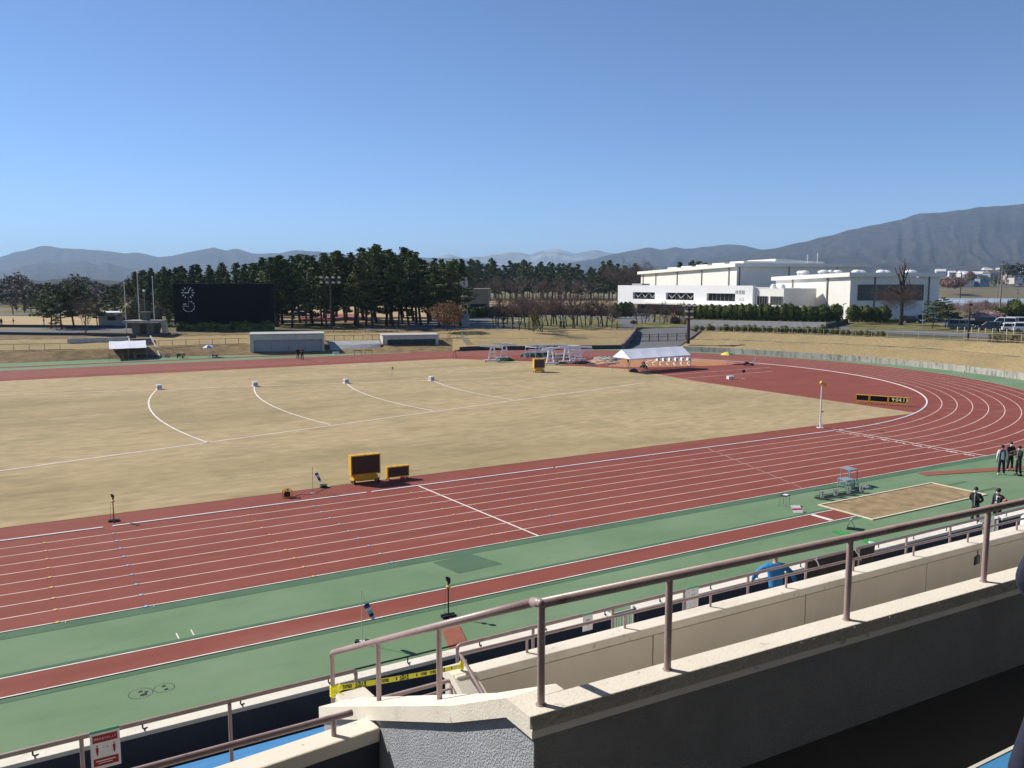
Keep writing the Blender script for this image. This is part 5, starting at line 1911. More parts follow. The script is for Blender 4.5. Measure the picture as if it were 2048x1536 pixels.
for i, (u, h) in enumerate(((327, 0.75), (331.5, 0.6), (335, 0.55), (338.5, 0.5))):
    p = g0(u, 715)
    o = MB().hexa([(-0.1, -0.03, 0), (0.1, -0.03, 0), (0.1, 0.03, 0), (-0.1, 0.03, 0), (-0.05, -0.03, h), (0.12, -0.03, h), (0.12, 0.03, h), (-0.05, 0.03, h)]).build('stake_board', M['cloth_white'] if i == 0 else M['concrete'])
    o.location = p
    o.rotation_euler = (0, 0, FACE)
    tag(o, ['white upright board beside the far stairs, leftmost of four', 'grey upright board, second of four beside the far stairs', 'grey upright board, third of four beside the far stairs', 'grey upright board beside the far stairs, rightmost of four'][i], 'board', 'upright boards beside the far stairs')
p = g0(431, 713.5)
t = thing('lane_cart', 'black wire cart beneath the blue and white parasol', 'cart', p, FACE)
MB().box(-0.45, 0.35, -0.25, 0.25, 0.15, 0.3).build('deck', M['black'], t)
MB().tube([(-0.4, 0, 0.3), (-0.4, 0, 0.8), (0.35, 0, 0.8), (0.35, 0, 0.3)], 0.03, 6).build('handle', M['black_metal'], t)
for x in (-0.35, 0.25):
    k_ = MB()
    wheel(k_, (x, -0.25, 0.08), 0.08, 0.05, 'y')
    k_.build('wheel', M['black'], t)


def hurdle(u, v, lab, first=[None]):
    p = g0(u, v)
    if first[0] is None:
        t = thing('hurdle', lab, 'hurdle', p, FACE, 'green hurdles by the far dugouts')
        for s in (-1, 1):
            mb = MB()
            mb.bar((s*0.55, 0, 0), (s*0.55, 0, 0.6), 0.05)
            mb.bar((s*0.55, -0.4, 0.03), (s*0.55, 0.2, 0.03), 0.05)
            mb.build('leg', M['net_green'], t)
        MB().box(-0.58, 0.58, -0.02, 0.02, 0.56, 0.66).build('bar', M['net_green'], t)
        first[0] = t
        return t
    return dup(first[0], p, FACE, lab)


hurdle(716, 709, 'green hurdle on the far strip, left of a pair before the grey slope')
hurdle(737, 708, 'green hurdle on the far strip, right of a pair before the grey slope')
p = g0(672, 709)
o = MB().box(-0.5, 0.5, -0.03, 0.03, 0.1, 0.45).box(-0.45, -0.38, -0.15, 0.15, 0, 0.1).box(0.38, 0.45, -0.15, 0.15, 0, 0.1).build('low_sign', M['cloth_white'])
o.location = p
tag(o, 'low white sign board on the far pink runway near the large dugout', 'sign')
for i, (u, v) in enumerate(((484, 708), (490, 707.5))):
    o = MB().hexa([(-0.5, -0.2, 0), (0.5, -0.2, 0), (0.5, 0.2, 0), (-0.5, 0.2, 0), (-0.5, 0.1, 0.55-0.2*i), (0.3, 0.1, 0.35), (0.3, 0.2, 0.35), (-0.5, 0.2, 0.55-0.2*i)]).build('white_bag', M['cloth_white'])
    o.location = g0(u, v)
    o.rotation_euler = (0, 0, FACE)
    tag(o, ['white sloping bag leaning beside the left wall of the large dugout', 'white flat bag against the large dugout wall'][i], 'bag')
p = g0(1928, 746)
t = MB()
t.lathe([(0.10, 0), (0.08, 0.25), (0.03, 0.4)], (p.x, p.y, 0.0), 10)
tag(t.build('yellow_marker', M['yellow']), 'small yellow marker post in front of the curved retaining wall', 'marker post')
# ================================================================ buildings, trees and other things round the stadium
# ---- dugouts built into the far bank


def dugout(name, lab, ul, ur, vl, vr, h, depth, shut, frame_w=0.55):
    a, b = G(ul, vl), G(ur, vr)
    w = (b-a).length
    t = thing(name, lab, 'dugout', a, math.atan2(b.y-a.y, b.x-a.x), 'dugouts on the far side')
    mb = MB()
    mb.box(0, frame_w, 0, depth, 0, h)
    mb.box(w-frame_w*.6, w, 0, depth, 0, h)
    mb.box(frame_w, w-frame_w*.6, 0, depth, h-0.28*h, h)
    mb.box(frame_w, w-frame_w*.6, depth*.7, depth, 0, h-0.28*h)
    mb.build('wall', M['concrete_lt'], t)
    MB().box(-0.15, w+0.1, -0.15, depth, h, h+0.12).build('roof', M['gym_grey'], t)
    mb = MB()
    n = 4
    x0, x1 = frame_w, w-frame_w*.6
    for i in range(n):
        mb.box(x0+(x1-x0)*i/n+0.02, x0+(x1-x0)*(i+1)/n-0.02, 0.35, 0.42, 0.0, h*.72)
    m_ = mat('grey_shutter', (0.34, 0.35, 0.36), 0.7, 0.06, 1.0) if shut else mat('dark_green_shutter', (0.035, 0.055, 0.055), 0.7, 0.15, 1.0)
    mb.build('shutter', m_, t)
    return t


dugout('dugout', 'large concrete dugout with grey shutters on the far side', 501, 649, 708.5, 705.5, 3.05, 6.0, True)
dugout('dugout', 'smaller concrete dugout with a dark shutter on the far side', 766, 877, 699.5, 697.5, 2.35, 5.0, False, 0.75)
# grey tarpaulin slope between the dugouts
pts = [G(662, 705), G(760, 702), G(757, 682.5, 1.35), G(650, 684, 1.35)]
tag(MB().strip([[pts[0]+Vector((0, -.1, .05)), pts[0].lerp(pts[1], .5)+Vector((0, -.3, .1)), pts[1]+Vector((0, -.1, .05))],
                [pts[0].lerp(pts[3], .5)+Vector((0, -.5, .45)), pts[0].lerp(pts[2], .5)+Vector((0, -.6, .4)), pts[1].lerp(pts[2], .5)+Vector((0, -.5, .5))],
                [pts[3]+Vector((0, -.2, .2)), pts[3].lerp(pts[2], .5)+Vector((0, -.2, .22)), pts[2]+Vector((0, -.2, .2))]]).build('slope_cover', mat('pale_grey_cover', (0.33, 0.33, 0.32), 0.9, 0.15, 0.8)),
    'pale grey sheet covering the slope between the two far dugouts', 'cover sheet')

# ---- fences


def fence(name, lab, pts, h, m, post_every=3.0, rails=(1.0,), post_w=0.06, wires=0):
    pts = [Vector(p) for p in pts]
    t = thing(name, lab, 'fence', (0, 0, 0))
    for fr_ in rails:
        mb = MB()
        for a, b in zip(pts, pts[1:]):
            mb.bar(a+Vector((0, 0, h*fr_)), b+Vector((0, 0, h*fr_)), post_w*.8, post_w*.8)
        mb.build('rail', m, t)
    acc = 0.0
    nxt = 0.0
    for a, b in zip(pts, pts[1:]):
        L_ = (b-a).length
        while nxt <= acc+L_:
            q = a.lerp(b, (nxt-acc)/L_)
            MB().bar(q-Vector((0, 0, 0.1)), q+Vector((0, 0, h+0.02)), post_w, post_w).build('post', m, t)
            nxt += post_every
        acc += L_
    return t


dk = mat('dark_fence_paint', (0.05, 0.045, 0.04), 0.6, 0.2)
el = dense(edgeL, 4)
iL = 8
fence('bank_fence', 'dark post fence on the far bank left of the stairs', el[0:8], 0.95, dk, 2.05, (1.0, 0.08))
fence('bank_fence', 'dark post fence on the far bank between the stairs and the large dugout', [G(318, 693.5, 1.3), G(400, 690.5, 1.3), G(494, 688, 1.3)], 0.95, dk, 2.0, (1.0, 0.08))
fence('bank_fence', 'dark post fence on the far bank above the grey slope cover', [G(650, 682, 1.35), G(700, 681.5, 1.35), G(766, 680, 1.35)], 0.95, dk, 1.6, (1.0, 0.08))
fence('bank_fence', 'short dark fence right of the smaller dugout on the far bank', [G(878, 677.5, 1.4), G(923, 677, 1.4)], 0.95, dk, 1.6, (1.0, 0.08))
fence('corner_fence', 'grey barrier running down the bank beside the dark low wall', [G(923, 677, 1.4), G(934, 692, 0.6)], 1.0, M['grey_metal'], 0.9, (1.0, 0.7, 0.4, 0.1))
trL = [p+Vector((0, 0, 0.0)) for p in dense(topR, 4)]
pale = mat('pale_fence_paint', (0.34, 0.29, 0.22), 0.6, 0.1)
pz = [p.copy() for p in trL]
fence('bank_fence', 'pale post and rail fence along the top of the curved bank', pz[1:26], 1.0, pale, 2.6, (1.0, 0.15), 0.055)
fence('bank_fence', 'pale post and rail fence at the right end of the curved bank top', [p+Vector((0.9, 0.8, 0.05)) for p in pz[25:33]], 1.1, pale, 2.2, (1.0, 0.2), 0.08)
tm = dense(topM, 4)
fence('bank_fence', 'thin grey fence along the top of the middle bank by the bare trees', [p+Vector((0.3, 0.6, 0.05)) for p in tm[1:]], 0.85, M['grey_metal'], 2.6, (1.0, 0.5), 0.035)
fence('grove_fence', 'brown railing in front of the pine grove', [G(560, 668, PZ), G(650, 665.5, PZ), G(735, 664, PZ), G(830, 663, PZ)], 1.05, mat('brown_fence', (0.10, 0.065, 0.055), 0.8), 1.9, (1.0, 0.15, 0.55))
# gate across the ramp
ga, gb = G(1262, 683.5, 0.62), G(1372, 680.5, 0.9)
t = thing('ramp_gate', 'dark barred gate across the entrance ramp', 'gate', (0, 0, 0))
for z_ in (0.1, 0.8, 1.25):
    MB().bar(ga+Vector((0, 0, z_)), gb+Vector((0, 0, z_)), 0.05, 0.06).build('rail', M['black_metal'], t)
for i in range(7):
    q = ga.lerp(gb, i/6)
    MB().bar(q-Vector((0, 0, .3)), q+Vector((0, 0, 1.35)), 0.09, 0.09).build('post', M['black_metal'], t)
mb = MB()
for i in range(36):
    q = ga.lerp(gb, (i+.5)/36)
    mb.bar(q+Vector((0, 0, .1)), q+Vector((0, 0, 1.25)), 0.022, 0.022)
tag(mb.build('bars', M['black_metal'], t))
heap('covered_pile', 'dark blue-grey covered pile at the left wall of the ramp', 'pile', 1262, 693, 1.3, 0.7, 1.3, mat('bluegrey_cover', (0.10, 0.13, 0.15), 0.9, 0.4, 2.0), seed=71)

# ---- stairs and torch stand on the far bank
sA, sB = G(273, 716.5), G(320, 716)
sdir = (sB-sA).normalized()
sax = G(307, 676, 2.2)-G(322, 713, 0)
t = thing('far_stairs', 'dark stairs climbing the far bank behind the low white tent', 'stairs', sA, math.atan2(sax.y, sax.x)-math.pi/2)
wS = (sB-sA).length*0.92
mb = MB()
for i in range(8):
    mb.box(0, wS, 0.75*i, 14.5, -0.1, 0.165*(i+1))
for i in range(5):
    mb.box(0, wS, 6.6+1.2*i, 14.5, 1.3, 1.32+0.17*(i+1))
tag(mb.build('steps', mat('dark_steps', (0.05, 0.05, 0.052), 0.9, 0.15, 2.0), t))
for x in (-0.3, wS+0.001):
    MB().xprism([(-0.2, -0.1), (14.0, -0.1), (14.0, 2.55), (12.8, 2.4), (6.6, 1.5), (5.6, 1.5), (-0.2, 0.28)], x, x+0.22).build('side_wall', M['concrete'], t)
MB().box(-9, 0.0, 12.6, 13.0, 1.6, 2.5).build('landing_wall', M['concrete_lt'], t)
pt = on_ground(292, 146, PZ-0.3)
t = thing('torch_stand', 'dark concrete torch stand with a flared bowl at the top of the far stairs', 'torch stand', pt, FACE)
k_ = 146/FPX


def U(px):
    return px*k_


MB().box(U(-30), U(34), -1.6, 2.4, U(0), U(6)).build('plinth', mat('stand_concrete', (0.11, 0.105, 0.10), 0.9, 0.2, 1.0), t)
MB().hexa([(U(-26), -1.2, U(6)), (U(14), -1.2, U(6)), (U(14), 2, U(6)), (U(-26), 2, U(6)), (U(-28), -1.2, U(27)), (U(18), -1.2, U(27)), (U(18), 2, U(27)), (U(-28), 2, U(27))]).build('body', bpy.data.materials['stand_concrete'], t)
MB().hexa([(U(-10), -1.25, U(4)), (U(2), -1.25, U(4)), (U(2), -1.21, U(4)), (U(-10), -1.21, U(4)), (U(-10), -1.25, U(25)), (U(2), -1.25, U(25)), (U(2), -1.21, U(25)), (U(-10), -1.21, U(25))]).build('panel', mat('brown_panel', (0.035, 0.022, 0.018), 0.8), t)
MB().box(U(-42), U(28), -1.7, 2.5, U(27), U(32)).build('deck', M['concrete'], t)
mb = MB()
mb.hexa([(U(-9), -0.6, U(32)), (U(2), -0.6, U(32)), (U(2), 0.6, U(32)), (U(-9), 0.6, U(32)), (U(-9), -0.6, U(44)), (U(2), -0.6, U(44)), (U(2), 0.6, U(44)), (U(-9), 0.6, U(44))])
mb.hexa([(U(-9), -0.6, U(44)), (U(2), -0.6, U(44)), (U(2), 0.6, U(44)), (U(-9), 0.6, U(44)), (U(-14), -1.1, U(49)), (U(7), -1.1, U(49)), (U(7), 1.1, U(49)), (U(-14), 1.1, U(49))])
mb.build('bowl', bpy.data.materials['stand_concrete'], t)
MB().hexa([(U(30), -0.2, U(2)), (U(34), -0.2, U(2)), (U(34), 0.4, U(2)), (U(30), 0.4, U(2)), (U(26), -0.2, U(30)), (U(30), -0.2, U(30)), (U(30), 0.4, U(30)), (U(26), 0.4, U(30))]).build('stair_flank', M['concrete'], t)
o = MB().hexa([(U(-1), -0.3, U(0)), (U(3), -0.3, U(0)), (U(3), 0.3, U(0)), (U(-1), 0.3, U(0)), (U(-8), -0.3, U(37)), (U(-3), -0.3, U(37)), (U(-3), 0.3, U(37)), (U(-8), 0.3, U(37))]).build('leaning_panel', mat('pale_yellow_panel', (0.75, 0.66, 0.30), 0.7, 0.08))  # one even pale yellow
o.location = on_ground(330, 149, PZ-0.2)
o.rotation_euler = (0, 0, FACE)
tag(o, 'pale yellow leaning panel between the torch stand and the big screen', 'panel')


def pole(u, d, vtop, r, m, lab, name='flagpole', cat='flagpole', group=None, ball=True, z=PZ):
    b = on_ground(u, d, z)
    top = GD(u, vtop, d).z
    t = thing(name, lab, cat, b, FACE, group)
    MB().tube([(0, 0, 0), (0, 0, top-z)], [r*1.25, r*.85], 8).build('pole', m, t)
    if ball:
        MB().lathe([(0.02, 0), (r*1.6, r), (r*1.6, 2*r), (0.02, 3*r)], (0, 0, top-z), 8).build('finial', m, t)
    return t, b, top-z


for u, vt, lab in ((248, 567, 'white flagpole standing leftmost of three behind the torch stand'), (275, 543, 'tallest white flagpole, directly behind the torch bowl'), (305, 555, 'white flagpole rightmost of three, left of the big screen')):
    pole(u, 150, vt, 0.07, M['white_metal'], lab, group='white flagpoles by the torch stand')
t, b, hh = pole(287, 152, 584, 0.05, M['grey_metal'], 'slim park lamp with a white globe behind the torch stand', 'park_lamp', 'street lamp', None, False)
MB().lathe([(0.05, 0), (0.25, 0.12), (0.25, 0.3), (0.05, 0.42)], (0, 0, hh), 12).build('globe', M['white'], t)

# ---- big screen
dS = 158.0
kS = dS/FPX
pS = on_ground(448, dS, PZ)
t = thing('big_screen', 'huge black stadium screen with two clock faces at the left', 'scoreboard', pS, FACE+0.30)
wS2 = 192*kS
hb = GD(448, 649.5, dS).z-PZ
ht = GD(448, 566.4, dS).z-PZ
MB().box(-wS2/2, wS2/2, 0.05, 1.8, hb, ht).build('case', mat('screen_case', (0.05, 0.055, 0.065), 0.7, 0.1), t)
MB().box(-wS2/2+0.05, wS2/2-0.05, 0.0, 0.049, hb+0.1, ht-0.1).build('screen', M['screen_black'], t)
MB().box(-wS2*.29, wS2*.46, -0.03, -0.002, hb+0.8, ht-0.7).build('display', mat('deep_display', (0.003, 0.004, 0.006), 0.55, 0.2, spec=0.1), t)
MB().box(-wS2/2-0.3, wS2/2+0.1, -0.3, 1.8, hb-0.16, hb-0.01).build('sill', mat('screen_sill', (0.16, 0.17, 0.17), 0.7), t)
mb = MB()
for x in (-wS2*.40, -wS2*.12, wS2*.12, wS2*.40):
    mb = MB()
    mb.box(x-0.3, x+0.3, 0.4, 1.3, -0.3, hb-0.16)
    mb.build('leg', mat('screen_leg', (0.10, 0.105, 0.11), 0.8), t)
cxS, czS = -wS2/2+2.55, ht-1.75
dial = M['white_metal']
mb = MB()
for i in range(12):
    a = i*math.pi/6
    r0, r1 = 0.74, 1.12
    mb.bar((cxS+r0*math.sin(a), -0.015, czS+r0*math.cos(a)), (cxS+r1*math.sin(a), -0.015, czS+r1*math.cos(a)), 0.03, 0.13)
tag(mb.build('clock_ticks', dial, t), 'twelve white hour marks')
for a, l_, w_ in ((R(270), 0.62, 0.15), (R(27), 0.98, 0.11)):
    MB().bar((cxS-0.2*math.sin(a), -0.03, czS-0.2*math.cos(a)), (cxS+l_*math.sin(a), -0.03, czS+l_*math.cos(a)), 0.02, w_).build('clock_hand', dial, t)
cz2 = czS-2.5
ringp = [Vector((cxS+0.05+0.98*math.sin(a), -0.015, cz2+0.98*math.cos(a))) for a in [R(2+268*i/40) for i in range(41)]]
mb = MB()
for a, b in zip(ringp, ringp[1:]):
    mb.bar(a, b, 0.02, 0.05)
for i in range(1, 9):
    a = R(30*i)
    mb.bar((cxS+0.05+0.90*math.sin(a), -0.018, cz2+0.90*math.cos(a)), (cxS+0.05+1.1*math.sin(a), -0.018, cz2+1.1*math.cos(a)), 0.02, 0.11)
mb.bar((cxS-1.05, -0.015, cz2), (cxS+0.05, -0.015, cz2), 0.02, 0.05)
tag(mb.build('stopwatch_ring', dial, t), 'white three-quarter ring with ticks')
MB().bar((cxS+0.05, -0.03, cz2-0.22), (cxS+0.03, -0.03, cz2+1.05), 0.02, 0.12).build('clock_hand', dial, t)
mb = MB()
text_into(mb, '45', frame((cxS-0.62, -0.02, cz2+0.36), (1, 0, 0), (0, 0, 1)), 0.62)
mb.build('lettering', dial, t)

# ---- floodlight poles


def flood(u, d, vbase, vtop, zb, heads, lab, r=0.22, rows_=((0, 4), (1, 4)), sp=1.15):
    b = on_ground(u, d, zb)
    H = GD(u, vtop, d).z-zb
    t = thing('floodlight_pole', lab, 'floodlight', b, FACE)
    MB().tube([(0, 0, 0), (0, 0, H)], [r, r*.7], 10).build('pole', mat('brown_pole', (0.05, 0.035, 0.03), 0.7), t)
    for row, n in rows_:
        z = H-0.1-row*0.95
        MB().bar((-sp*(n-1)/2, 0, z-0.25), (sp*(n-1)/2, 0, z-0.25), 0.09, 0.09).build('crossarm', M['black_metal'], t)
        for i in range(n):
            x = (i-(n-1)/2)*sp
            c = MB()
            c.tube([(x, -0.25, z-0.05), (x, 0.0, z+0.05), (x, 0.22, z+0.12)], [0.34, 0.32, 0.15], 12)
            hd__ = c.build('lamp', M['black_metal'], t)
            c = MB()
            c.tube([(x, -0.27, z-0.06), (x, -0.255, z-0.05)], 0.31, 12)
            c.build('lamp_glass', M['white_metal'], hd__)
    return t


flood(661, 163, 655, 554, PZ, 8, 'tall dark floodlight pole with eight lamps in front of the pine grove')
flood(1379, 139, 693, 610, 1.2, 6, 'brown floodlight pole at the right corner of the entrance ramp', 0.30, ((0, 3), (1, 2), (2, 2)), 0.85)
dT = 175
pT = on_ground(929, dT, PZ)
t = thing('lattice_tower', 'white lattice communication tower at the right edge of the pine grove', 'tower', pT, FACE)
HT = GD(929, 555, dT).z-PZ
for sx_ in (-1, 1):
    for sy_ in (-1, 1):
        MB().bar((sx_*0.6, sy_*0.6, 0), (sx_*0.38, sy_*0.38, HT), 0.11, 0.11).build('leg', M['white_metal'], t)
mb = MB()
for i in range(12):
    z0, z1 = HT*i/12, HT*(i+1)/12
    w0, w1 = 0.6-0.22*i/12, 0.6-0.22*(i+1)/12
    for s in (-1, 1):
        mb.bar((-w0, s*w0, z0), (w1, s*w1, z1), 0.06)
        mb.bar((s*w0, -w0, z0), (s*w1, w1, z1), 0.06)
        mb.bar((-w1, s*w1, z1), (w1, s*w1, z1), 0.06)
tag(mb.build('lattice', M['white_metal'], t))
for k_, (x_, z_) in enumerate(((-0.55, HT-0.9), (0.45, HT-1.3), (-0.1, HT-2.4))):
    MB().box(x_-0.28, x_+0.28, -0.6, -0.45, z_-0.75, z_+0.75).build('antenna_panel', M['gym_white'], t)
MB().box(-1.0, 0.9, -0.8, 0.8, 0, 2.4).build('equipment_cabin', M['gym_grey'], t)

# ---- low buildings at the left and behind the grove
def simple_building(ul, ur, d, zb, vtop, lab, wall, roof, wins=(), depthm=8.0, rz=0.0, eave=0.4, name='low_building', roof_h=0.25):
    a, b = on_ground(ul, d, zb), on_ground(ur, d, zb)
    w = (b-a).length
    c = (a+b)/2
    H = GD((ul+ur)/2, vtop, d).z-zb
    t = thing(name, lab, 'building', c, FACE+rz)
    MB().box(-w/2, w/2, 0, depthm, -0.5, H-roof_h).build('wall', wall, t)
    MB().box(-w/2-eave, w/2+eave, -eave, depthm+eave, H-roof_h, H).build('roof', roof, t)
    for (x0, x1, z0, z1) in wins:
        f = MB().box(-w/2+w*x0, -w/2+w*x1, -0.05, -0.002, z0*H, z1*H).build('window', M['trim'], t)
        MB().box(-w/2+w*x0+0.08, -w/2+w*x1-0.08, -0.07, -0.052, z0*H+0.08, z1*H-0.08).build('pane', M['glass'], f)
    return t


simple_building(196, 272, 178, PZ, 625, 'low white building with a bright roof edge behind the left pines', mat('bluish_white_wall', (0.42, 0.44, 0.48), 0.8, 0.05), M['snow'], ((0.22, 0.42, 0.40, 0.72),), 9, 0.25)
simple_building(936, 977, 245, PZ, 577, 'tan building half hidden behind the lattice tower', mat('tan_wall', (0.27, 0.22, 0.16), 0.9), mat('tan_roof', (0.5, 0.42, 0.3), 0.8), ((0.1, 0.9, 0.1, 0.4),), 10)
simple_building(583, 601, 235, PZ, 624, 'small white hut among the pine trunks right of the big screen', M['white'], M['snow'], ((0.3, 0.6, 0.3, 0.7),), 5)
for (ul, ur, d, v0, v1, lab, m) in ((-120, 262, 172, 651.5, 657, 'dark guard wall along the far side of the left road', M['navy']), (-120, 265, 147, 666.5, 672, 'dark low wall along the near side of the left road', M['cloth_grey'])):
    a, b = on_ground(ul, d, PZ-0.4), on_ground(ur, d-6, PZ-0.4)
    h = (v1-v0)*d/FPX+0.4
    n_ = Vector((-(b-a).y, (b-a).x, 0)).normalized()*0.3
    tag(MB().hexa([a, b, b+n_, a+n_, a+Vector((0, 0, h)), b+Vector((0, 0, h)), b+n_+Vector((0, 0, h)), a+n_+Vector((0, 0, h))]).build('guard_wall', m), lab, 'wall')

# ---- the gymnasium: angled front wing, tall main hall, right hall


def az(deg):
    return Vector((math.cos(R(deg)), math.sin(R(deg)), 0))


gym = thing('gymnasium', 'large white sports hall complex with three stepped blocks on the right', 'building')


def lbox(mb, O, X, Y, x0, x1, y0, y1, z0, z1, mi=0):
    pts = []
    for z in (z0, z1):
        for x, y in ((x0, y0), (x1, y0), (x1, y1), (x0, y1)):
            q = O+X*x+Y*y
            pts.append((q.x, q.y, z))
    return mb.hexa(pts, mi)


def hall(O, Xl, Yr, Ll, Lr, z0, z1, zl, fascia, gut_l, gut_r, nm, over=1.2):
    # O near corner; the lit face runs along Xl, the shaded face along Yr; the roof edge falls to zl at the far end of Xl
    mb = MB()
    P = [O, O+Xl*Ll, O+Xl*Ll+Yr*Lr, O+Yr*Lr]
    zt = [z1, zl, zl, z1]
    b = [(p.x, p.y, z0) for p in P]
    tp_ = [(p.x, p.y, z-fascia) for p, z in zip(P, zt)]
    mb.hexa([b[1], b[0], b[3], b[2], tp_[1], tp_[0], tp_[3], tp_[2]])
    w = mb.build('hall_wall', M['gym_white'], gym)
    Q = [O-Xl*over-Yr*over, O+Xl*(Ll+over)-Yr*over, O+Xl*(Ll+over)+Yr*(Lr+over), O-Xl*over+Yr*(Lr+over)]
    mb = MB()
    lo = [(q.x, q.y, z-fascia) for q, z in zip(Q, zt)]
    hi = [(q.x, q.y, z) for q, z in zip(Q, zt)]
    mb.hexa([lo[1], lo[0], lo[3], lo[2], hi[1], hi[0], hi[3], hi[2]])
    rfx = mb.build('hall_roof', M['gym_white'], gym)
    for s in gut_l:
        MB().bar(O+Xl*(Ll*s)-Yr*0.12+Vector((0, 0, z0-O.z)), O+Xl*(Ll*s)-Yr*0.12+Vector((0, 0, z1+(zl-z1)*s-fascia-O.z)), 0.4, 0.3).build('downpipe', mat('pipe_grey', (0.25, 0.24, 0.22), 0.7), w)
    for s in gut_r:
        MB().bar(O+Yr*(Lr*s)-Xl*0.1+Vector((0, 0, z0-O.z)), O+Yr*(Lr*s)-Xl*0.1+Vector((0, 0, z1-fascia-O.z)), 0.3, 0.2).build('downpipe', M['trim'], w)
    return w, rfx


GZ = 2.6
Xl, Yr = az(70), az(-20)
# main hall
dm = 262.0
Om = on_ground(1473, dm, GZ)
z1m = GD(1475, 526.5, dm).z
Lm, Lrm = 88.0, 43.5
Om = Om+Xl*0+Yr*0
w, rfx = hall(Om, Xl, Yr, Lm, Lrm, GZ, z1m, z1m-1.4, 1.1, (0.06, 0.30, 0.55, 0.80, 0.965), (0.02, 0.40, 0.78), 'main')
for i in range(5):                        # rooflights on the main roof
    q = Om+Xl*(8+14*i)+Yr*6
    mb = MB()
    lbox(mb, q, Xl, Yr, 0, 10, 0, 24, z1m-0.3-0.22*i, z1m+0.9-0.22*i)
    mb.build('rooflight', M['gym_white'], rfx)
mb = MB()
q = Om+Yr*18+Xl*10
mb.hexa([(q.x, q.y, z1m), ((q+Yr*18).x, (q+Yr*18).y, z1m), ((q+Yr*18+Xl*20).x, (q+Yr*18+Xl*20).y, z1m), ((q+Xl*20).x, (q+Xl*20).y, z1m),
         (q.x, q.y, z1m+1.7), ((q+Yr*17).x, (q+Yr*17).y, z1m+0.8), ((q+Yr*17+Xl*20).x, (q+Yr*17+Xl*20).y, z1m+0.8), ((q+Xl*20).x, (q+Xl*20).y, z1m+1.7)])
mb.build('rooflight', M['gym_white'], rfx)
for s, h in ((0.62, 3.0), (0.70, 3.6)):
    q = Om+Yr*(Lrm*s)+Xl*6
    MB().tube([(q.x, q.y, z1m), (q.x, q.y, z1m+h)], 0.09, 6).build('aerial_mast', M['white_metal'], rfx)
    for k in range(3):
        MB().bar(Vector((q.x, q.y, z1m+h*(.6+.15*k)))-Yr*(0.9-0.2*k), Vector((q.x, q.y, z1m+h*(.6+.15*k)))+Yr*(0.9-0.2*k), 0.06, 0.06).build('aerial_bar', M['white_metal'], rfx)
# right hall
dr = 195.0
Or = on_ground(1701, dr, GZ)
z1r = GD(1702, 545, dr).z
Lh, Lhr = 35.0, 23.0
w, rfx = hall(Or, Xl, Yr, Lh, Lhr, GZ-0.5, z1r, z1r-0.75, 0.95, (0.27, 0.74), (0.27, 0.88), 'right', 0.9)
# long dark window on the shaded face
mb = MB()
zt_, zb_ = GD(1702, 569, dr).z, GD(1702, 601.2, dr).z
lbox(mb, Or-Xl*0.06, Yr, -Xl, 1.9, Lhr-3.8, -0.05, 0.05, zb_, zt_)
fw_ = mb.build('window', M['trim'], gym)
for i in range(20):
    x0 = 1.9+(Lhr-5.7)*i/20
    mb = MB()
    for zz0, zz1 in ((zb_+0.12, (zb_+zt_)/2-0.07), ((zb_+zt_)/2+0.07, zt_-0.12)):
        lbox(mb, Or-Xl*0.13, Yr, -Xl, x0+0.07, x0+(Lhr-5.7)/20-0.07, -0.02, 0.02, zz0, zz1)
    mb.build('pane', M['glass'] if i not in (5,) else M['trim'], fw_)
vents = [(0.03, 1.0), (0.12, 1.3), (0.16, 0.8), (0.24, 1.4), (0.30, 0.8), (0.36, 1.3), (0.42, 1.2), (0.48, 0.8), (0.56, 1.4), (0.63, 1.2), (0.70, 0.8), (0.78, 1.4), (0.88, 1.3), (0.96, 1.2)]
for i, (s, rr_v) in enumerate(vents):
    rr_v *= 0.62
    u_ = 1618+250*s
    q = Or+Yr*(Lhr*max(0, (s-0.25)/0.75))+Xl*(6+18*max(0, 0.35-s)/0.35+(i % 3)*2.5)
    mb = MB()
    mb.lathe([(rr_v*1.2, -0.3), (rr_v*1.2, 0.12), (rr_v*1.55, 0.16), (rr_v*1.4, 0.42), (rr_v*.85, 0.68), (rr_v*.1, 0.78)], (q.x, q.y, z1r), 14)
    mb.build('roof_vent', M['snow'], rfx)
# front wing
Xw, Yw = az(-92), az(-2)                 # along its face to the right, and back
dL = 258.0
Ow = on_ground(1236, dL, GZ)
Lw = 0.0
# find the length that ends at column 1506
for s in np.arange(10, 90, 0.1):
    q = Ow+Xw*float(s)
    dq = (Vector((q.x, q.y, 567))-CAM)
    dd = Vector((q.x-CAM.x, q.y-CAM.y, 0))
    zc = dd.x*_fw.x+dd.y*_fw.y
    xc = dd.x*_r.x+dd.y*_r.y
    if 1024+FPX*xc/(zc/math.cos(PIT)**0) >= 1506:
        Lw = float(s)
        break
ztop = GD(1236, 570.5, dL).z


def vz(u, v, s):                         # height of a pixel row on the wing at distance s along its face
    q = Ow+Xw*s
    zc = (q.x-CAM.x)*_fw.x+(q.y-CAM.y)*_fw.y
    return CAM.z+(567-v)/FPX*zc


def su(u):                               # distance along the wing seen in column u
    n_ = _r*FPX*math.cos(0)-_fw*(u-1024)
    a = (Ow.x-CAM.x)*n_.x+(Ow.y-CAM.y)*n_.y
    b = Xw.x*n_.x+Xw.y*n_.y
    return -a/b


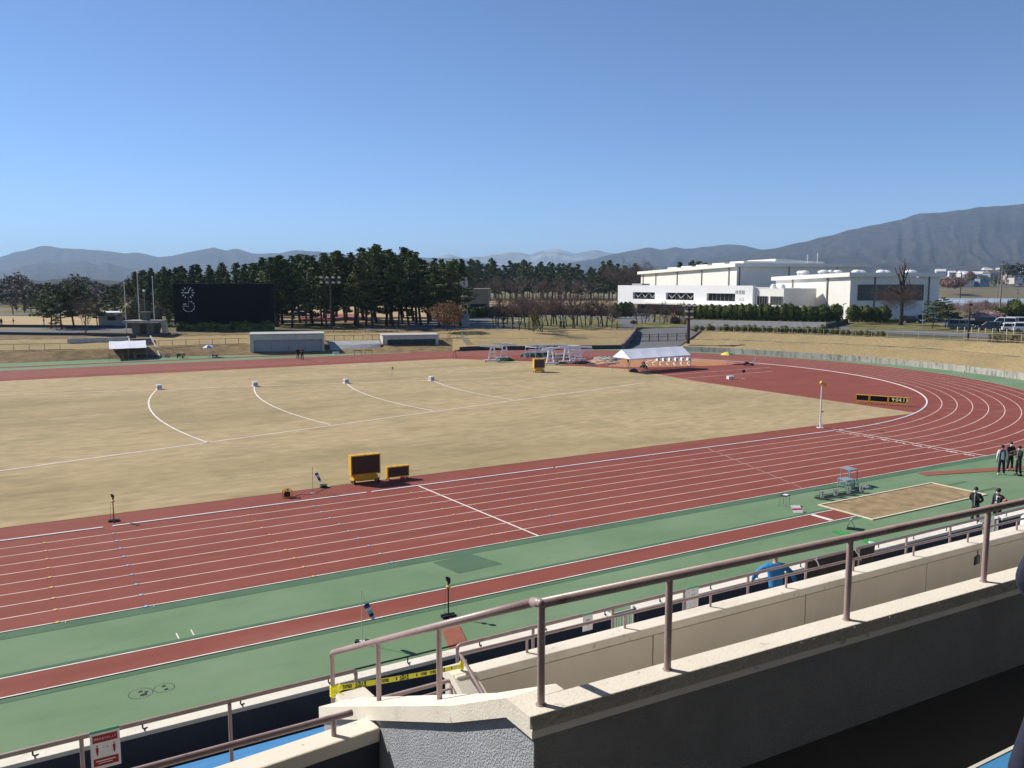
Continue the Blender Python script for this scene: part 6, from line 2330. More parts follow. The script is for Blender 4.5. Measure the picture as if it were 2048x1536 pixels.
Lw = su(1506)
zc_ = vz(0, 607, su(1400))               # canopy level
wing_top = ztop
bays = [(su(1266), su(1310)), (su(1332), su(1388)), (su(1414), su(1471))]
ww = MB()
zb0, zb1 = vz(0, 600, su(1370)), vz(0, 585.5, su(1370))
edges = [0.0]+[e for b_ in bays for e in b_]+[Lw]
for i in range(0, len(edges), 2):
    lbox(ww, Ow, Xw, Yw, edges[i], edges[i+1], 0, 1.0, zc_-0.6, wing_top)
for a, b_ in bays:
    lbox(ww, Ow, Xw, Yw, a, b_, 0, 1.0, zc_-0.6, zb0)
    lbox(ww, Ow, Xw, Yw, a, b_, 0, 1.0, zb1, wing_top)
lbox(ww, Ow, Xw, Yw, 0, Lw, 1.0, 26, zc_-0.6, wing_top-0.5)
lbox(ww, Ow, Xw, Yw, 0, su(1262), 0, 1.0, GZ-1, zc_-0.6)
wing = ww.build('front_wing_wall', mat('wing_white', (0.76, 0.76, 0.75), 0.6, 0.03, 0.4), gym)
for k, (a, b_) in enumerate(bays):
    mb = MB()
    lbox(mb, Ow, Xw, Yw, a, b_, 0.8, 0.9, zb0, zb1)
    fo = mb.build('window', M['glass'], gym)
    mb = MB()
    n_ = 7
    for i in range(n_+1):
        x = a+(b_-a)*i/n_
        lbox(mb, Ow, Xw, Yw, x-0.08, x+0.08, 0.7, 0.79, zb0, zb1)
    mb.build('mullion', M['trim'], fo)
    if k < 2:                            # V-shaped braces behind the opening
        mb = MB()
        nb_ = 6
        for i in range(nb_):
            x0, x1 = a+(b_-a)*i/nb_, a+(b_-a)*(i+1)/nb_
            p0 = Ow+Xw*x0+Yw*0.62
            p1 = Ow+Xw*x1+Yw*0.62
            if i % 2 == 0:
                mb.bar((p0.x, p0.y, zb1-0.1), (p1.x, p1.y, zb0+0.5), 0.12, 0.17)
            else:
                mb.bar((p0.x, p0.y, zb0+0.5), (p1.x, p1.y, zb1-0.1), 0.12, 0.17)
        mb.build('brace', M['gym_grey'], fo)
mb = MB()
lbox(mb, Ow, Xw, Yw, su(1290), Lw+3, -2.2, 0.0, zc_-0.4, zc_)
mb.build('canopy', M['gym_white'], gym)
mb = MB()
lbox(mb, Ow, Xw, Yw, su(1262), Lw+2, 2.5, 3.0, GZ-1, zc_-0.6)
mb.build('entrance_glazing', M['glass'], gym)
mb = MB()
lbox(mb, Ow, Xw, Yw, su(1475), Lw+3, -1.2, 2.4, GZ-1, zc_-0.401)
mb.build('lower_wall', M['gym_white'], gym)
mb = MB()
lbox(mb, Ow, Xw, Yw, su(1347), su(1354), -0.5, 0.8, GZ-1, zc_-0.401)
mb.build('brick_column', mat('brick_column', (0.30, 0.12, 0.06), 0.9, 0.2), gym)
mb = MB()
for i in range(9):
    x = su(1300)+i*(su(1480)-su(1300))/9
    lbox(mb, Ow, Xw, Yw, x, x+0.25, 2.3, 2.49, GZ-1, zc_-0.6)
mb.build('glazing_bar', M['trim'], gym)
mb = MB()
lbox(mb, Ow, Xw, Yw, su(1264), su(1283), -0.02, 3, wing_top+0.001, wing_top+0.5)
mb.build('roof_box', M['gym_grey'], gym)
# lettering on the wing
for (uu, vv_, txt, sz_) in ((1481, 585, '体育館', 1.15), (1484, 599, '入口', 0.95)):
    s_ = su(uu)
    q = Ow+Xw*s_-Yw*0.03
    mb = MB()
    text_into(mb, txt, frame((q.x, q.y, vz(0, vv_, s_)), Xw, (0, 0, 1)), sz_)
    mb.build('lettering', M['trim'], gym)
# link block with dark glass between the wing and the right hall
ql = Ow+Xw*(Lw+0.2)
mb = MB()
zl_ = vz(0, 576.5, Lw)
sl = su(1561)-Lw
lbox(mb, ql, Xw, Yw, 0, sl, 1.0, 12, zc_-0.6, zl_)
mb.build('link_wall', M['gym_white'], gym)
for x0, x1, m_ in ((0.6, sl*.43, M['glass']), (sl*.55, sl-0.3, mat('greenish_glass', (0.05, 0.065, 0.06), 0.15))):
    mb = MB()
    lbox(mb, ql, Xw, Yw, x0, x1, 0.9, 0.99, zc_+0.2, zl_-1.9)
    fo = mb.build('window', m_, gym)
    mb = MB()
    for i in range(5):
        x = x0+(x1-x0)*i/4
        lbox(mb, ql, Xw, Yw, x-0.06, x+0.06, 0.8, 0.895, zc_+0.2, zl_-1.9)
    mb.build('mullion', M['trim'], fo)
for s_ in (0.3, 0.62):
    q = ql+Xw*(sl*s_)+Yw*4
    mb = MB()
    mb.lathe([(0.7, 0), (0.75, 0.4), (0.55, 0.9), (0.1, 1.1)], (q.x, q.y, zl_), 12)
    mb.build('roof_vent', M['snow'], gym)
mb = MB()
lbox(mb, ql, Xw, Yw, -0.2, sl*1.9, -2.4, 0.98, zc_-2.6, zc_+0.02)
mb.build('terrace_wall', M['gym_white'], gym)

# retaining wall below the clipped hedge
ra, rb_ = G(1375, 649.5, PZ), G(1651, 657.5, PZ)
za, zb2 = 0.95, 1.25
n_ = Vector((-(rb_-ra).y, (rb_-ra).x, 0)).normalized()*0.4
tag(MB().hexa([ra, rb_, rb_+n_, ra+n_, ra+Vector((0, 0, za)), rb_+Vector((0, 0, zb2)), rb_+n_+Vector((0, 0, zb2)), ra+n_+Vector((0, 0, za))]).build('hedge_wall', M['concrete_lt']), 'pale concrete retaining wall below the row of clipped trees', 'wall')
rc_ = on_ground(1700, dep(rb_)+22, PZ)
tag(MB().hexa([rb_+Vector((0.1, 0.1, 0)), rc_, rc_+n_*.5, rb_+n_*.5, rb_+Vector((0.1, 0.1, zb2-.1)), rc_+Vector((0, 0, zb2-.1)), rc_+n_*.5+Vector((0, 0, zb2-.1)), rb_+n_*.5+Vector((0, 0, zb2-.1))]).build('hedge_wall', M['concrete']), 'shaded end of the retaining wall by the corner of the right hall', 'wall')  # shade of this end put into a darker concrete colour
# raised bed behind the wall
bk_ = [ra+n_, rb_+n_, rc_+n_*.5, rc_+Vector((6, 12, 0)), ra+Vector((12, 26, 0))]
tag(MB().prism([(p.x, p.y) for p in bk_], PZ-0.2, PZ+0.85).build('hedge_bed', M['shrub']), kind='structure')
rl_a, rl_b = G(1238, 633.5, PZ), G(1300, 632, PZ)
tag(MB().hexa([rl_a, rl_b, rl_b+Vector((.3, .5, 0)), rl_a+Vector((.3, .5, 0)), rl_a+Vector((0, 0, .75)), rl_b+Vector((0, 0, .75)), rl_b+Vector((.3, .5, .75)), rl_a+Vector((.3, .5, .75))]).build('planter_wall', M['concrete_lt']), 'low pale planter wall below the left clipped trees', 'wall')
# ================================================================ trees, hedges and the far country
def leaf_quads(rg, centres, size, flat=0.5, jitter=0.3):
    # many small leaf cards: centres is an (n,3) array
    n = len(centres)
    nrm = rg.normal(size=(n, 3))
    nrm[:, 2] = np.abs(nrm[:, 2])*(1+flat*2)
    nrm /= np.linalg.norm(nrm, axis=1)[:, None]
    t1 = np.cross(nrm, rg.normal(size=(n, 3)))
    t1 /= np.linalg.norm(t1, axis=1)[:, None]+1e-9
    t2 = np.cross(nrm, t1)
    s = size*(1+jitter*rg.uniform(-1, 1, n))[:, None]
    asp = rg.uniform(0.45, 0.9, n)[:, None]
    v = np.stack([centres-t1*s-t2*s*asp, centres+t1*s-t2*s*asp*0.6, centres+t1*s*0.8+t2*s*asp, centres-t1*s*0.7+t2*s*asp*0.8], 1)
    return v.reshape(-1, 3)


def quads_mesh(name, v, m, smooth=False):
    n = len(v)//4
    me = bpy.data.meshes.new(name)
    me.vertices.add(len(v))
    me.vertices.foreach_set('co', v.astype(np.float32).ravel())
    me.loops.add(n*4)
    me.loops.foreach_set('vertex_index', np.arange(n*4, dtype=np.int32))
    me.polygons.add(n)
    me.polygons.foreach_set('loop_start', np.arange(0, n*4, 4, dtype=np.int32))
    me.materials.append(m)
    me.update(calc_edges=True)
    return me


def tree_obj(name, lab, cat, parts, loc, group=None, rz=0.0, scale=1.0):
    t = thing(name, lab, cat, loc, rz, group)
    t.scale = (scale, scale, scale) if not isinstance(scale, tuple) else scale
    for nm, me in parts:
        o = bpy.data.objects.new(nm, me)
        COL.objects.link(o)
        o.parent = t
    return t


def pine_parts(seed, H=16.0, bare=0.45, spread=2.6, pads=26, per=115, leaf=0.19, m='pine', layered=False, lean=0.4, tipx=1.7):
    rg = np.random.default_rng(seed)
    tr = MB()
    ph = rg.uniform(0, 6.28)
    path = []
    for i in range(9):
        t = i/8
        path.append(Vector((lean*math.sin(t*2.6+ph)*t*1.6, lean*math.cos(t*2.1+ph*2)*t*1.4, H*0.96*t)))
    r0 = 0.0125*H
    tr.tube(path, [r0*(1-0.85*i/8)+0.03 for i in range(9)], 7)

    def at(z):
        t = min(max(z/(H*0.96), 0), 1)*8
        i = min(int(t), 7)
        return path[i].lerp(path[i+1], t-i)
    cs = []
    for k in range(pads):
        f = (k+rg.uniform(0, 1))/pads
        z = H*(bare+(1-bare)*(f**0.9))
        base = at(z*0.97-0.2)
        if layered:
            reach = spread*(1.0-0.72*f)*rg.uniform(0.55, 1.15)+0.25
        else:
            prof = min(1.0, (f+0.12)*3.2)*(1.0-f**tipx*0.93)
            reach = spread*prof*rg.uniform(0.35, 1.2)
        a = rg.uniform(0, 6.28) if not layered else k*2.4+rg.uniform(-.4, .4)
        tip = base+Vector((reach*math.cos(a), reach*math.sin(a), reach*rg.uniform(-0.05, 0.30)))
        if reach > 0.5:
            mid = base.lerp(tip, 0.5)+Vector((0, 0, -0.08*reach))
            tr.tube([base, mid, tip], [0.05+0.03*(1-f), 0.04, 0.02], 4, cap=False)
        pr = rg.uniform(0.55, 1.05)*(1.35 if layered else 1.0)*((1.0 if f < 0.6 else 1.0-0.62*(f-0.6)/0.4))*(spread/2.6)**0.5
        n = int(per*pr)+12
        d = rg.normal(size=(n, 3))
        d /= np.linalg.norm(d, axis=1)[:, None]
        rr = rg.uniform(0.25, 1.0, n)[:, None]**0.5
        fl = 0.30 if layered else 0.42
        pts = d*rr*np.array([pr, pr, pr*fl])+np.array(tip)+np.array([0, 0, 0.1])
        pts[:, :2] += rg.normal(size=(n, 2))*0.12
        cs.append(pts)
    cs = np.concatenate(cs)
    v = leaf_quads(rg, cs, leaf, 0.6)
    return [('trunk', tr.mesh('pine_trunk', M['bark_red'], True)), ('crown', quads_mesh('pine_crown', v, M[m]))]


def bare_parts(seed, H=6.0, spread=1.0, levels=4, m='twig', trunks=1, trunk_h=0.3, twig_n=5, thick=0.02, up=0.55, kids=3):
    rg = random.Random(seed)
    tr, tw = MB(), MB()

    def grow(p, d, L_, r_, lev):
        n = 3
        pts = [p]
        dd = d.copy()
        for i in range(n):
            dd = (dd+Vector((rg.uniform(-.18, .18), rg.uniform(-.18, .18), rg.uniform(-.05, .14)))).normalized()
            pts.append(pts[-1]+dd*(L_/n))
        if lev <= 1:
            tr.tube(pts, [r_, r_*.85, r_*.7, r_*.6], 6 if lev == 0 else 5, cap=False)
        else:
            tw.tube(pts, [r_, r_*.8, r_*.6, max(r_*.4, 0.006)], 3, cap=False)
        if lev >= levels:
            return
        k = kids if lev < levels-1 else twig_n
        for j in range(k):
            i = rg.choice([1, 2, 3, 3]) if lev > 0 else rg.choice([2, 3, 3])
            q = pts[i]
            a = rg.uniform(0, 6.28)
            side = Vector((math.cos(a), math.sin(a), rg.uniform(-0.1, 0.5)))*spread
            nd = (dd*up+side*0.62).normalized()
            grow(q, nd, L_*rg.uniform(0.55, 0.85), r_*0.55, lev+1)
    for k in range(trunks):
        d = Vector((rg.uniform(-.35, .35), rg.uniform(-.35, .35), 1)).normalized() if trunks > 1 else Vector((rg.uniform(-.08, .08), rg.uniform(-.08, .08), 1)).normalized()
        grow(Vector((rg.uniform(-.2, .2)*(trunks > 1), rg.uniform(-.2, .2)*(trunks > 1), -0.1)), d, H*trunk_h, thick*H*(0.6 if trunks > 1 else 1), 0)
    return [('trunk', tr.mesh('bare_trunk', M['bark'], True)), ('crown', tw.mesh('bare_crown', M[m]))]


def bush_parts(seed, w=1.0, h=1.0, n=1400, leaf=0.07, m='hedge', egg=0.35, trunk=True, rough=0.12):
    rg = np.random.default_rng(seed)
    d = rg.normal(size=(n, 3))
    d /= np.linalg.norm(d, axis=1)[:, None]
    rr = (1-rg.uniform(0, 1, n)**2*0.22)
    bump = np.array([noise.noise(Vector((float(a)*2.4, float(b)*2.4, float(c)*2.4+seed))) for a, b, c in d])
    rr = rr*(1+rough*bump*2)
    z = d[:, 2]
    wid = w/2*(1-egg*np.clip(z, 0, 1)**2)
    pts = np.stack([d[:, 0]*rr*wid, d[:, 1]*rr*wid, h*0.5+z*rr*h*0.5], 1)
    v = leaf_quads(rg, pts, leaf, 0.2)
    core = MB()
    prof = [(0.02, 0.03*h)]+[(0.41*w*math.sin(math.pi*i/8)*(1-egg*0.8*max(0, -math.cos(math.pi*i/8))**2), h*0.5-h*0.45*math.cos(math.pi*i/8)) for i in range(1, 8)]+[(0.02, 0.94*h)]
    core.lathe(prof, (0, 0, 0), 10)
    b = len(core.v)
    me = bpy.data.meshes.new('bush_crown')
    nv = len(v)//4
    allv = core.v+[tuple(x) for x in v]
    allf = core.f+[(b+4*i, b+4*i+1, b+4*i+2, b+4*i+3) for i in range(nv)]
    me.from_pydata(allv, [], allf)
    me.materials.append(M[m])
    me.update()
    out = [('crown', me)]
    if trunk:
        tk = MB()
        tk.tube([(0, 0, -0.1), (0, 0, 0.25*h)], 0.06*w, 6)
        out.append(('trunk', tk.mesh('bush_trunk', M['bark'])))
    return out


rngF = random.Random(77)
PINES = [pine_parts(100+i, 16.0, (0.20, 0.28, 0.14, 0.25, 0.32, 0.18)[i], 2.4+0.25*(i % 3), 70, 62, 0.165, lean=0.9+0.2*(i % 3)) for i in range(6)]
PINES_LOW = [pine_parts(200+i, 16.0, 0.12, 2.8, 66, 58, 0.20) for i in range(4)]
FARP = [pine_parts(300+i, 16.0, 0.22, 3.1, 44, 40, 0.32, tipx=2.3+0.4*(i % 2)) for i in range(4)]
SKY = [(-200, 560), (240, 545), (255, 541), (270, 533), (300, 529), (330, 522), (350, 527), (420, 523), (480, 520), (512, 511), (560, 507), (600, 505), (650, 502), (690, 498), (720, 492), (750, 487), (775, 484), (790, 487), (800, 500), (822, 494), (836, 497), (852, 508), (880, 514), (930, 514), (985, 513), (1000, 519), (1040, 513), (1060, 515), (1085, 517), (1110, 522), (1140, 517), (1165, 532), (1185, 524), (1210, 516), (1240, 520), (1260, 523), (1290, 530)]


def plant(parts, u, d, vtop, lab, group, z=PZ, wide=1.0, name='pine_tree', cat='pine tree', base_h=16.0, lab_of=None):
    b = on_ground(u, d, z)
    h = GD(u, vtop, d).z-z
    s = h/base_h
    t_ = tree_obj(name, lab, cat, parts, b, group, rngF.uniform(0, 6.28), (s*wide*rngF.uniform(.85, 1.2), s*wide*rngF.uniform(.85, 1.2), s))
    if cat == 'pine tree':
        t_.rotation_euler[0] = rngF.gauss(0, 0.03)
        t_.rotation_euler[1] = rngF.gauss(0, 0.03)
    return t_


# front grove: tall bare-stemmed pines with field light between the stems
gf = 'tall pines of the front grove'
us = []
for i in range(36):
    u = 545+10.6*i+rngF.uniform(-7, 7)
    us.append(u)
for i, u in enumerate(us):
    d = 168+rngF.uniform(0, 1)*26
    vt = interp(SKY, u)+max(0, rngF.gauss(6, 9))
    w_ = rngF.uniform(0.8, 1.2)
    plant(PINES[i % 6], u, d, max(vt, interp(SKY, u)), 'tall dark pine with a bare stem in the grove behind the far dugouts', gf, wide=w_*1.2)
for i in range(13):                       # second line of the grove, carrying the skyline
    u = 560+27*i+rngF.uniform(-6, 6)
    plant(PINES[(i+2) % 6], u, 200+rngF.uniform(0, 22), interp(SKY, u)+rngF.uniform(0, 6), 'tall dark pine with a bare stem in the grove behind the far dugouts', gf, wide=1.5)
# dense pines left of and behind the big screen
gl = 'dense pines behind the big screen'
for i in range(64):
    row = i % 4
    u = 258+(i//4)*19.0+rngF.uniform(-8, 8)+row*4
    d = 182+row*18+rngF.uniform(-5, 5)
    vt = interp(SKY, u)+(3-row)*6+rngF.uniform(0, 8)
    if u < 275:
        vt += 6
    plant(PINES_LOW[i % 4], u, d, vt, 'dense dark pine standing in the wood behind the big screen', gl, wide=1.2)
# far belt behind the grove
gm_ = 'pines of the far belt beyond the practice field'
for i in range(44):
    u = 540+i*9.2+rngF.uniform(-5, 5)
    plant(FARP[i % 4], u, 345+rngF.uniform(0, 60), interp(SKY, u)+rngF.uniform(8, 26), 'dark pine in the far belt beyond the practice field', gm_, wide=1.15)
gr_ = 'pines of the wood left of the sports hall'
for i in range(84):
    row = i % 3
    u = 905+(i//3)*14.0+rngF.uniform(-7, 7)+row*3
    d = 440+row*30+rngF.uniform(-10, 10)
    vt = interp(SKY, u)+(2-row)*7+max(0, rngF.gauss(4, 5))
    plant(FARP[i % 4], u, d, vt, 'dark pine in the long wood left of the sports hall', gr_, wide=1.0)
for u, vt in ((1362, 522), (1378, 518), (1395, 519), (1412, 523)):
    plant(FARP[int(u) % 4], u, 470, vt, 'dark pine rising above the roof of the sports hall', 'pines above the hall roof', wide=1.3)
# brown bare wood beside and in front of the far pines
BARE_FAR = [bare_parts(400+i, 12.0, 1.0, 4, 'twig', 1, 0.34, 7, 0.016, 0.55, 4) for i in range(3)]
for i in range(26):
    u = (925+i*13.5 if i < 20 else 1230+(i-20)*16)+rngF.uniform(-6, 6)
    if i < 20 and i % 3 == 1:
        continue
    vt = (562+rngF.uniform(-8, 10)) if i < 20 else (533+rngF.uniform(-6, 6))
    d = 400+rngF.uniform(-8, 20) if i < 20 else 420
    plant(BARE_FAR[i % 3], u, d, vt, 'brown leafless tree at the edge of the wood left of the sports hall', 'leafless trees at the wood edge', name='bare_tree', cat='tree', base_h=9.5, wide=1.3)

# cloud-pruned pines at the left
LAY = [pine_parts(500+i, 9.0, 0.25, 2.6, 20, 120, 0.16, 'pine', True, 0.5) for i in range(3)]
for i, (u, d, vt, w_, lab) in enumerate(((97, 166, 565, 1.0, 'layered pine with flat dark tiers, leftmost of the close group at the left'), (118, 163, 570, 1.0, 'layered pine with flat tiers, second of the close group at the left'),
                                         (143, 168, 563, 1.1, 'tallest layered pine with flat tiers in the close group at the left'), (165, 172, 576, 1.0, 'layered pine with yellowish tiers right of the tallest left one'),
                                         (190, 175, 592, 1.1, 'low layered pine leaning towards the white building'), (108, 158, 628, 0.9, 'short layered pine low in front of the left group'))):
    plant(LAY[i % 3] if i != 3 else [(LAY[0][0]), ('crown', LAY[0][1][1])], u, d, vt, lab, 'layered pines at the left', wide=w_*1.15, base_h=9.0)
for i, (u, d, vt) in enumerate(((45, 255, 585), (58, 262, 580), (70, 258, 586), (82, 250, 583), (30, 270, 590), (228, 240, 568), (242, 245, 574), (212, 250, 572))):
    plant(PINES_LOW[i % 4], u, d, vt, 'mid-green tree at the far edge of the left practice field', 'trees beyond the left practice field', wide=1.5, name='field_tree', cat='tree')
BARE_A = [bare_parts(600+i, 6.0, 1.0, 4, 'twig', 1, 0.32, 8, 0.022, 0.6, 4) for i in range(5)]
BARE_M = [bare_parts(650+i, 6.0, 0.75, 3, 'twig', 5, 0.55, 9, 0.012, 0.7, 5) for i in range(3)]
plant(BARE_M[0], 165, 150, 610, 'multi-stemmed leafless tree in front of the layered pines at the left', None, name='bare_tree', cat='tree', base_h=6.2, wide=1.25)
plant(BARE_A[1], 22, 240, 584, 'leafless pale tree at the far left edge of the practice field', None, name='bare_tree', cat='tree', base_h=5.6, wide=1.3)
for i, (u, vt) in enumerate(((262, 585), (284, 592), (310, 600), (325, 612))):
    plant([('trunk', BARE_M[i % 3][0][1]), ('crown', bush_parts(700+i, 4.5, 5.0, 1500, 0.13, 'olive', 0.5, False, 0.5)[0][1])], u, 172, vt, 'olive-brown leafy tree behind the torch stand, ' + ['leftmost of four', 'second from the left', 'third from the left', 'rightmost of four'][i], 'olive trees behind the torch stand', name='olive_tree', cat='tree', base_h=6.0)
# orange-brown round tree
rb1 = bare_parts(720, 5.0, 1.0, 4, 'twig_red', 4, 0.45, 9, 0.012, 0.6, 6)
rgq = np.random.default_rng(9)
dd_ = rgq.normal(size=(5200, 3))
dd_ /= np.linalg.norm(dd_, axis=1)[:, None]
bz_ = np.array([noise.noise(Vector((float(a)*2.2, float(b)*2.2, float(c)*2.2))) for a, b, c in dd_])
rr_ = (rgq.uniform(0.2, 1, 5200)**0.4*(1+0.35*bz_))[:, None]
cc_ = dd_*rr_*np.array([3.0, 3.0, 2.0])+np.array([0, 0, 2.95])
lv = leaf_quads(rgq, cc_, 0.085, 0.1)
plant(rb1[:1]+[('crown', quads_mesh('leafy_crown', lv, leaf_mat('russet_leaves', (0.13, 0.07, 0.03), (0.23, 0.13, 0.055))))], 894, 158, 604, 'round orange-brown tree at the right end of the pine grove', None, name='russet_tree', cat='tree', base_h=4.9, wide=1.0)
# bare cherry grove by the entrance
gc = 'leafless trees of the park grove'
spots = []
for i in range(34):
    u = 985+i*7.2+rngF.uniform(-4, 4)
    spots.append((u, 158+rngF.uniform(0, 26), 574+rngF.uniform(0, 20)+(12 if u < 1015 or u > 1215 else 0)))
for i, (u, d, vt) in enumerate(spots):
    plant(BARE_A[i % 5], u, d, vt, 'leafless brown park tree in the grove between the plaza and the sports hall', gc, z=PZ+0.05, name='bare_tree', cat='tree', base_h=5.4, wide=0.95)
plant([('trunk', BARE_M[1][0][1]), ('crown', BARE_M[1][1][1])], 1085, 154.5, 606, 'multi-stemmed leafless shrub tree at the front of the park grove', None, name='bare_tree', cat='tree', base_h=6.2, wide=1.3)
wv = []
rgw = np.random.default_rng(31)
for k in range(60):
    a, r_ = rgw.uniform(0, 6.28), rgw.uniform(0.1, 1.1)
    zt = rgw.uniform(2.8, 5.2)*(1-0.25*r_)
    n = int((zt-0.7)*11)
    zz = np.linspace(0.7, zt, n)
    wv.append(np.stack([r_*math.cos(a)*(1+0.05*(zt-zz))+rgw.normal(size=n)*0.05, r_*math.sin(a)*(1+0.05*(zt-zz))+rgw.normal(size=n)*0.05, zz], 1))
wq = leaf_quads(rgw, np.concatenate(wv), 0.07, 0.0)
plant([('trunk', BARE_M[2][0][1]), ('crown', quads_mesh('willow_crown', wq, M['willow']))], 1068, 155.5, 604, 'slender yellow-green willow at the front of the park grove', None, name='willow_tree', cat='tree', base_h=5.2, wide=1.0)
# clump on the island right of the ramp
for i in range(13):
    u = 1276+i*7.6+rngF.uniform(-3, 3)
    plant(BARE_A[(i+1) % 5], u, 186+rngF.uniform(-4, 10), 598+rngF.uniform(0, 10)-(14 if i in (4, 9) else 0), 'leafless tree on the lawn island in front of the sports hall', 'leafless trees of the lawn island', z=PZ+.05, name='bare_tree', cat='tree', base_h=5.6, wide=1.0)
hb_ = bush_parts(740, 3.0, 2.2, 1500, 0.10, 'twig', 0.2, False, 0.25)
for u, vt in ((1268, 641), (1352, 634)):
    plant(hb_, u, 184, vt, 'rounded brownish shrub on the lawn island, ' + ('left end' if u < 1300 else 'behind the right stems'), 'shrubs of the lawn island', name='shrub', cat='shrub', base_h=2.2)
# small conifers and hedge behind the plaza
HED = [bush_parts(760+i, 1.7, 3.0, 1100, 0.085, 'hedge', 0.35, True, 0.10) for i in range(5)]
CON = bush_parts(770, 1.2, 2.0, 700, 0.08, 'hedge', 0.75, True, 0.12)
for i in range(17):
    u = 940+i*7.6+rngF.uniform(-1.5, 1.5)
    plant(CON, u, 222+rngF.uniform(-2, 2), 613+rngF.uniform(0, 3), 'small dark cone-shaped conifer in the row behind the plaza', 'small conifers behind the plaza', name='conifer', cat='conifer', base_h=2.0, wide=1.3)


def hedge_run(name, lab, pts, w, h, m, leaf=0.11, dens=70, cat='hedge'):
    rg = np.random.default_rng(len(lab))
    cs = []
    for a, b in zip(pts, pts[1:]):
        a, b = np.array(a), np.array(b)
        L_ = np.linalg.norm(b-a)
        n = int(L_*dens)
        t = rg.uniform(0, 1, n)[:, None]
        side = np.cross((b-a)/L_, [0, 0, 1])
        ang = rg.uniform(0, math.pi, n)
        rr2 = 0.8+0.2*rg.uniform(0, 1, n)
        lump = 1+0.22*np.sin(t[:, 0]*L_*1.7+rg.uniform(0, 0.3, n))
        cs.append(a+(b-a)*t+side*(np.cos(ang)*w*0.5*rr2)[:, None]+np.array([0, 0, 1.0])*(np.sin(ang)**0.6*h*rr2*lump)[:, None])
    v = leaf_quads(rg, np.concatenate(cs), leaf, 0.3)
    core = MB()
    for a, b in zip(pts, pts[1:]):
        a, b = Vector(a), Vector(b)
        core.bar(a+Vector((0, 0, h*.4)), b+Vector((0, 0, h*.4)), w*.72, h*.85)
    b0 = len(core.v)
    me = bpy.data.meshes.new(name)
    me.from_pydata(core.v+[tuple(x) for x in v], [], core.f+[(b0+4*i, b0+4*i+1, b0+4*i+2, b0+4*i+3) for i in range(len(v)//4)])
    me.materials.append(m)
    me.update()
    o = bpy.data.objects.new(name, me)
    COL.objects.link(o)
    return tag(o, lab, cat)


hedge_run('hedge', 'long low dark hedge along the back of the plaza left of the park grove', [G(934, 636, PZ), G(985, 630, PZ), G(1035, 628, PZ)], 3.0, 2.1, M['hedge'], 0.2, 60)
hedge_run('hedge', 'low reddish hedge behind the stems of the park grove', [G(1040, 629, PZ), G(1130, 630, PZ), G(1215, 632, PZ)], 2.5, 1.6, leaf_mat('red_hedge', (0.08, 0.035, 0.03), (0.14, 0.06, 0.05)), 0.2, 50)
_q = lambda x: pS+Vector((x*math.cos(FACE+.30)+0.5*math.sin(FACE+.30), x*math.sin(FACE+.30)-0.5*math.cos(FACE+.30), 0))
hedge_run('hedge', 'dark planting under the big screen', [_q(-8.6), _q(-3), _q(3), _q(8.8)], 1.5, 1.5, M['hedge'], 0.13, 130)
# clipped egg-shaped trees in front of the sports hall
hx = [(1402, 612), (1414, 611), (1426, 610), (1439, 611), (1452, 613), (1463, 611), (1474, 610), (1486, 609), (1500, 609), (1512, 612), (1524, 609), (1537, 609), (1549, 615), (1556, 613), (1571, 609), (1584, 609), (1596, 613), (1611, 613), (1624, 614), (1634, 615), (1648, 611), (1661, 615), (1669, 611), (1676, 609), (1391, 613), (1379, 614)]
for i, (u, vt) in enumerate(sorted(hx)):
    t_ = (u-1379)/300
    d = 192-25*t_+8*t_*t_
    b = on_ground(u, d, PZ+0.8)
    h = GD(u, vt-2, d).z-PZ-0.8
    tree_obj('clipped_tree', 'egg-shaped clipped evergreen in the long row above the pale retaining wall', 'clipped tree', HED[i % 5], b, 'clipped evergreens above the retaining wall', rngF.uniform(0, 6), (h/3.0*rngF.uniform(.95, 1.2)*1.22, h/3.0*rngF.uniform(.95, 1.2)*1.22, h/3.0))
for i, u in enumerate((1243, 1252, 1261)):
    plant(HED[i], u, 212, 604, 'egg-shaped clipped evergreen at the left end of the front wing, %s' % ['left of three', 'middle of three', 'right of three'][i], 'clipped evergreens by the front wing', z=PZ+.5, name='clipped_tree', cat='clipped tree', base_h=3.0, wide=1.1)
for i, (u, vt) in enumerate(((1710, 609), (1726, 612), (1737, 611), (1745, 614), (1754, 614), (1764, 613), (1773, 611))):
    plant(HED[i % 5], u, 183+(i % 2)*3, vt, 'clipped evergreen before the right hall, %s of seven' % ['leftmost', 'second', 'third', 'fourth', 'fifth', 'sixth', 'rightmost'][i], 'clipped evergreens before the right hall', z=PZ+0.6, name='clipped_tree', cat='clipped tree', base_h=3.0, wide=1.05 if i not in (0, 6) else 1.4)
plant(HED[2], 1232, 213, 606, 'dark clipped ball tree just left of the front wing', None, z=PZ, name='clipped_tree', cat='clipped tree', base_h=3.0, wide=1.5)
hedge_run('hedge', 'low brownish hedge under the clipped group before the right hall', [G(1703, 644, PZ), G(1760, 646, PZ), G(1795, 646, PZ)], 2.2, 1.0, M['shrub'], 0.12, 90)
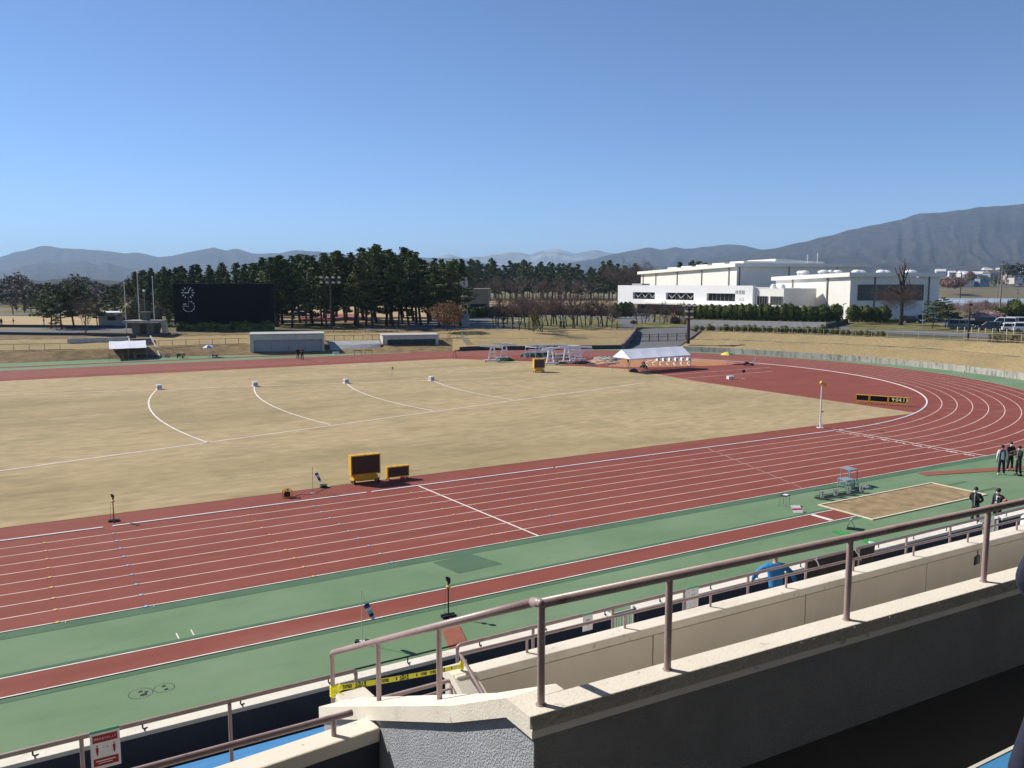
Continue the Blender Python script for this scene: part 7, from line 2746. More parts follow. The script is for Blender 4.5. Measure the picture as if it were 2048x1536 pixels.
# young shrubs behind the pale fence
SHR = [bush_parts(780+i, 1.5, 1.4, 420, 0.08, 'shrub' if i % 2 else 'hedge', 0.5, False, 0.35) for i in range(4)]
for i in range(34):
    u = 1395+i*11.2+rngF.uniform(-3, 3)
    if 1838 < u < 1960:
        continue
    q = interp([(1395, 659), (1600, 664), (1850, 678)], u)
    b = G(u, q+2.0, 2.6)
    s = 0.72*rngF.uniform(0.8, 1.25)*(1.5 if i in (9, 22) else 1)
    tree_obj('shrub', 'small dull green shrub in the planted strip behind the pale fence', 'shrub', SHR[i % 4], b, 'shrubs behind the pale fence', rngF.uniform(0, 6), s)
hedge_run('hedge', 'low dull hedge behind the pale fence at the right end of the bank', [G(1985, 683, 3.0), G(2060, 687, 3.1), G(2140, 692, 3.2)], 2.2, 1.2, M['shrub'], 0.12, 90)
# pollarded big tree and its neighbours
pol = MB()
rp_ = random.Random(5)
dP = 178


def pseg(p, q, r0, r1):
    pol.tube([p, p.lerp(q, .5)+Vector((rp_.uniform(-.1, .1), rp_.uniform(-.1, .1), 0.05)), q], [r0, (r0+r1)/2, r1], 7)


hp = GD(1808, 514, dP).z-PZ
k1 = dP/FPX
tk = [Vector((0, 0, -.2)), Vector((0.1, 0, 3)), Vector((0.05, 0, 6.5)), Vector((0.15, 0.1, 9.2)), Vector((0.25, 0, hp-0.3))]
pol.tube(tk, [0.48, 0.33, 0.28, 0.20, 0.08], 9)
for (z, du, dv, r_) in ((6.4, -38, -14, .23), (6.6, -26, -38, .24), (7.2, 26, -14, .21), (8.2, -12, -34, .20), (8.6, 16, -34, .21), (8.6, 24, -28, .15), (9.6, -8, -22, .16), (9.9, 8, -26, .16), (7.8, 15, -10, .10)):
    b = Vector((0.1, rp_.uniform(-.2, .2), z))
    e = b+Vector((du*k1, rp_.uniform(-1.2, 1.2), -dv*k1))
    pseg(b, e, r_, r_*.6)
    for j in range(4):
        f_ = b.lerp(e, .45+.17*j)
        pseg(f_, f_+Vector((rp_.uniform(-.8, .8), rp_.uniform(-.5, .5), rp_.uniform(.5, 1.2))), r_*.45, r_*.25)
tw_ = bare_parts(811, 6.6, 1.25, 3, 'twig', 9, 0.62, 12, 0.007, 0.5, 7)
t = tree_obj('pollard_tree', 'big leafless pollarded tree with stubby cut limbs before the right hall', 'tree', [('trunk', pol.mesh('pollard_trunk', M['bark'], True)), ('crown', tw_[1][1])], on_ground(1806, dP, PZ))
# small layered pines by the lamp
for i, (u, vt) in enumerate(((1870, 600), (1896, 594))):
    plant(LAY[(i+1) % 3], u, 163+4*i, vt, ['thin layered pine with a tall bare top left of the parked cars', 'thin layered pine right beside the parked cars'][i], 'thin pines before the car park', z=PZ+0.1, base_h=9.0, wide=1.35)

# ---- lamps and poles at the right
t, b, hh = pole(1850, 168, 563, 0.09, M['grey_metal'], 'tall pale street lamp with a curved arm before the right hall', 'street_lamp', 'street lamp', None, False)
MB().tube([(0, 0, hh-0.02), (-0.15, 0, hh+0.5), (-0.6, 0, hh+0.8), (-1.3, 0, hh+0.85)], 0.06, 8).build('arm', M['grey_metal'], t)
MB().lathe([(0.05, 0), (0.25, 0.06), (0.22, 0.16), (0.05, 0.2)], (-1.45, 0, hh+0.75), 10).build('lamp_head', M['white_metal'], t)
t, b, hh = pole(1689, 186, 608, 0.05, M['black_metal'], 'small dark lamp post at the corner of the right hall', 'park_lamp', 'street lamp', None, False, PZ+.8)
MB().cbox((0.2, 0, hh), 0.8, 0.3, 0.12, 0, Matrix.Rotation(-0.35, 3, 'Y')).build('lamp_head', M['black_metal'], t)
t, b, hh = pole(1943, 125, 622, 0.13, mat('brown_post', (0.03, 0.022, 0.02), 0.7), 'dark brown lamp post at the end of the pale fence before the cars', 'lamp_post', 'street lamp', None, False, 2.8)
MB().tube([(0, 0, hh), (0, 0, hh+0.9)], 0.05, 6).build('spike', M['black_metal'], t)
MB().cbox((0.05, 0, hh+0.95), 0.5, 0.4, 0.22, 0, Matrix.Rotation(0.5, 3, 'Y')).build('lamp_head', M['black_metal'], t)
wp = mat('pole_concrete', (0.26, 0.24, 0.21), 0.9, 0.15, 1.0)
for (u, d, vb, vt, r_, lab) in ((2003, 210, 617, 520, 0.17, 'tall pale utility pole right of the parked cars'), (1922, 330, 604, 545, 0.19, 'dark wooden utility pole above the greenhouses'), (1996, 420, 580, 545, 0.2, 'utility pole far behind the greenhouses near the trees'), (2036, 300, 594, 571, 0.12, 'short pole with a lamp beyond the greenhouses')):
    zb_ = PZ if d < 250 else PZ
    t, b, hh = pole(u, d, vt, r_, wp if u != 1922 else M['bark'], lab, 'utility_pole', 'utility pole', 'utility poles at the right', False)
    for z_ in (hh-0.5, hh-1.4):
        MB().bar((-0.9, 0, z_), (0.9, 0, z_), 0.12, 0.12).build('crossarm', M['trim'], t)
    MB().lathe([(0.3, 0), (0.3, 0.8)], (0.35, 0, hh-3.0), 8).build('transformer', M['grey_metal'], t)
for i in range(9):
    p_ = on_ground(1921+14.2*i, 153-0.9*i, PZ+0.02)
    o = MB().tube([(0, 0, 0), (0, 0, 0.85)], 0.09, 8).lathe([(0.09, 0.85), (0.07, 0.92), (0.01, 0.94)], (0, 0, 0), 8).build('bollard', M['concrete_lt'])
    o.location = p_
    tag(o, 'short pale bollard along the near edge of the car park', 'bollard', 'bollards of the car park')

# ---- cars
def car(u, d, rz, lab, paint, kind='van', zz=PZ+0.04):
    L_, H_, Wd = {'van': (4.5, 1.85, 1.72), 'suv': (4.3, 1.66, 1.76), 'hatch': (3.7, 1.52, 1.66), 'bigvan': (4.8, 2.05, 1.82)}[kind]
    b = on_ground(u, d, zz)
    t = thing('parked_car', lab, 'car', b, rz, 'cars parked at the right')
    hl = L_/2
    bz, wz = 0.28, H_*0.56
    hood = {'van': 0.62, 'suv': 0.50, 'hatch': 0.58, 'bigvan': 0.72}[kind]
    prof = [(-hl, bz), (-hl, wz*0.98), (-hl+0.06, wz), (hl*hood, wz), (hl*0.93, wz*0.82), (hl, wz*0.70), (hl, bz)]
    cab = [(-hl+0.10, wz), (-hl+0.28, H_), (hl*hood-0.62*(H_-wz)-0.35, H_), (hl*hood+0.02, wz)]
    mb = MB()
    mb.yprism(prof, -Wd/2, Wd/2)
    y0, y1 = Wd/2-0.02, Wd/2-0.16
    (ax, az_), (bx2, bz2), (cx2, cz2), (dx2, dz2) = cab
    mb.hexa([(ax, -y0, az_), (dx2, -y0, dz2), (dx2, y0, dz2), (ax, y0, az_), (bx2, -y1, bz2), (cx2, -y1, cz2), (cx2, y1, cz2), (bx2, y1, bz2)])
    bo = mb.build('body', paint, t, bevel=0.05)
    for s in (-1, 1):
        mb = MB()

        def sp(x, z):
            tt = (z-wz)/(H_-wz)
            yy = y0+(y1-y0)*tt
            return (x, s*(yy+0.012), z)
        zl, zh = wz+0.05, H_-0.10
        xa = ax+(bx2-ax)*0.12+0.10
        xb = bx2+0.08
        xc = cx2-0.02
        xd = dx2-(dx2-cx2)*0.12-0.10
        quad = [sp(xa, zl), sp(xd, zl), sp(xc, zh), sp(xb, zh)]
        xm = (xa+xd)/2+0.1
        for qd in ([sp(xa, zl), sp(xm-0.05, zl), sp(xm-0.05, zh), sp(xb, zh)], [sp(xm+0.05, zl), sp(xd, zl), sp(xc, zh), sp(xm+0.05, zh)]):
            MB().poly(qd if s < 0 else qd[::-1]).build('side_window', M['glass'], t)
    f1 = 0.012
    MB().poly([(dx2+f1, -y0+.12, wz+.05), (dx2+f1, y0-.12, wz+.05), (cx2+.05, y1-.08, H_-.08), (cx2+.05, -y1+.08, H_-.08)]).build('windscreen', M['glass'], t)
    MB().poly([(ax-f1, y0-.12, wz+.06), (ax-f1, -y0+.12, wz+.06), (bx2-.03, -y1+.08, H_-.12), (bx2-.03, y1-.08, H_-.12)]).build('rear_window', M['glass'], t)
    for x in (-hl*0.62, hl*0.64):
        for y in (-Wd/2+0.09, Wd/2-0.09):
            k_ = MB()
            wheel(k_, (x, y, 0.31), 0.31, 0.2, 'y')
            wo = k_.build('wheel', M['black'], t)
            k_ = MB()
            wheel(k_, (x, y+(0.012 if y > 0 else -0.012), 0.31), 0.19, 0.2, 'y')
            k_.build('rim', M['grey_metal'], wo)
    for y in (-Wd/2+0.25, Wd/2-0.25):
        MB().cbox((hl*0.985, y, wz*0.80), 0.12, 0.34, 0.16).build('headlight', M['white_metal'], t)
        MB().cbox((-hl+0.01, y, wz*0.85), 0.06, 0.16, 0.26).build('tail_light', M['red_paint'], t)
    MB().cbox((hl, 0, 0.38), 0.06, Wd*.9, 0.22).build('bumper', M['black'], t)
    return t


pw = mat('white_car_paint', (0.78, 0.78, 0.78), 0.25, 0.02)
pg = mat('grey_car_paint', (0.16, 0.20, 0.22), 0.25, 0.03)
pk = mat('black_car_paint', (0.012, 0.012, 0.016), 0.2, 0.05)
pn = mat('navy_car_paint', (0.015, 0.02, 0.045), 0.2, 0.05)
rc0 = FACE-0.45
car(1926, 163, rc0, 'grey minivan parked leftmost in the front row of cars', pg, 'van')
car(1949, 166, rc0, 'dark navy car parked right beside the grey minivan', pn, 'hatch')
car(1973, 171, rc0+2.9, 'long black van in the back row behind the brown lamp post', pk, 'bigvan')
car(1991, 172, rc0, 'white car half hidden beside the long black van', pw, 'hatch')
car(1984, 158, rc0+2.8, 'dark navy car with white reflections at the front of the row', pn, 'suv')
car(2008, 158, rc0, 'dark car parked between the navy car and the white hatchback', pn, 'suv')
car(2012, 168, rc0+3.0, 'white van with a dark rear window in the back row', pw, 'bigvan')
car(2043, 170, rc0, 'large white van at the right edge, farthest back', pw, 'bigvan')
car(2032, 155, rc0+0.1, 'small white hatchback at the right front of the row', pw, 'hatch')
car(2058, 154, rc0+0.1, 'white car cut by the right edge in the front row', pw, 'suv')
car(1912, 205, rc0+0.2, 'dark car parked far back behind the thin pines', pk, 'hatch')
car(1885, 205, rc0+0.2, 'blue-grey car parked behind the thin pines left of the dark one', pg, 'suv')
car(1830, 186, FACE-0.9, 'dark car parked in the shade beside the pollarded tree', pk, 'suv')
car(1855, 196, FACE-0.3, 'black car in the shade of the right hall', pk, 'hatch')
ch = on_ground(1976, 200, PZ)
tree_obj('blossom_tree', 'low pink and white blossom tree behind the parked cars', 'tree', [('crown', bush_parts(830, 7.5, 2.6, 1800, 0.14, 'blossom', 0.3, False, 0.3)[0][1]), ('trunk', BARE_M[0][0][1])], ch, None, 0, (1, 1, .9))
for i, u in enumerate((1997, 2012, 2024, 2034, 2046)):
    plant(HED[i % 5], u, 205, 614+rngF.uniform(-2, 4)-(18 if i == 3 else 0), 'rounded evergreen behind the parked cars, ' + ['leftmost of five', 'second of five', 'middle of five', 'fourth of five and tallest', 'rightmost of five'][i], 'evergreens behind the car park', name='clipped_tree', cat='clipped tree', base_h=3.0, wide=1.5)

# ---- greenhouses, orchard, village
gh = mat('greenhouse_film', (0.34, 0.40, 0.47), 0.35, 0.12, 0.4)
for i in range(9):
    d = 300+12*(i//5)
    u = 1890+44*(i % 5)+(20 if i >= 5 else 0)
    b = on_ground(u, d, PZ)
    t = thing('greenhouse', 'long pale arched greenhouse in the fields at the right, ' + ['nearest the hall', 'second from the hall', 'third from the hall', 'fourth from the hall', 'right end of the front row', 'left of the back row', 'second of the back row', 'third of the back row', 'right of the back row'][i], 'greenhouse', b, FACE-0.62, 'greenhouses in the fields')
    prof = [(-3.3, 0)]+[(-3.3*math.cos(math.pi*k/10), 1.4+1.9*math.sin(math.pi*k/10)) for k in range(11)]+[(3.3, 0)]
    MB().xprism([(x, z) for x, z in prof], -13, 13).build('film', gh, t, smooth=False)
    mb = MB()
    for k in range(14):
        pts_ = [(-13+2*k, x*1.008, z*1.008) for x, z in prof]
        mb.tube(pts_, 0.05, 4, cap=False)
    tag(mb.build('hoop', M['grey_metal'], t), kind='stuff')
ORC = bare_parts(840, 3.0, 1.4, 3, 'pink', 3, 0.5, 9, 0.012, 0.35, 6)
for i in range(34):
    u = 1885+rngF.uniform(0, 175)
    d = rngF.uniform(225, 285)
    tree_obj('orchard_tree', 'low spreading pinkish-brown orchard tree beyond the car park', 'tree', ORC, on_ground(u, d, PZ), 'orchard trees beyond the car park', rngF.uniform(0, 6), rngF.uniform(0.9, 1.3))
# sloping land at the mountain foot, with terraces
def foot(name, u0, u1, tab, dn, df, m):
    rows = []
    for j in range(7):
        d = dn+(df-dn)*j/6
        row = []
        for i in range(13):
            u = u0+(u1-u0)*i/12
            v = tab(u, j/6)
            p = GD(u, v, d)
            row.append((p.x, p.y, max(p.z, PZ+0.02) if j else PZ+0.02))
        rows.append(row)
    return tag(MB().strip(rows).build(name, m, smooth=True), kind='structure')


foot('terrace_slope', 1860, 2300, lambda u, t: 590-12*t-((u-1860)/440)*4*t, 420, 720, mat('terrace_fields', (0.15, 0.12, 0.06), 0.95, 0.25, 0.04, layers=(((0.09, 0.09, 0.04), 0.02, 0.5, 0.6, 0.7, None),)))
foot('village_slope', 1840, 2400, lambda u, t: 577-27*t-((u-1860)/440)*4*t, 730, 1700, mat('village_fields', (0.11, 0.09, 0.06), 0.95, 0.3, 0.01))


def house(u, d, v, w, h, lab, wall, roof, rz):
    b = GD(u, v, d)
    t = thing('village_house', lab, 'house', b, FACE+rz, 'village houses at the mountain foot')
    MB().box(-w/2, w/2, -w*.4, w*.4, -2, h).build('wall', wall, t)
    mb = MB()
    e = 0.6
    mb.add([(-w/2-e, -w*.4-e, h), (w/2+e, -w*.4-e, h), (w/2+e, w*.4+e, h), (-w/2-e, w*.4+e, h), (-w/2-e*.3, 0, h+w*.26), (w/2+e*.3, 0, h+w*.26)],
           [(0, 1, 5, 4), (2, 3, 4, 5), (1, 2, 5), (3, 0, 4), (3, 2, 1, 0)])
    mb.build('roof', roof, t)
    for x in (-w*.28, w*.05, w*.3):
        MB().box(x-.5, x+.5, -w*.4-.04, -w*.4-.003, h*.45, h*.75).build('window', M['glass'], t)
    return t


rd = [mat('dark_tile_roof', (0.07, 0.075, 0.085), 0.7, .1), mat('white_tile_roof', (0.7, 0.7, 0.7), 0.6, .05), mat('teal_roof', (0.06, 0.16, 0.18), 0.6, .1), mat('brown_roof', (0.2, 0.13, 0.09), 0.7, .1)]
wl = [mat('house_white', (0.6, 0.58, 0.54), 0.8, .05), mat('house_blue', (0.22, 0.28, 0.34), 0.8, .05), mat('house_tan', (0.36, 0.3, 0.22), 0.8, .05)]
house(1962, 880, 571.0, 12, 7.5, 'blue-grey two-storey house left of the tall utility pole', wl[1], rd[0], 0.25)
house(1932, 880, 569, 13, 3.2, 'long low house with a teal roof beside the blossom trees', wl[0], rd[2], -0.3)
house(2030, 880, 564, 14, 5, 'white house with a broad dark roof at the right edge', wl[0], rd[0], 0.3)
house(2018, 900, 556, 10, 6, 'house with a brown roof under the dark trees at the right', wl[2], rd[3], 0.1)
house(2046, 900, 557, 16, 4, 'wide low grey roofed house at the far right under the trees', wl[0], rd[1], 0.0)
desc = ['white roofed', 'dark roofed', 'pale', 'small white', 'tan', 'grey roofed']
for i in range(22):
    u = 1880+i*8.0+rngF.uniform(-3, 3)
    v = 556-rngF.uniform(0, 13)
    d = 800+(560-v)*45
    house(u, d, v+1.5, rngF.uniform(9, 15), rngF.uniform(4, 7), 'tiny %s house scattered on the slope at the mountain foot' % desc[i % 6], wl[i % 3], rd[(i*7) % 4 if i % 3 else 1], rngF.uniform(-.6, .6))
for i in range(40):
    u = 1882+rngF.uniform(0, 170)
    v = rngF.uniform(550, 572)
    d = 480+(575-v)*30
    tree_obj('village_tree', 'small dark tree among the village houses at the mountain foot', 'tree', FARP[i % 4], GD(u, v, d)-Vector((0, 0, 1)), 'trees among the village houses', rngF.uniform(0, 6), (rngF.uniform(.3, .5), rngF.uniform(.3, .5), rngF.uniform(.3, .5)))
for i, (u, vt) in enumerate(((2004, 531), (2014, 526), (2024, 529), (2033, 524), (2042, 528), (2050, 523), (2060, 526))):
    plant(FARP[i % 4], u, 640, vt, 'tall dark tree in the clump behind the houses at the right edge', 'tall trees at the right edge', z=GD(u, 556, 640).z, base_h=16, wide=1.7, name='village_tree', cat='tree')
BL = bush_parts(850, 9, 6.5, 2200, 0.28, 'pink', 0.3, False, 0.35)
for i, (u, d, v) in enumerate(((1895, 470, 572), (1907, 460, 573), (1915, 480, 571), (1940, 700, 560))):
    tree_obj('blossom_tree', ['pale pink blossom tree at the hall corner, left', 'pale pink blossom tree at the hall corner, middle', 'pale pink blossom tree at the hall corner, right', 'rusty pink tree above the teal roof'][i], 'tree', [('crown', BL[0][1]), ('trunk', BARE_M[0][0][1])], GD(u, v, d)-Vector((0, 0, .5)), 'blossom trees by the village', i*1.3, (.9, .9, .75) if i < 3 else (.9, .9, 1.1))
# far woods at the left that read as one mass
rgm = np.random.default_rng(5)
cs = []
for i in range(2600):
    u = rgm.uniform(-120, 330)
    d = rgm.uniform(330, 900)
    p_ = on_ground(float(u), float(d), PZ)
    hgt = rgm.uniform(5, 11)*(1+0.3*math.sin(u*0.05))
    n = 34
    q = rgm.normal(size=(n, 3))
    q /= np.linalg.norm(q, axis=1)[:, None]
    cs.append(q*np.array([2.6, 2.6, hgt*.5])*rgm.uniform(.5, 1, n)[:, None]**.5+np.array([p_.x, p_.y, PZ+hgt*.55]))
fw_me = quads_mesh('far_woodland', leaf_quads(rgm, np.concatenate(cs), 0.52, 0.4), mat('far_wood_leaves', (0.038, 0.036, 0.024), 0.9, 0.4, 0.03, col2=(0.075, 0.06, 0.04)))
o = bpy.data.objects.new('far_woodland', fw_me)
COL.objects.link(o)
tag(o, 'far brown-green woodland beyond the practice field at the left', 'woodland', kind='stuff')
cs = []
for i in range(900):
    u = rgm.uniform(1240, 2300)
    d = rgm.uniform(900, 2600)
    p_ = on_ground(float(u), float(d), PZ)
    q = rgm.normal(size=(12, 3))
    q /= np.linalg.norm(q, axis=1)[:, None]
    cs.append(q*np.array([7, 7, 5])+np.array([p_.x, p_.y, PZ+5]))
fw_me = quads_mesh('far_country_trees', leaf_quads(rgm, np.concatenate(cs), 1.6, 0.4), bpy.data.materials['far_wood_leaves'])
o = bpy.data.objects.new('far_country_trees', fw_me)
COL.objects.link(o)
tag(o, 'scattered far trees of the plain before the right mountain', 'woodland', kind='stuff')
# tufts of dry grass along the turf edge and the bank crest
# ---- picnic tables
for i, (u, v) in enumerate(((1001, 645.5), (1011, 645.5), (1030, 648), (1039.5, 648.5))):
    t = thing('picnic_table', 'white picnic table with curved legs on the plaza lawn, %s' % ['leftmost of four', 'second of four', 'third of four', 'rightmost of four'][i], 'picnic table', G(u, v, PZ+.06), FACE, 'white picnic tables')
    MB().box(-0.75, 0.75, -0.4, 0.4, 0.72, 0.8).build('tabletop', M['white'], t)
    for x in (-0.5, 0.5):
        MB().hexa([(x-0.32, -0.3, 0), (x+0.1, -0.3, 0), (x+0.1, 0.3, 0), (x-0.32, 0.3, 0), (x-0.1, -0.2, .72), (x+0.12, -0.2, .72), (x+0.12, 0.2, .72), (x-0.1, 0.2, .72)]).build('leg', M['white'], t)
# ================================================================ people
def skin_mesh(name, nodes, edges, root, mats, parent, sub=2):
    names = list(nodes)
    idx = {n: i for i, n in enumerate(names)}
    me = bpy.data.meshes.new(name)
    me.from_pydata([nodes[n][0] for n in names], [(idx[a], idx[b]) for a, b in edges], [])
    o = bpy.data.objects.new(name, me)
    COL.objects.link(o)
    o.modifiers.new('skin', 'SKIN')
    if not me.skin_vertices:
        bpy.context.view_layer.objects.active = o
    sv = me.skin_vertices[0].data
    for n in names:
        r_ = nodes[n][1]
        sv[idx[n]].radius = r_ if isinstance(r_, tuple) else (r_, r_)
        sv[idx[n]].use_root = (n == root)
    s_ = o.modifiers.new('sub', 'SUBSURF')
    s_.levels = s_.render_levels = sub
    dg = bpy.context.evaluated_depsgraph_get()
    dg.update()
    nm = bpy.data.meshes.new_from_object(o.evaluated_get(dg))
    nm.name = name
    o.modifiers.clear()
    o.data = nm
    nm.materials.clear()
    nm.materials.append(mats)
    nm.polygons.foreach_set('use_smooth', [True]*len(nm.polygons))
    bpy.data.meshes.remove(me)
    o.parent = parent
    return o


def ell(c, rx, ry, rz_, n=12, m=8, z0=-1.0, z1=1.0):
    mb = MB()
    rows = []
    for j in range(m+1):
        z = z0+(z1-z0)*j/m
        r_ = math.sqrt(max(0, 1-z*z))
        rows.append([(c[0]+rx*r_*math.cos(2*math.pi*k/n), c[1]+ry*r_*math.sin(2*math.pi*k/n), c[2]+rz_*z) for k in range(n+1)])
    return mb.strip(rows)


def person(loc, rz, h, lab, top, bottom, arms='down', cap=None, mask=True, legs=0.0, shoe='black', lean=0.0, stripe=None, armband=None, cap_peak=True, look=0.0):
    t = thing('person', lab, 'person', loc, rz)
    s = h/1.75
    t.scale = (s, s, s)
    V = Vector
    ly = lean
    sh = {-1: V((-.185, ly*.9, 1.42)), 1: V((.185, ly*.9, 1.42))}
    A = {}
    for d in (-1, 1):
        S_ = sh[d]
        mode = arms if isinstance(arms, str) else arms[0 if d < 0 else 1]
        if mode == 'down':
            A[d] = (S_+V((d*.06, -.03, -.29)), S_+V((d*.07, .05, -.55)), V((0.0, .05, -1)))
        elif mode == 'cross':
            A[d] = (S_+V((d*.06, .06, -.27)), V((d*-.04, ly+.20, 1.20+.03*d)), V((-d, .1, .05)))
        elif mode == 'back':
            A[d] = (S_+V((d*.10, -.10, -.26)), V((d*.05, ly-.17, .98)), V((-d*.6, -.05, -.3)))
        elif mode == 'hip':
            A[d] = (S_+V((d*.22, -.06, -.24)), V((d*.20, ly+.03, 1.02)), V((-d*.7, .35, -.2)))
        elif mode == 'fwd':
            A[d] = (S_+V((d*.05, .10, -.26)), S_+V((d*.02, .33, -.22)), V((0, 1, .1)))
        elif mode == 'out':
            A[d] = (S_+V((d*.22, .05, -.20)), S_+V((d*.30, .16, -.42)), V((d*.2, .5, -.7)))
        elif mode == 'pocket':
            A[d] = (S_+V((d*.10, -.08, -.27)), S_+V((d*.05, .06, -.48)), V((-d*.3, .2, -.8)))
    body, be = {}, []

    def nd(dic, e, n, p, r_, par_=None):
        dic[n] = (tuple(p), r_)
        if par_:
            e.append((par_, n))
    nd(body, be, 'pelvis', V((0, 0, .94)), (.145, .10))
    nd(body, be, 'spine', V((0, ly*.4, 1.12)), (.125, .09), 'pelvis')
    nd(body, be, 'chest', V((0, ly*.8, 1.33)), (.15, .10), 'spine')
    nd(body, be, 'neck0', V((0, ly, 1.46)), .06, 'chest')
    nd(body, be, 'neck', V((0, ly*1.15+.01, 1.515)), .052, 'neck0')
    hx, hy = .03*math.sin(look), .02
    nd(body, be, 'jaw', V((hx, ly*1.2+.035, 1.575)), (.066, .075), 'neck')
    nd(body, be, 'head', V((hx*.6, ly*1.25+.02, 1.65)), (.076, .092), 'jaw')
    nd(body, be, 'crown', V((0, ly*1.25+.005, 1.725)), (.055, .065), 'head')
    for d in (-1, 1):
        k = 'LR'[d > 0]
        e_, w_, hd = A[d]
        hd = hd.normalized()
        nd(body, be, 'sh'+k, sh[d], .058, 'chest')
        nd(body, be, 'el'+k, e_, .042, 'sh'+k)
        nd(body, be, 'wr'+k, w_, (.030, .024), 'el'+k)
        pm = w_+hd*.075
        nd(body, be, 'pa'+k, pm, (.040, .020), 'wr'+k)
        side = hd.cross(V((0, 1, 0)))
        if side.length < .2:
            side = hd.cross(V((0, 0, 1)))
        side.normalize()
        bend = side.cross(hd)*(-.25*d)
        for q in range(4):
            o_ = side*((q-1.5)*.019)
            l_ = (.062, .072, .068, .052)[q]
            nd(body, be, 'f%d%s' % (q, k), pm+hd*.03+o_, .009, 'pa'+k)
            nd(body, be, 'g%d%s' % (q, k), pm+hd*(.03+l_*.55)+o_+bend*.05, .0085, 'f%d%s' % (q, k))
            nd(body, be, 'h%d%s' % (q, k), pm+hd*(.03+l_)+o_+bend*.15, .0075, 'g%d%s' % (q, k))
        nd(body, be, 't0'+k, w_+hd*.04+side*.038, .010, 'pa'+k)
        nd(body, be, 't1'+k, w_+hd*.085+side*.058+bend*.04, .009, 't0'+k)
        nd(body, be, 'hip'+k, V((d*.09, 0, .90)), .085, 'pelvis')
        nd(body, be, 'kn'+k, V((d*(.10+legs*.5), .02+legs*.3*d, .50)), .056, 'hip'+k)
        nd(body, be, 'an'+k, V((d*(.11+legs), -.03+legs*.5*d, .09)), .040, 'kn'+k)
        nd(body, be, 'to'+k, V((d*(.13+legs), .12+legs*.5*d, .035)), .034, 'an'+k)
    skin_mesh('body', body, be, 'pelvis', M['skin'], t, 1)
    jk, je = {}, []
    nd(jk, je, 'hem', V((0, 0, .84)), (.18, .135))
    nd(jk, je, 'waist', V((0, ly*.3, 1.04)), (.165, .12), 'hem')
    nd(jk, je, 'chest', V((0, ly*.8, 1.32)), (.185, .13), 'waist')
    nd(jk, je, 'collar', V((0, ly, 1.475)), .075, 'chest')
    for d in (-1, 1):
        k = 'LR'[d > 0]
        e_, w_, hd = A[d]
        nd(jk, je, 'sh'+k, sh[d], .078, 'chest')
        nd(jk, je, 'el'+k, e_, .062, 'sh'+k)
        nd(jk, je, 'wr'+k, w_-(w_-e_).normalized()*.02, .046, 'el'+k)
    skin_mesh('jacket', jk, je, 'hem', top, t, 2)
    tr_, te = {}, []
    nd(tr_, te, 'waist', V((0, 0, 1.02)), (.150, .10))
    nd(tr_, te, 'pelvis', V((0, 0, .93)), (.160, .115), 'waist')
    for d in (-1, 1):
        k = 'LR'[d > 0]
        nd(tr_, te, 'hip'+k, V((d*.09, 0, .84)), .105, 'pelvis')
        nd(tr_, te, 'kn'+k, V((d*(.10+legs*.5), .02+legs*.3*d, .50)), .082, 'hip'+k)
        nd(tr_, te, 'an'+k, V((d*(.11+legs), -.03+legs*.5*d, .09)), .070, 'kn'+k)
    skin_mesh('trousers', tr_, te, 'waist', bottom, t, 2)
    for d in (-1, 1):
        x, y = d*(.12+legs), legs*.5*d
        MB().hexa([(x-.05, y-.11, 0), (x+.05, y-.11, 0), (x+.055, y+.17, 0), (x-.055, y+.17, 0), (x-.04, y-.09, .10), (x+.04, y-.09, .10), (x+.035, y+.13, .055), (x-.035, y+.13, .055)]).build('shoe', M['cloth_black'] if shoe == 'black' else mat('pale_shoe', (0.6, 0.6, 0.4), .7), t, bevel=0.015)
    hc = V((hx*.5, ly*1.25+.012, 1.665))
    ell((hc.x, hc.y-.012, hc.z+.012), .092, .112, .112, 14, 8, -0.35 if not cap else -0.5, 1.0).build('hair', M['hair'], t, smooth=True)
    for d in (-1, 1):
        ell((hc.x+d*.032+hx*.5, hc.y+.088, hc.z-.012), .011, .008, .007, 8, 4).build('eye', M['black'], t)
        ell((hc.x+d*.084, hc.y+.0, hc.z-.03), .014, .022, .032, 8, 5).build('ear', M['skin'], t)
    ell((hc.x+hx*.8, hc.y+.102, hc.z-.045), .016, .022, .026, 8, 5).build('nose', M['skin'], t)
    if mask:
        ell((hc.x+hx*.8, hc.y+.035, hc.z-.085), .072, .090, .058, 14, 6).build('face_mask', M['mask'], t, smooth=True)
    if cap:
        ell((hc.x, hc.y, hc.z+.035), .102, .122, .100, 14, 6, 0.0, 1.0).build('cap', cap, t, smooth=True)
        if cap_peak:
            MB().hexa([(hc.x-.075, hc.y+.09, hc.z+.025), (hc.x+.075, hc.y+.09, hc.z+.025), (hc.x+.055, hc.y+.20, hc.z+.012), (hc.x-.055, hc.y+.20, hc.z+.012),
                       (hc.x-.075, hc.y+.09, hc.z+.04), (hc.x+.075, hc.y+.09, hc.z+.04), (hc.x+.055, hc.y+.20, hc.z+.022), (hc.x-.055, hc.y+.20, hc.z+.022)]).build('cap_peak', cap, t)
    if stripe:
        MB().tube([V((0.01, ly*.3+.128, .90)), V((0.01, ly*.5+.132, 1.1)), V((0.01, ly*.8+.138, 1.32)), V((0, ly+.085, 1.45))], .012, 5).build('zip_line', stripe, t)
    if armband:
        d, m_ = armband
        e_, w_, hd = A[d]
        q = sh[d].lerp(e_, .6)
        MB().tube([q-(e_-sh[d])*.18, q+(e_-sh[d])*.18], .080, 12).build('armband', m_, t, smooth=True)
    return t


toS = lambda p: math.atan2(CAM.y-p.y, CAM.x-p.x)-math.pi/2      # rotz that turns local +y towards the camera


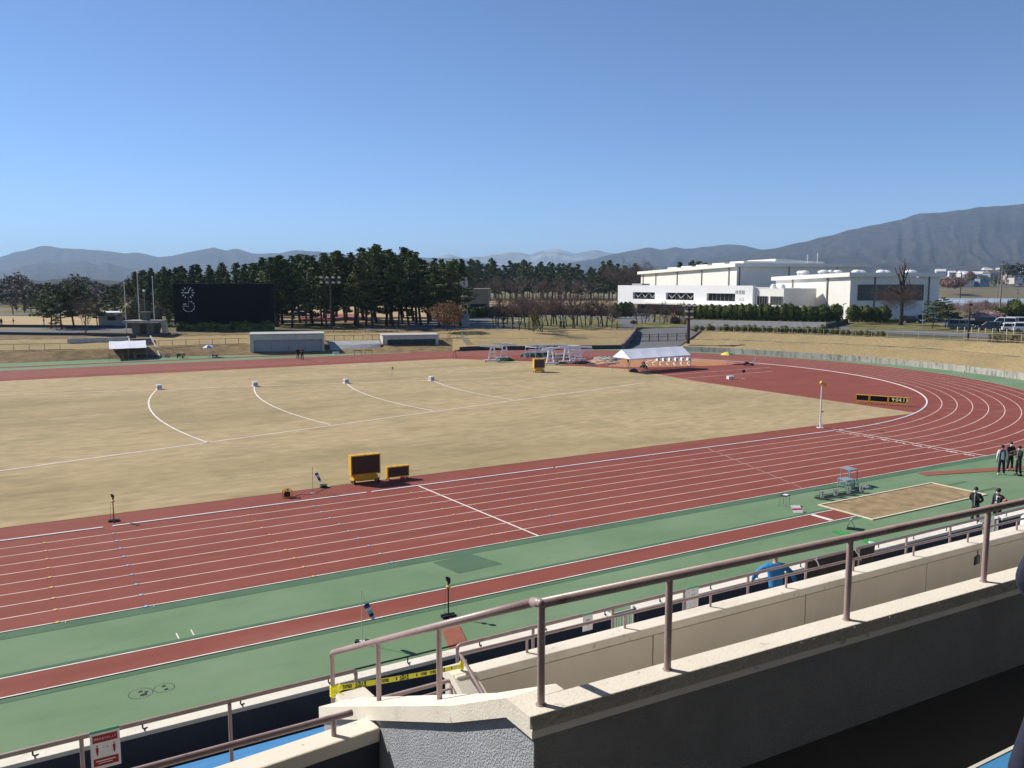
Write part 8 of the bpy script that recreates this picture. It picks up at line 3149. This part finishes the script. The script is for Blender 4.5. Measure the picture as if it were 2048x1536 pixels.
p = g0(2002, 949)
t = person(p, toS(p)+math.pi+0.15, 1.72, 'person seen from behind in a white and navy jacket with a dark cap', M['cloth_white'], M['cloth_navy'], ('down', 'down'), M['cloth_navy'], False, 0.03, 'pale', cap_peak=False)
for x0, x1 in ((-.155, -.075), (.095, .165)):
    mb = MB()
    mb.strip([[(x0, -.128, .86), (x1, -.137, .86)], [(x0, -.120, 1.05), (x1, -.135, 1.05)], [(x0, -.125, 1.3), (x1, -.142, 1.3)], [(x0*.9, -.10, 1.44), (x1*.9, -.11, 1.44)]])
    tag(mb.build('jacket_panel', M['cloth_navy'], t), 'navy back panel')
ell((0, -.05, 1.45), .13, .10, .07, 12, 6).build('hood', M['cloth_navy'], t, smooth=True)
p = g0(2019, 941)
person(p, toS(p)+0.55, 1.72, 'person in dark clothes and white mask with arms crossed, middle of three', M['cloth_black'], M['cloth_black'], 'cross', None, True, 0.05)
p = g0(2036, 950)
t = person(p, toS(p)-0.9, 1.70, 'person in a black jacket at the right edge, turned towards the crossed arms', M['cloth_black'], M['cloth_black'], 'fwd', None, True, 0.04, stripe=M['cloth_white'])
p = g0(1949, 1047)
person(p, toS(p)-0.35, 1.72, 'person in a black zipped jacket and grey trousers with hands behind back', M['cloth_black'], M['cloth_grey'], 'back', None, True, 0.02, stripe=M['cloth_white'], lean=0.05)
p = g0(1993, 1050)
t = person(p, toS(p)-0.55, 1.70, 'person in a dark blazer with cap, white mask and orange armband, hand on hip', M['cloth_navy'], M['cloth_black'], ('hip', 'down'), mat('cap_dark_red', (0.05, 0.012, 0.012), .8), True, 0.03, armband=(-1, mat('orange_armband', (0.65, 0.22, 0.10), .7)))
MB().poly([(-.04, .128, 1.44), (.04, .128, 1.44), (.012, .140, 1.22), (-.012, .140, 1.22)]).build('shirt_front', M['cloth_white'], t)
MB().box(-.02, .06, .139, .146, 1.05, 1.15).build('name_card', M['cloth_white'], t)
p = GY(1553, 1140, -29.95)
person(Vector((p.x, -29.95, 3.86)), toS(p)+math.pi+0.2, 1.60, 'person in a blue hooded top standing behind the mauve rail, seen from behind', M['cloth_blue'], M['cloth_black'], 'out', None, False, 0.06, lean=0.14)
# person at the right edge of the stand
p = Vector((-49.93, -40.1, 8.44))
d_ = ray(2150, 1300)
k_ = (-39.95-CAM.y)/d_.y
p = CAM+d_*k_
t = person(Vector((p.x, -39.95, 8.44)), toS(p)+2.2, 1.74, 'person in a navy tracksuit cut off by the right edge of the photo', M['cloth_navy'], M['cloth_navy'], 'pocket', None, False, 0.11)
for d in (-1, 1):
    MB().tube([(d*.185, .03, .88), (d*.205, .04, .5), (d*.195, -.01, .12)], .008, 5).build('piping', M['cloth_white'], t)
# small figures on the far side and in the park
for (u, v, z, hh, lab, tp_, bt, arm, turn) in (
        (596, 718.5, 0, 1.72, 'person in a dark suit left of two on the far straight', 'cloth_black', 'cloth_black', 'down', 0.2),
        (604.5, 719, 0, 1.74, 'person in a dark suit on the far straight, right of two by the dugout', 'cloth_black', 'cloth_black', 'cross', -0.4),
        (1121.5, 657, PZ, 1.7, 'person in dark clothes at the park fence, left of two before bare trees', 'cloth_navy', 'cloth_black', 'down', 2.8),
        (1127.5, 657, PZ, 1.7, 'person in dark clothes at the park fence, right of two before bare trees', 'cloth_black', 'cloth_black', 'fwd', 2.4),
        (1234, 659, PZ, 1.5, 'person in dark clothes alone at the park fence left of the entrance ramp', 'cloth_black', 'cloth_navy', 'down', 1.4),
        (1362, 637, PZ, 1.7, 'person in dark clothes near the sports hall entrance, left one', 'cloth_black', 'cloth_black', 'down', 0.4),
        (1372, 637, PZ, 1.7, 'person in dark clothes near the sports hall entrance, right one', 'cloth_black', 'cloth_navy', 'down', 1.4),
        (3, 652.5, PZ, 1.7, 'person in dark clothes at the left edge of the practice field', 'cloth_black', 'cloth_grey', 'down', 0.5),
        (27, 652.5, PZ, 1.7, 'person in black and white on the practice field at the left', 'cloth_black', 'cloth_white', 'fwd', 1.5),
        (88, 651.5, PZ, 1.75, 'person in a red jacket on the practice field beside the layered pines', 'cloth_red', 'cloth_white', 'down', 2.0),
        (626, 637.5, PZ, 1.7, 'person in dark clothes on the red field behind pine stems, left one', 'cloth_navy', 'cloth_black', 'down', 1.0),
        (630, 637.5, PZ, 1.7, 'person in dark clothes on the red field behind pine stems, right one', 'cloth_red', 'cloth_navy', 'down', 1.0)):
    q = G(u, v, z)
    person(q, toS(q)+turn, hh, lab, M[tp_], M[bt], arm, None, False, 0.04)
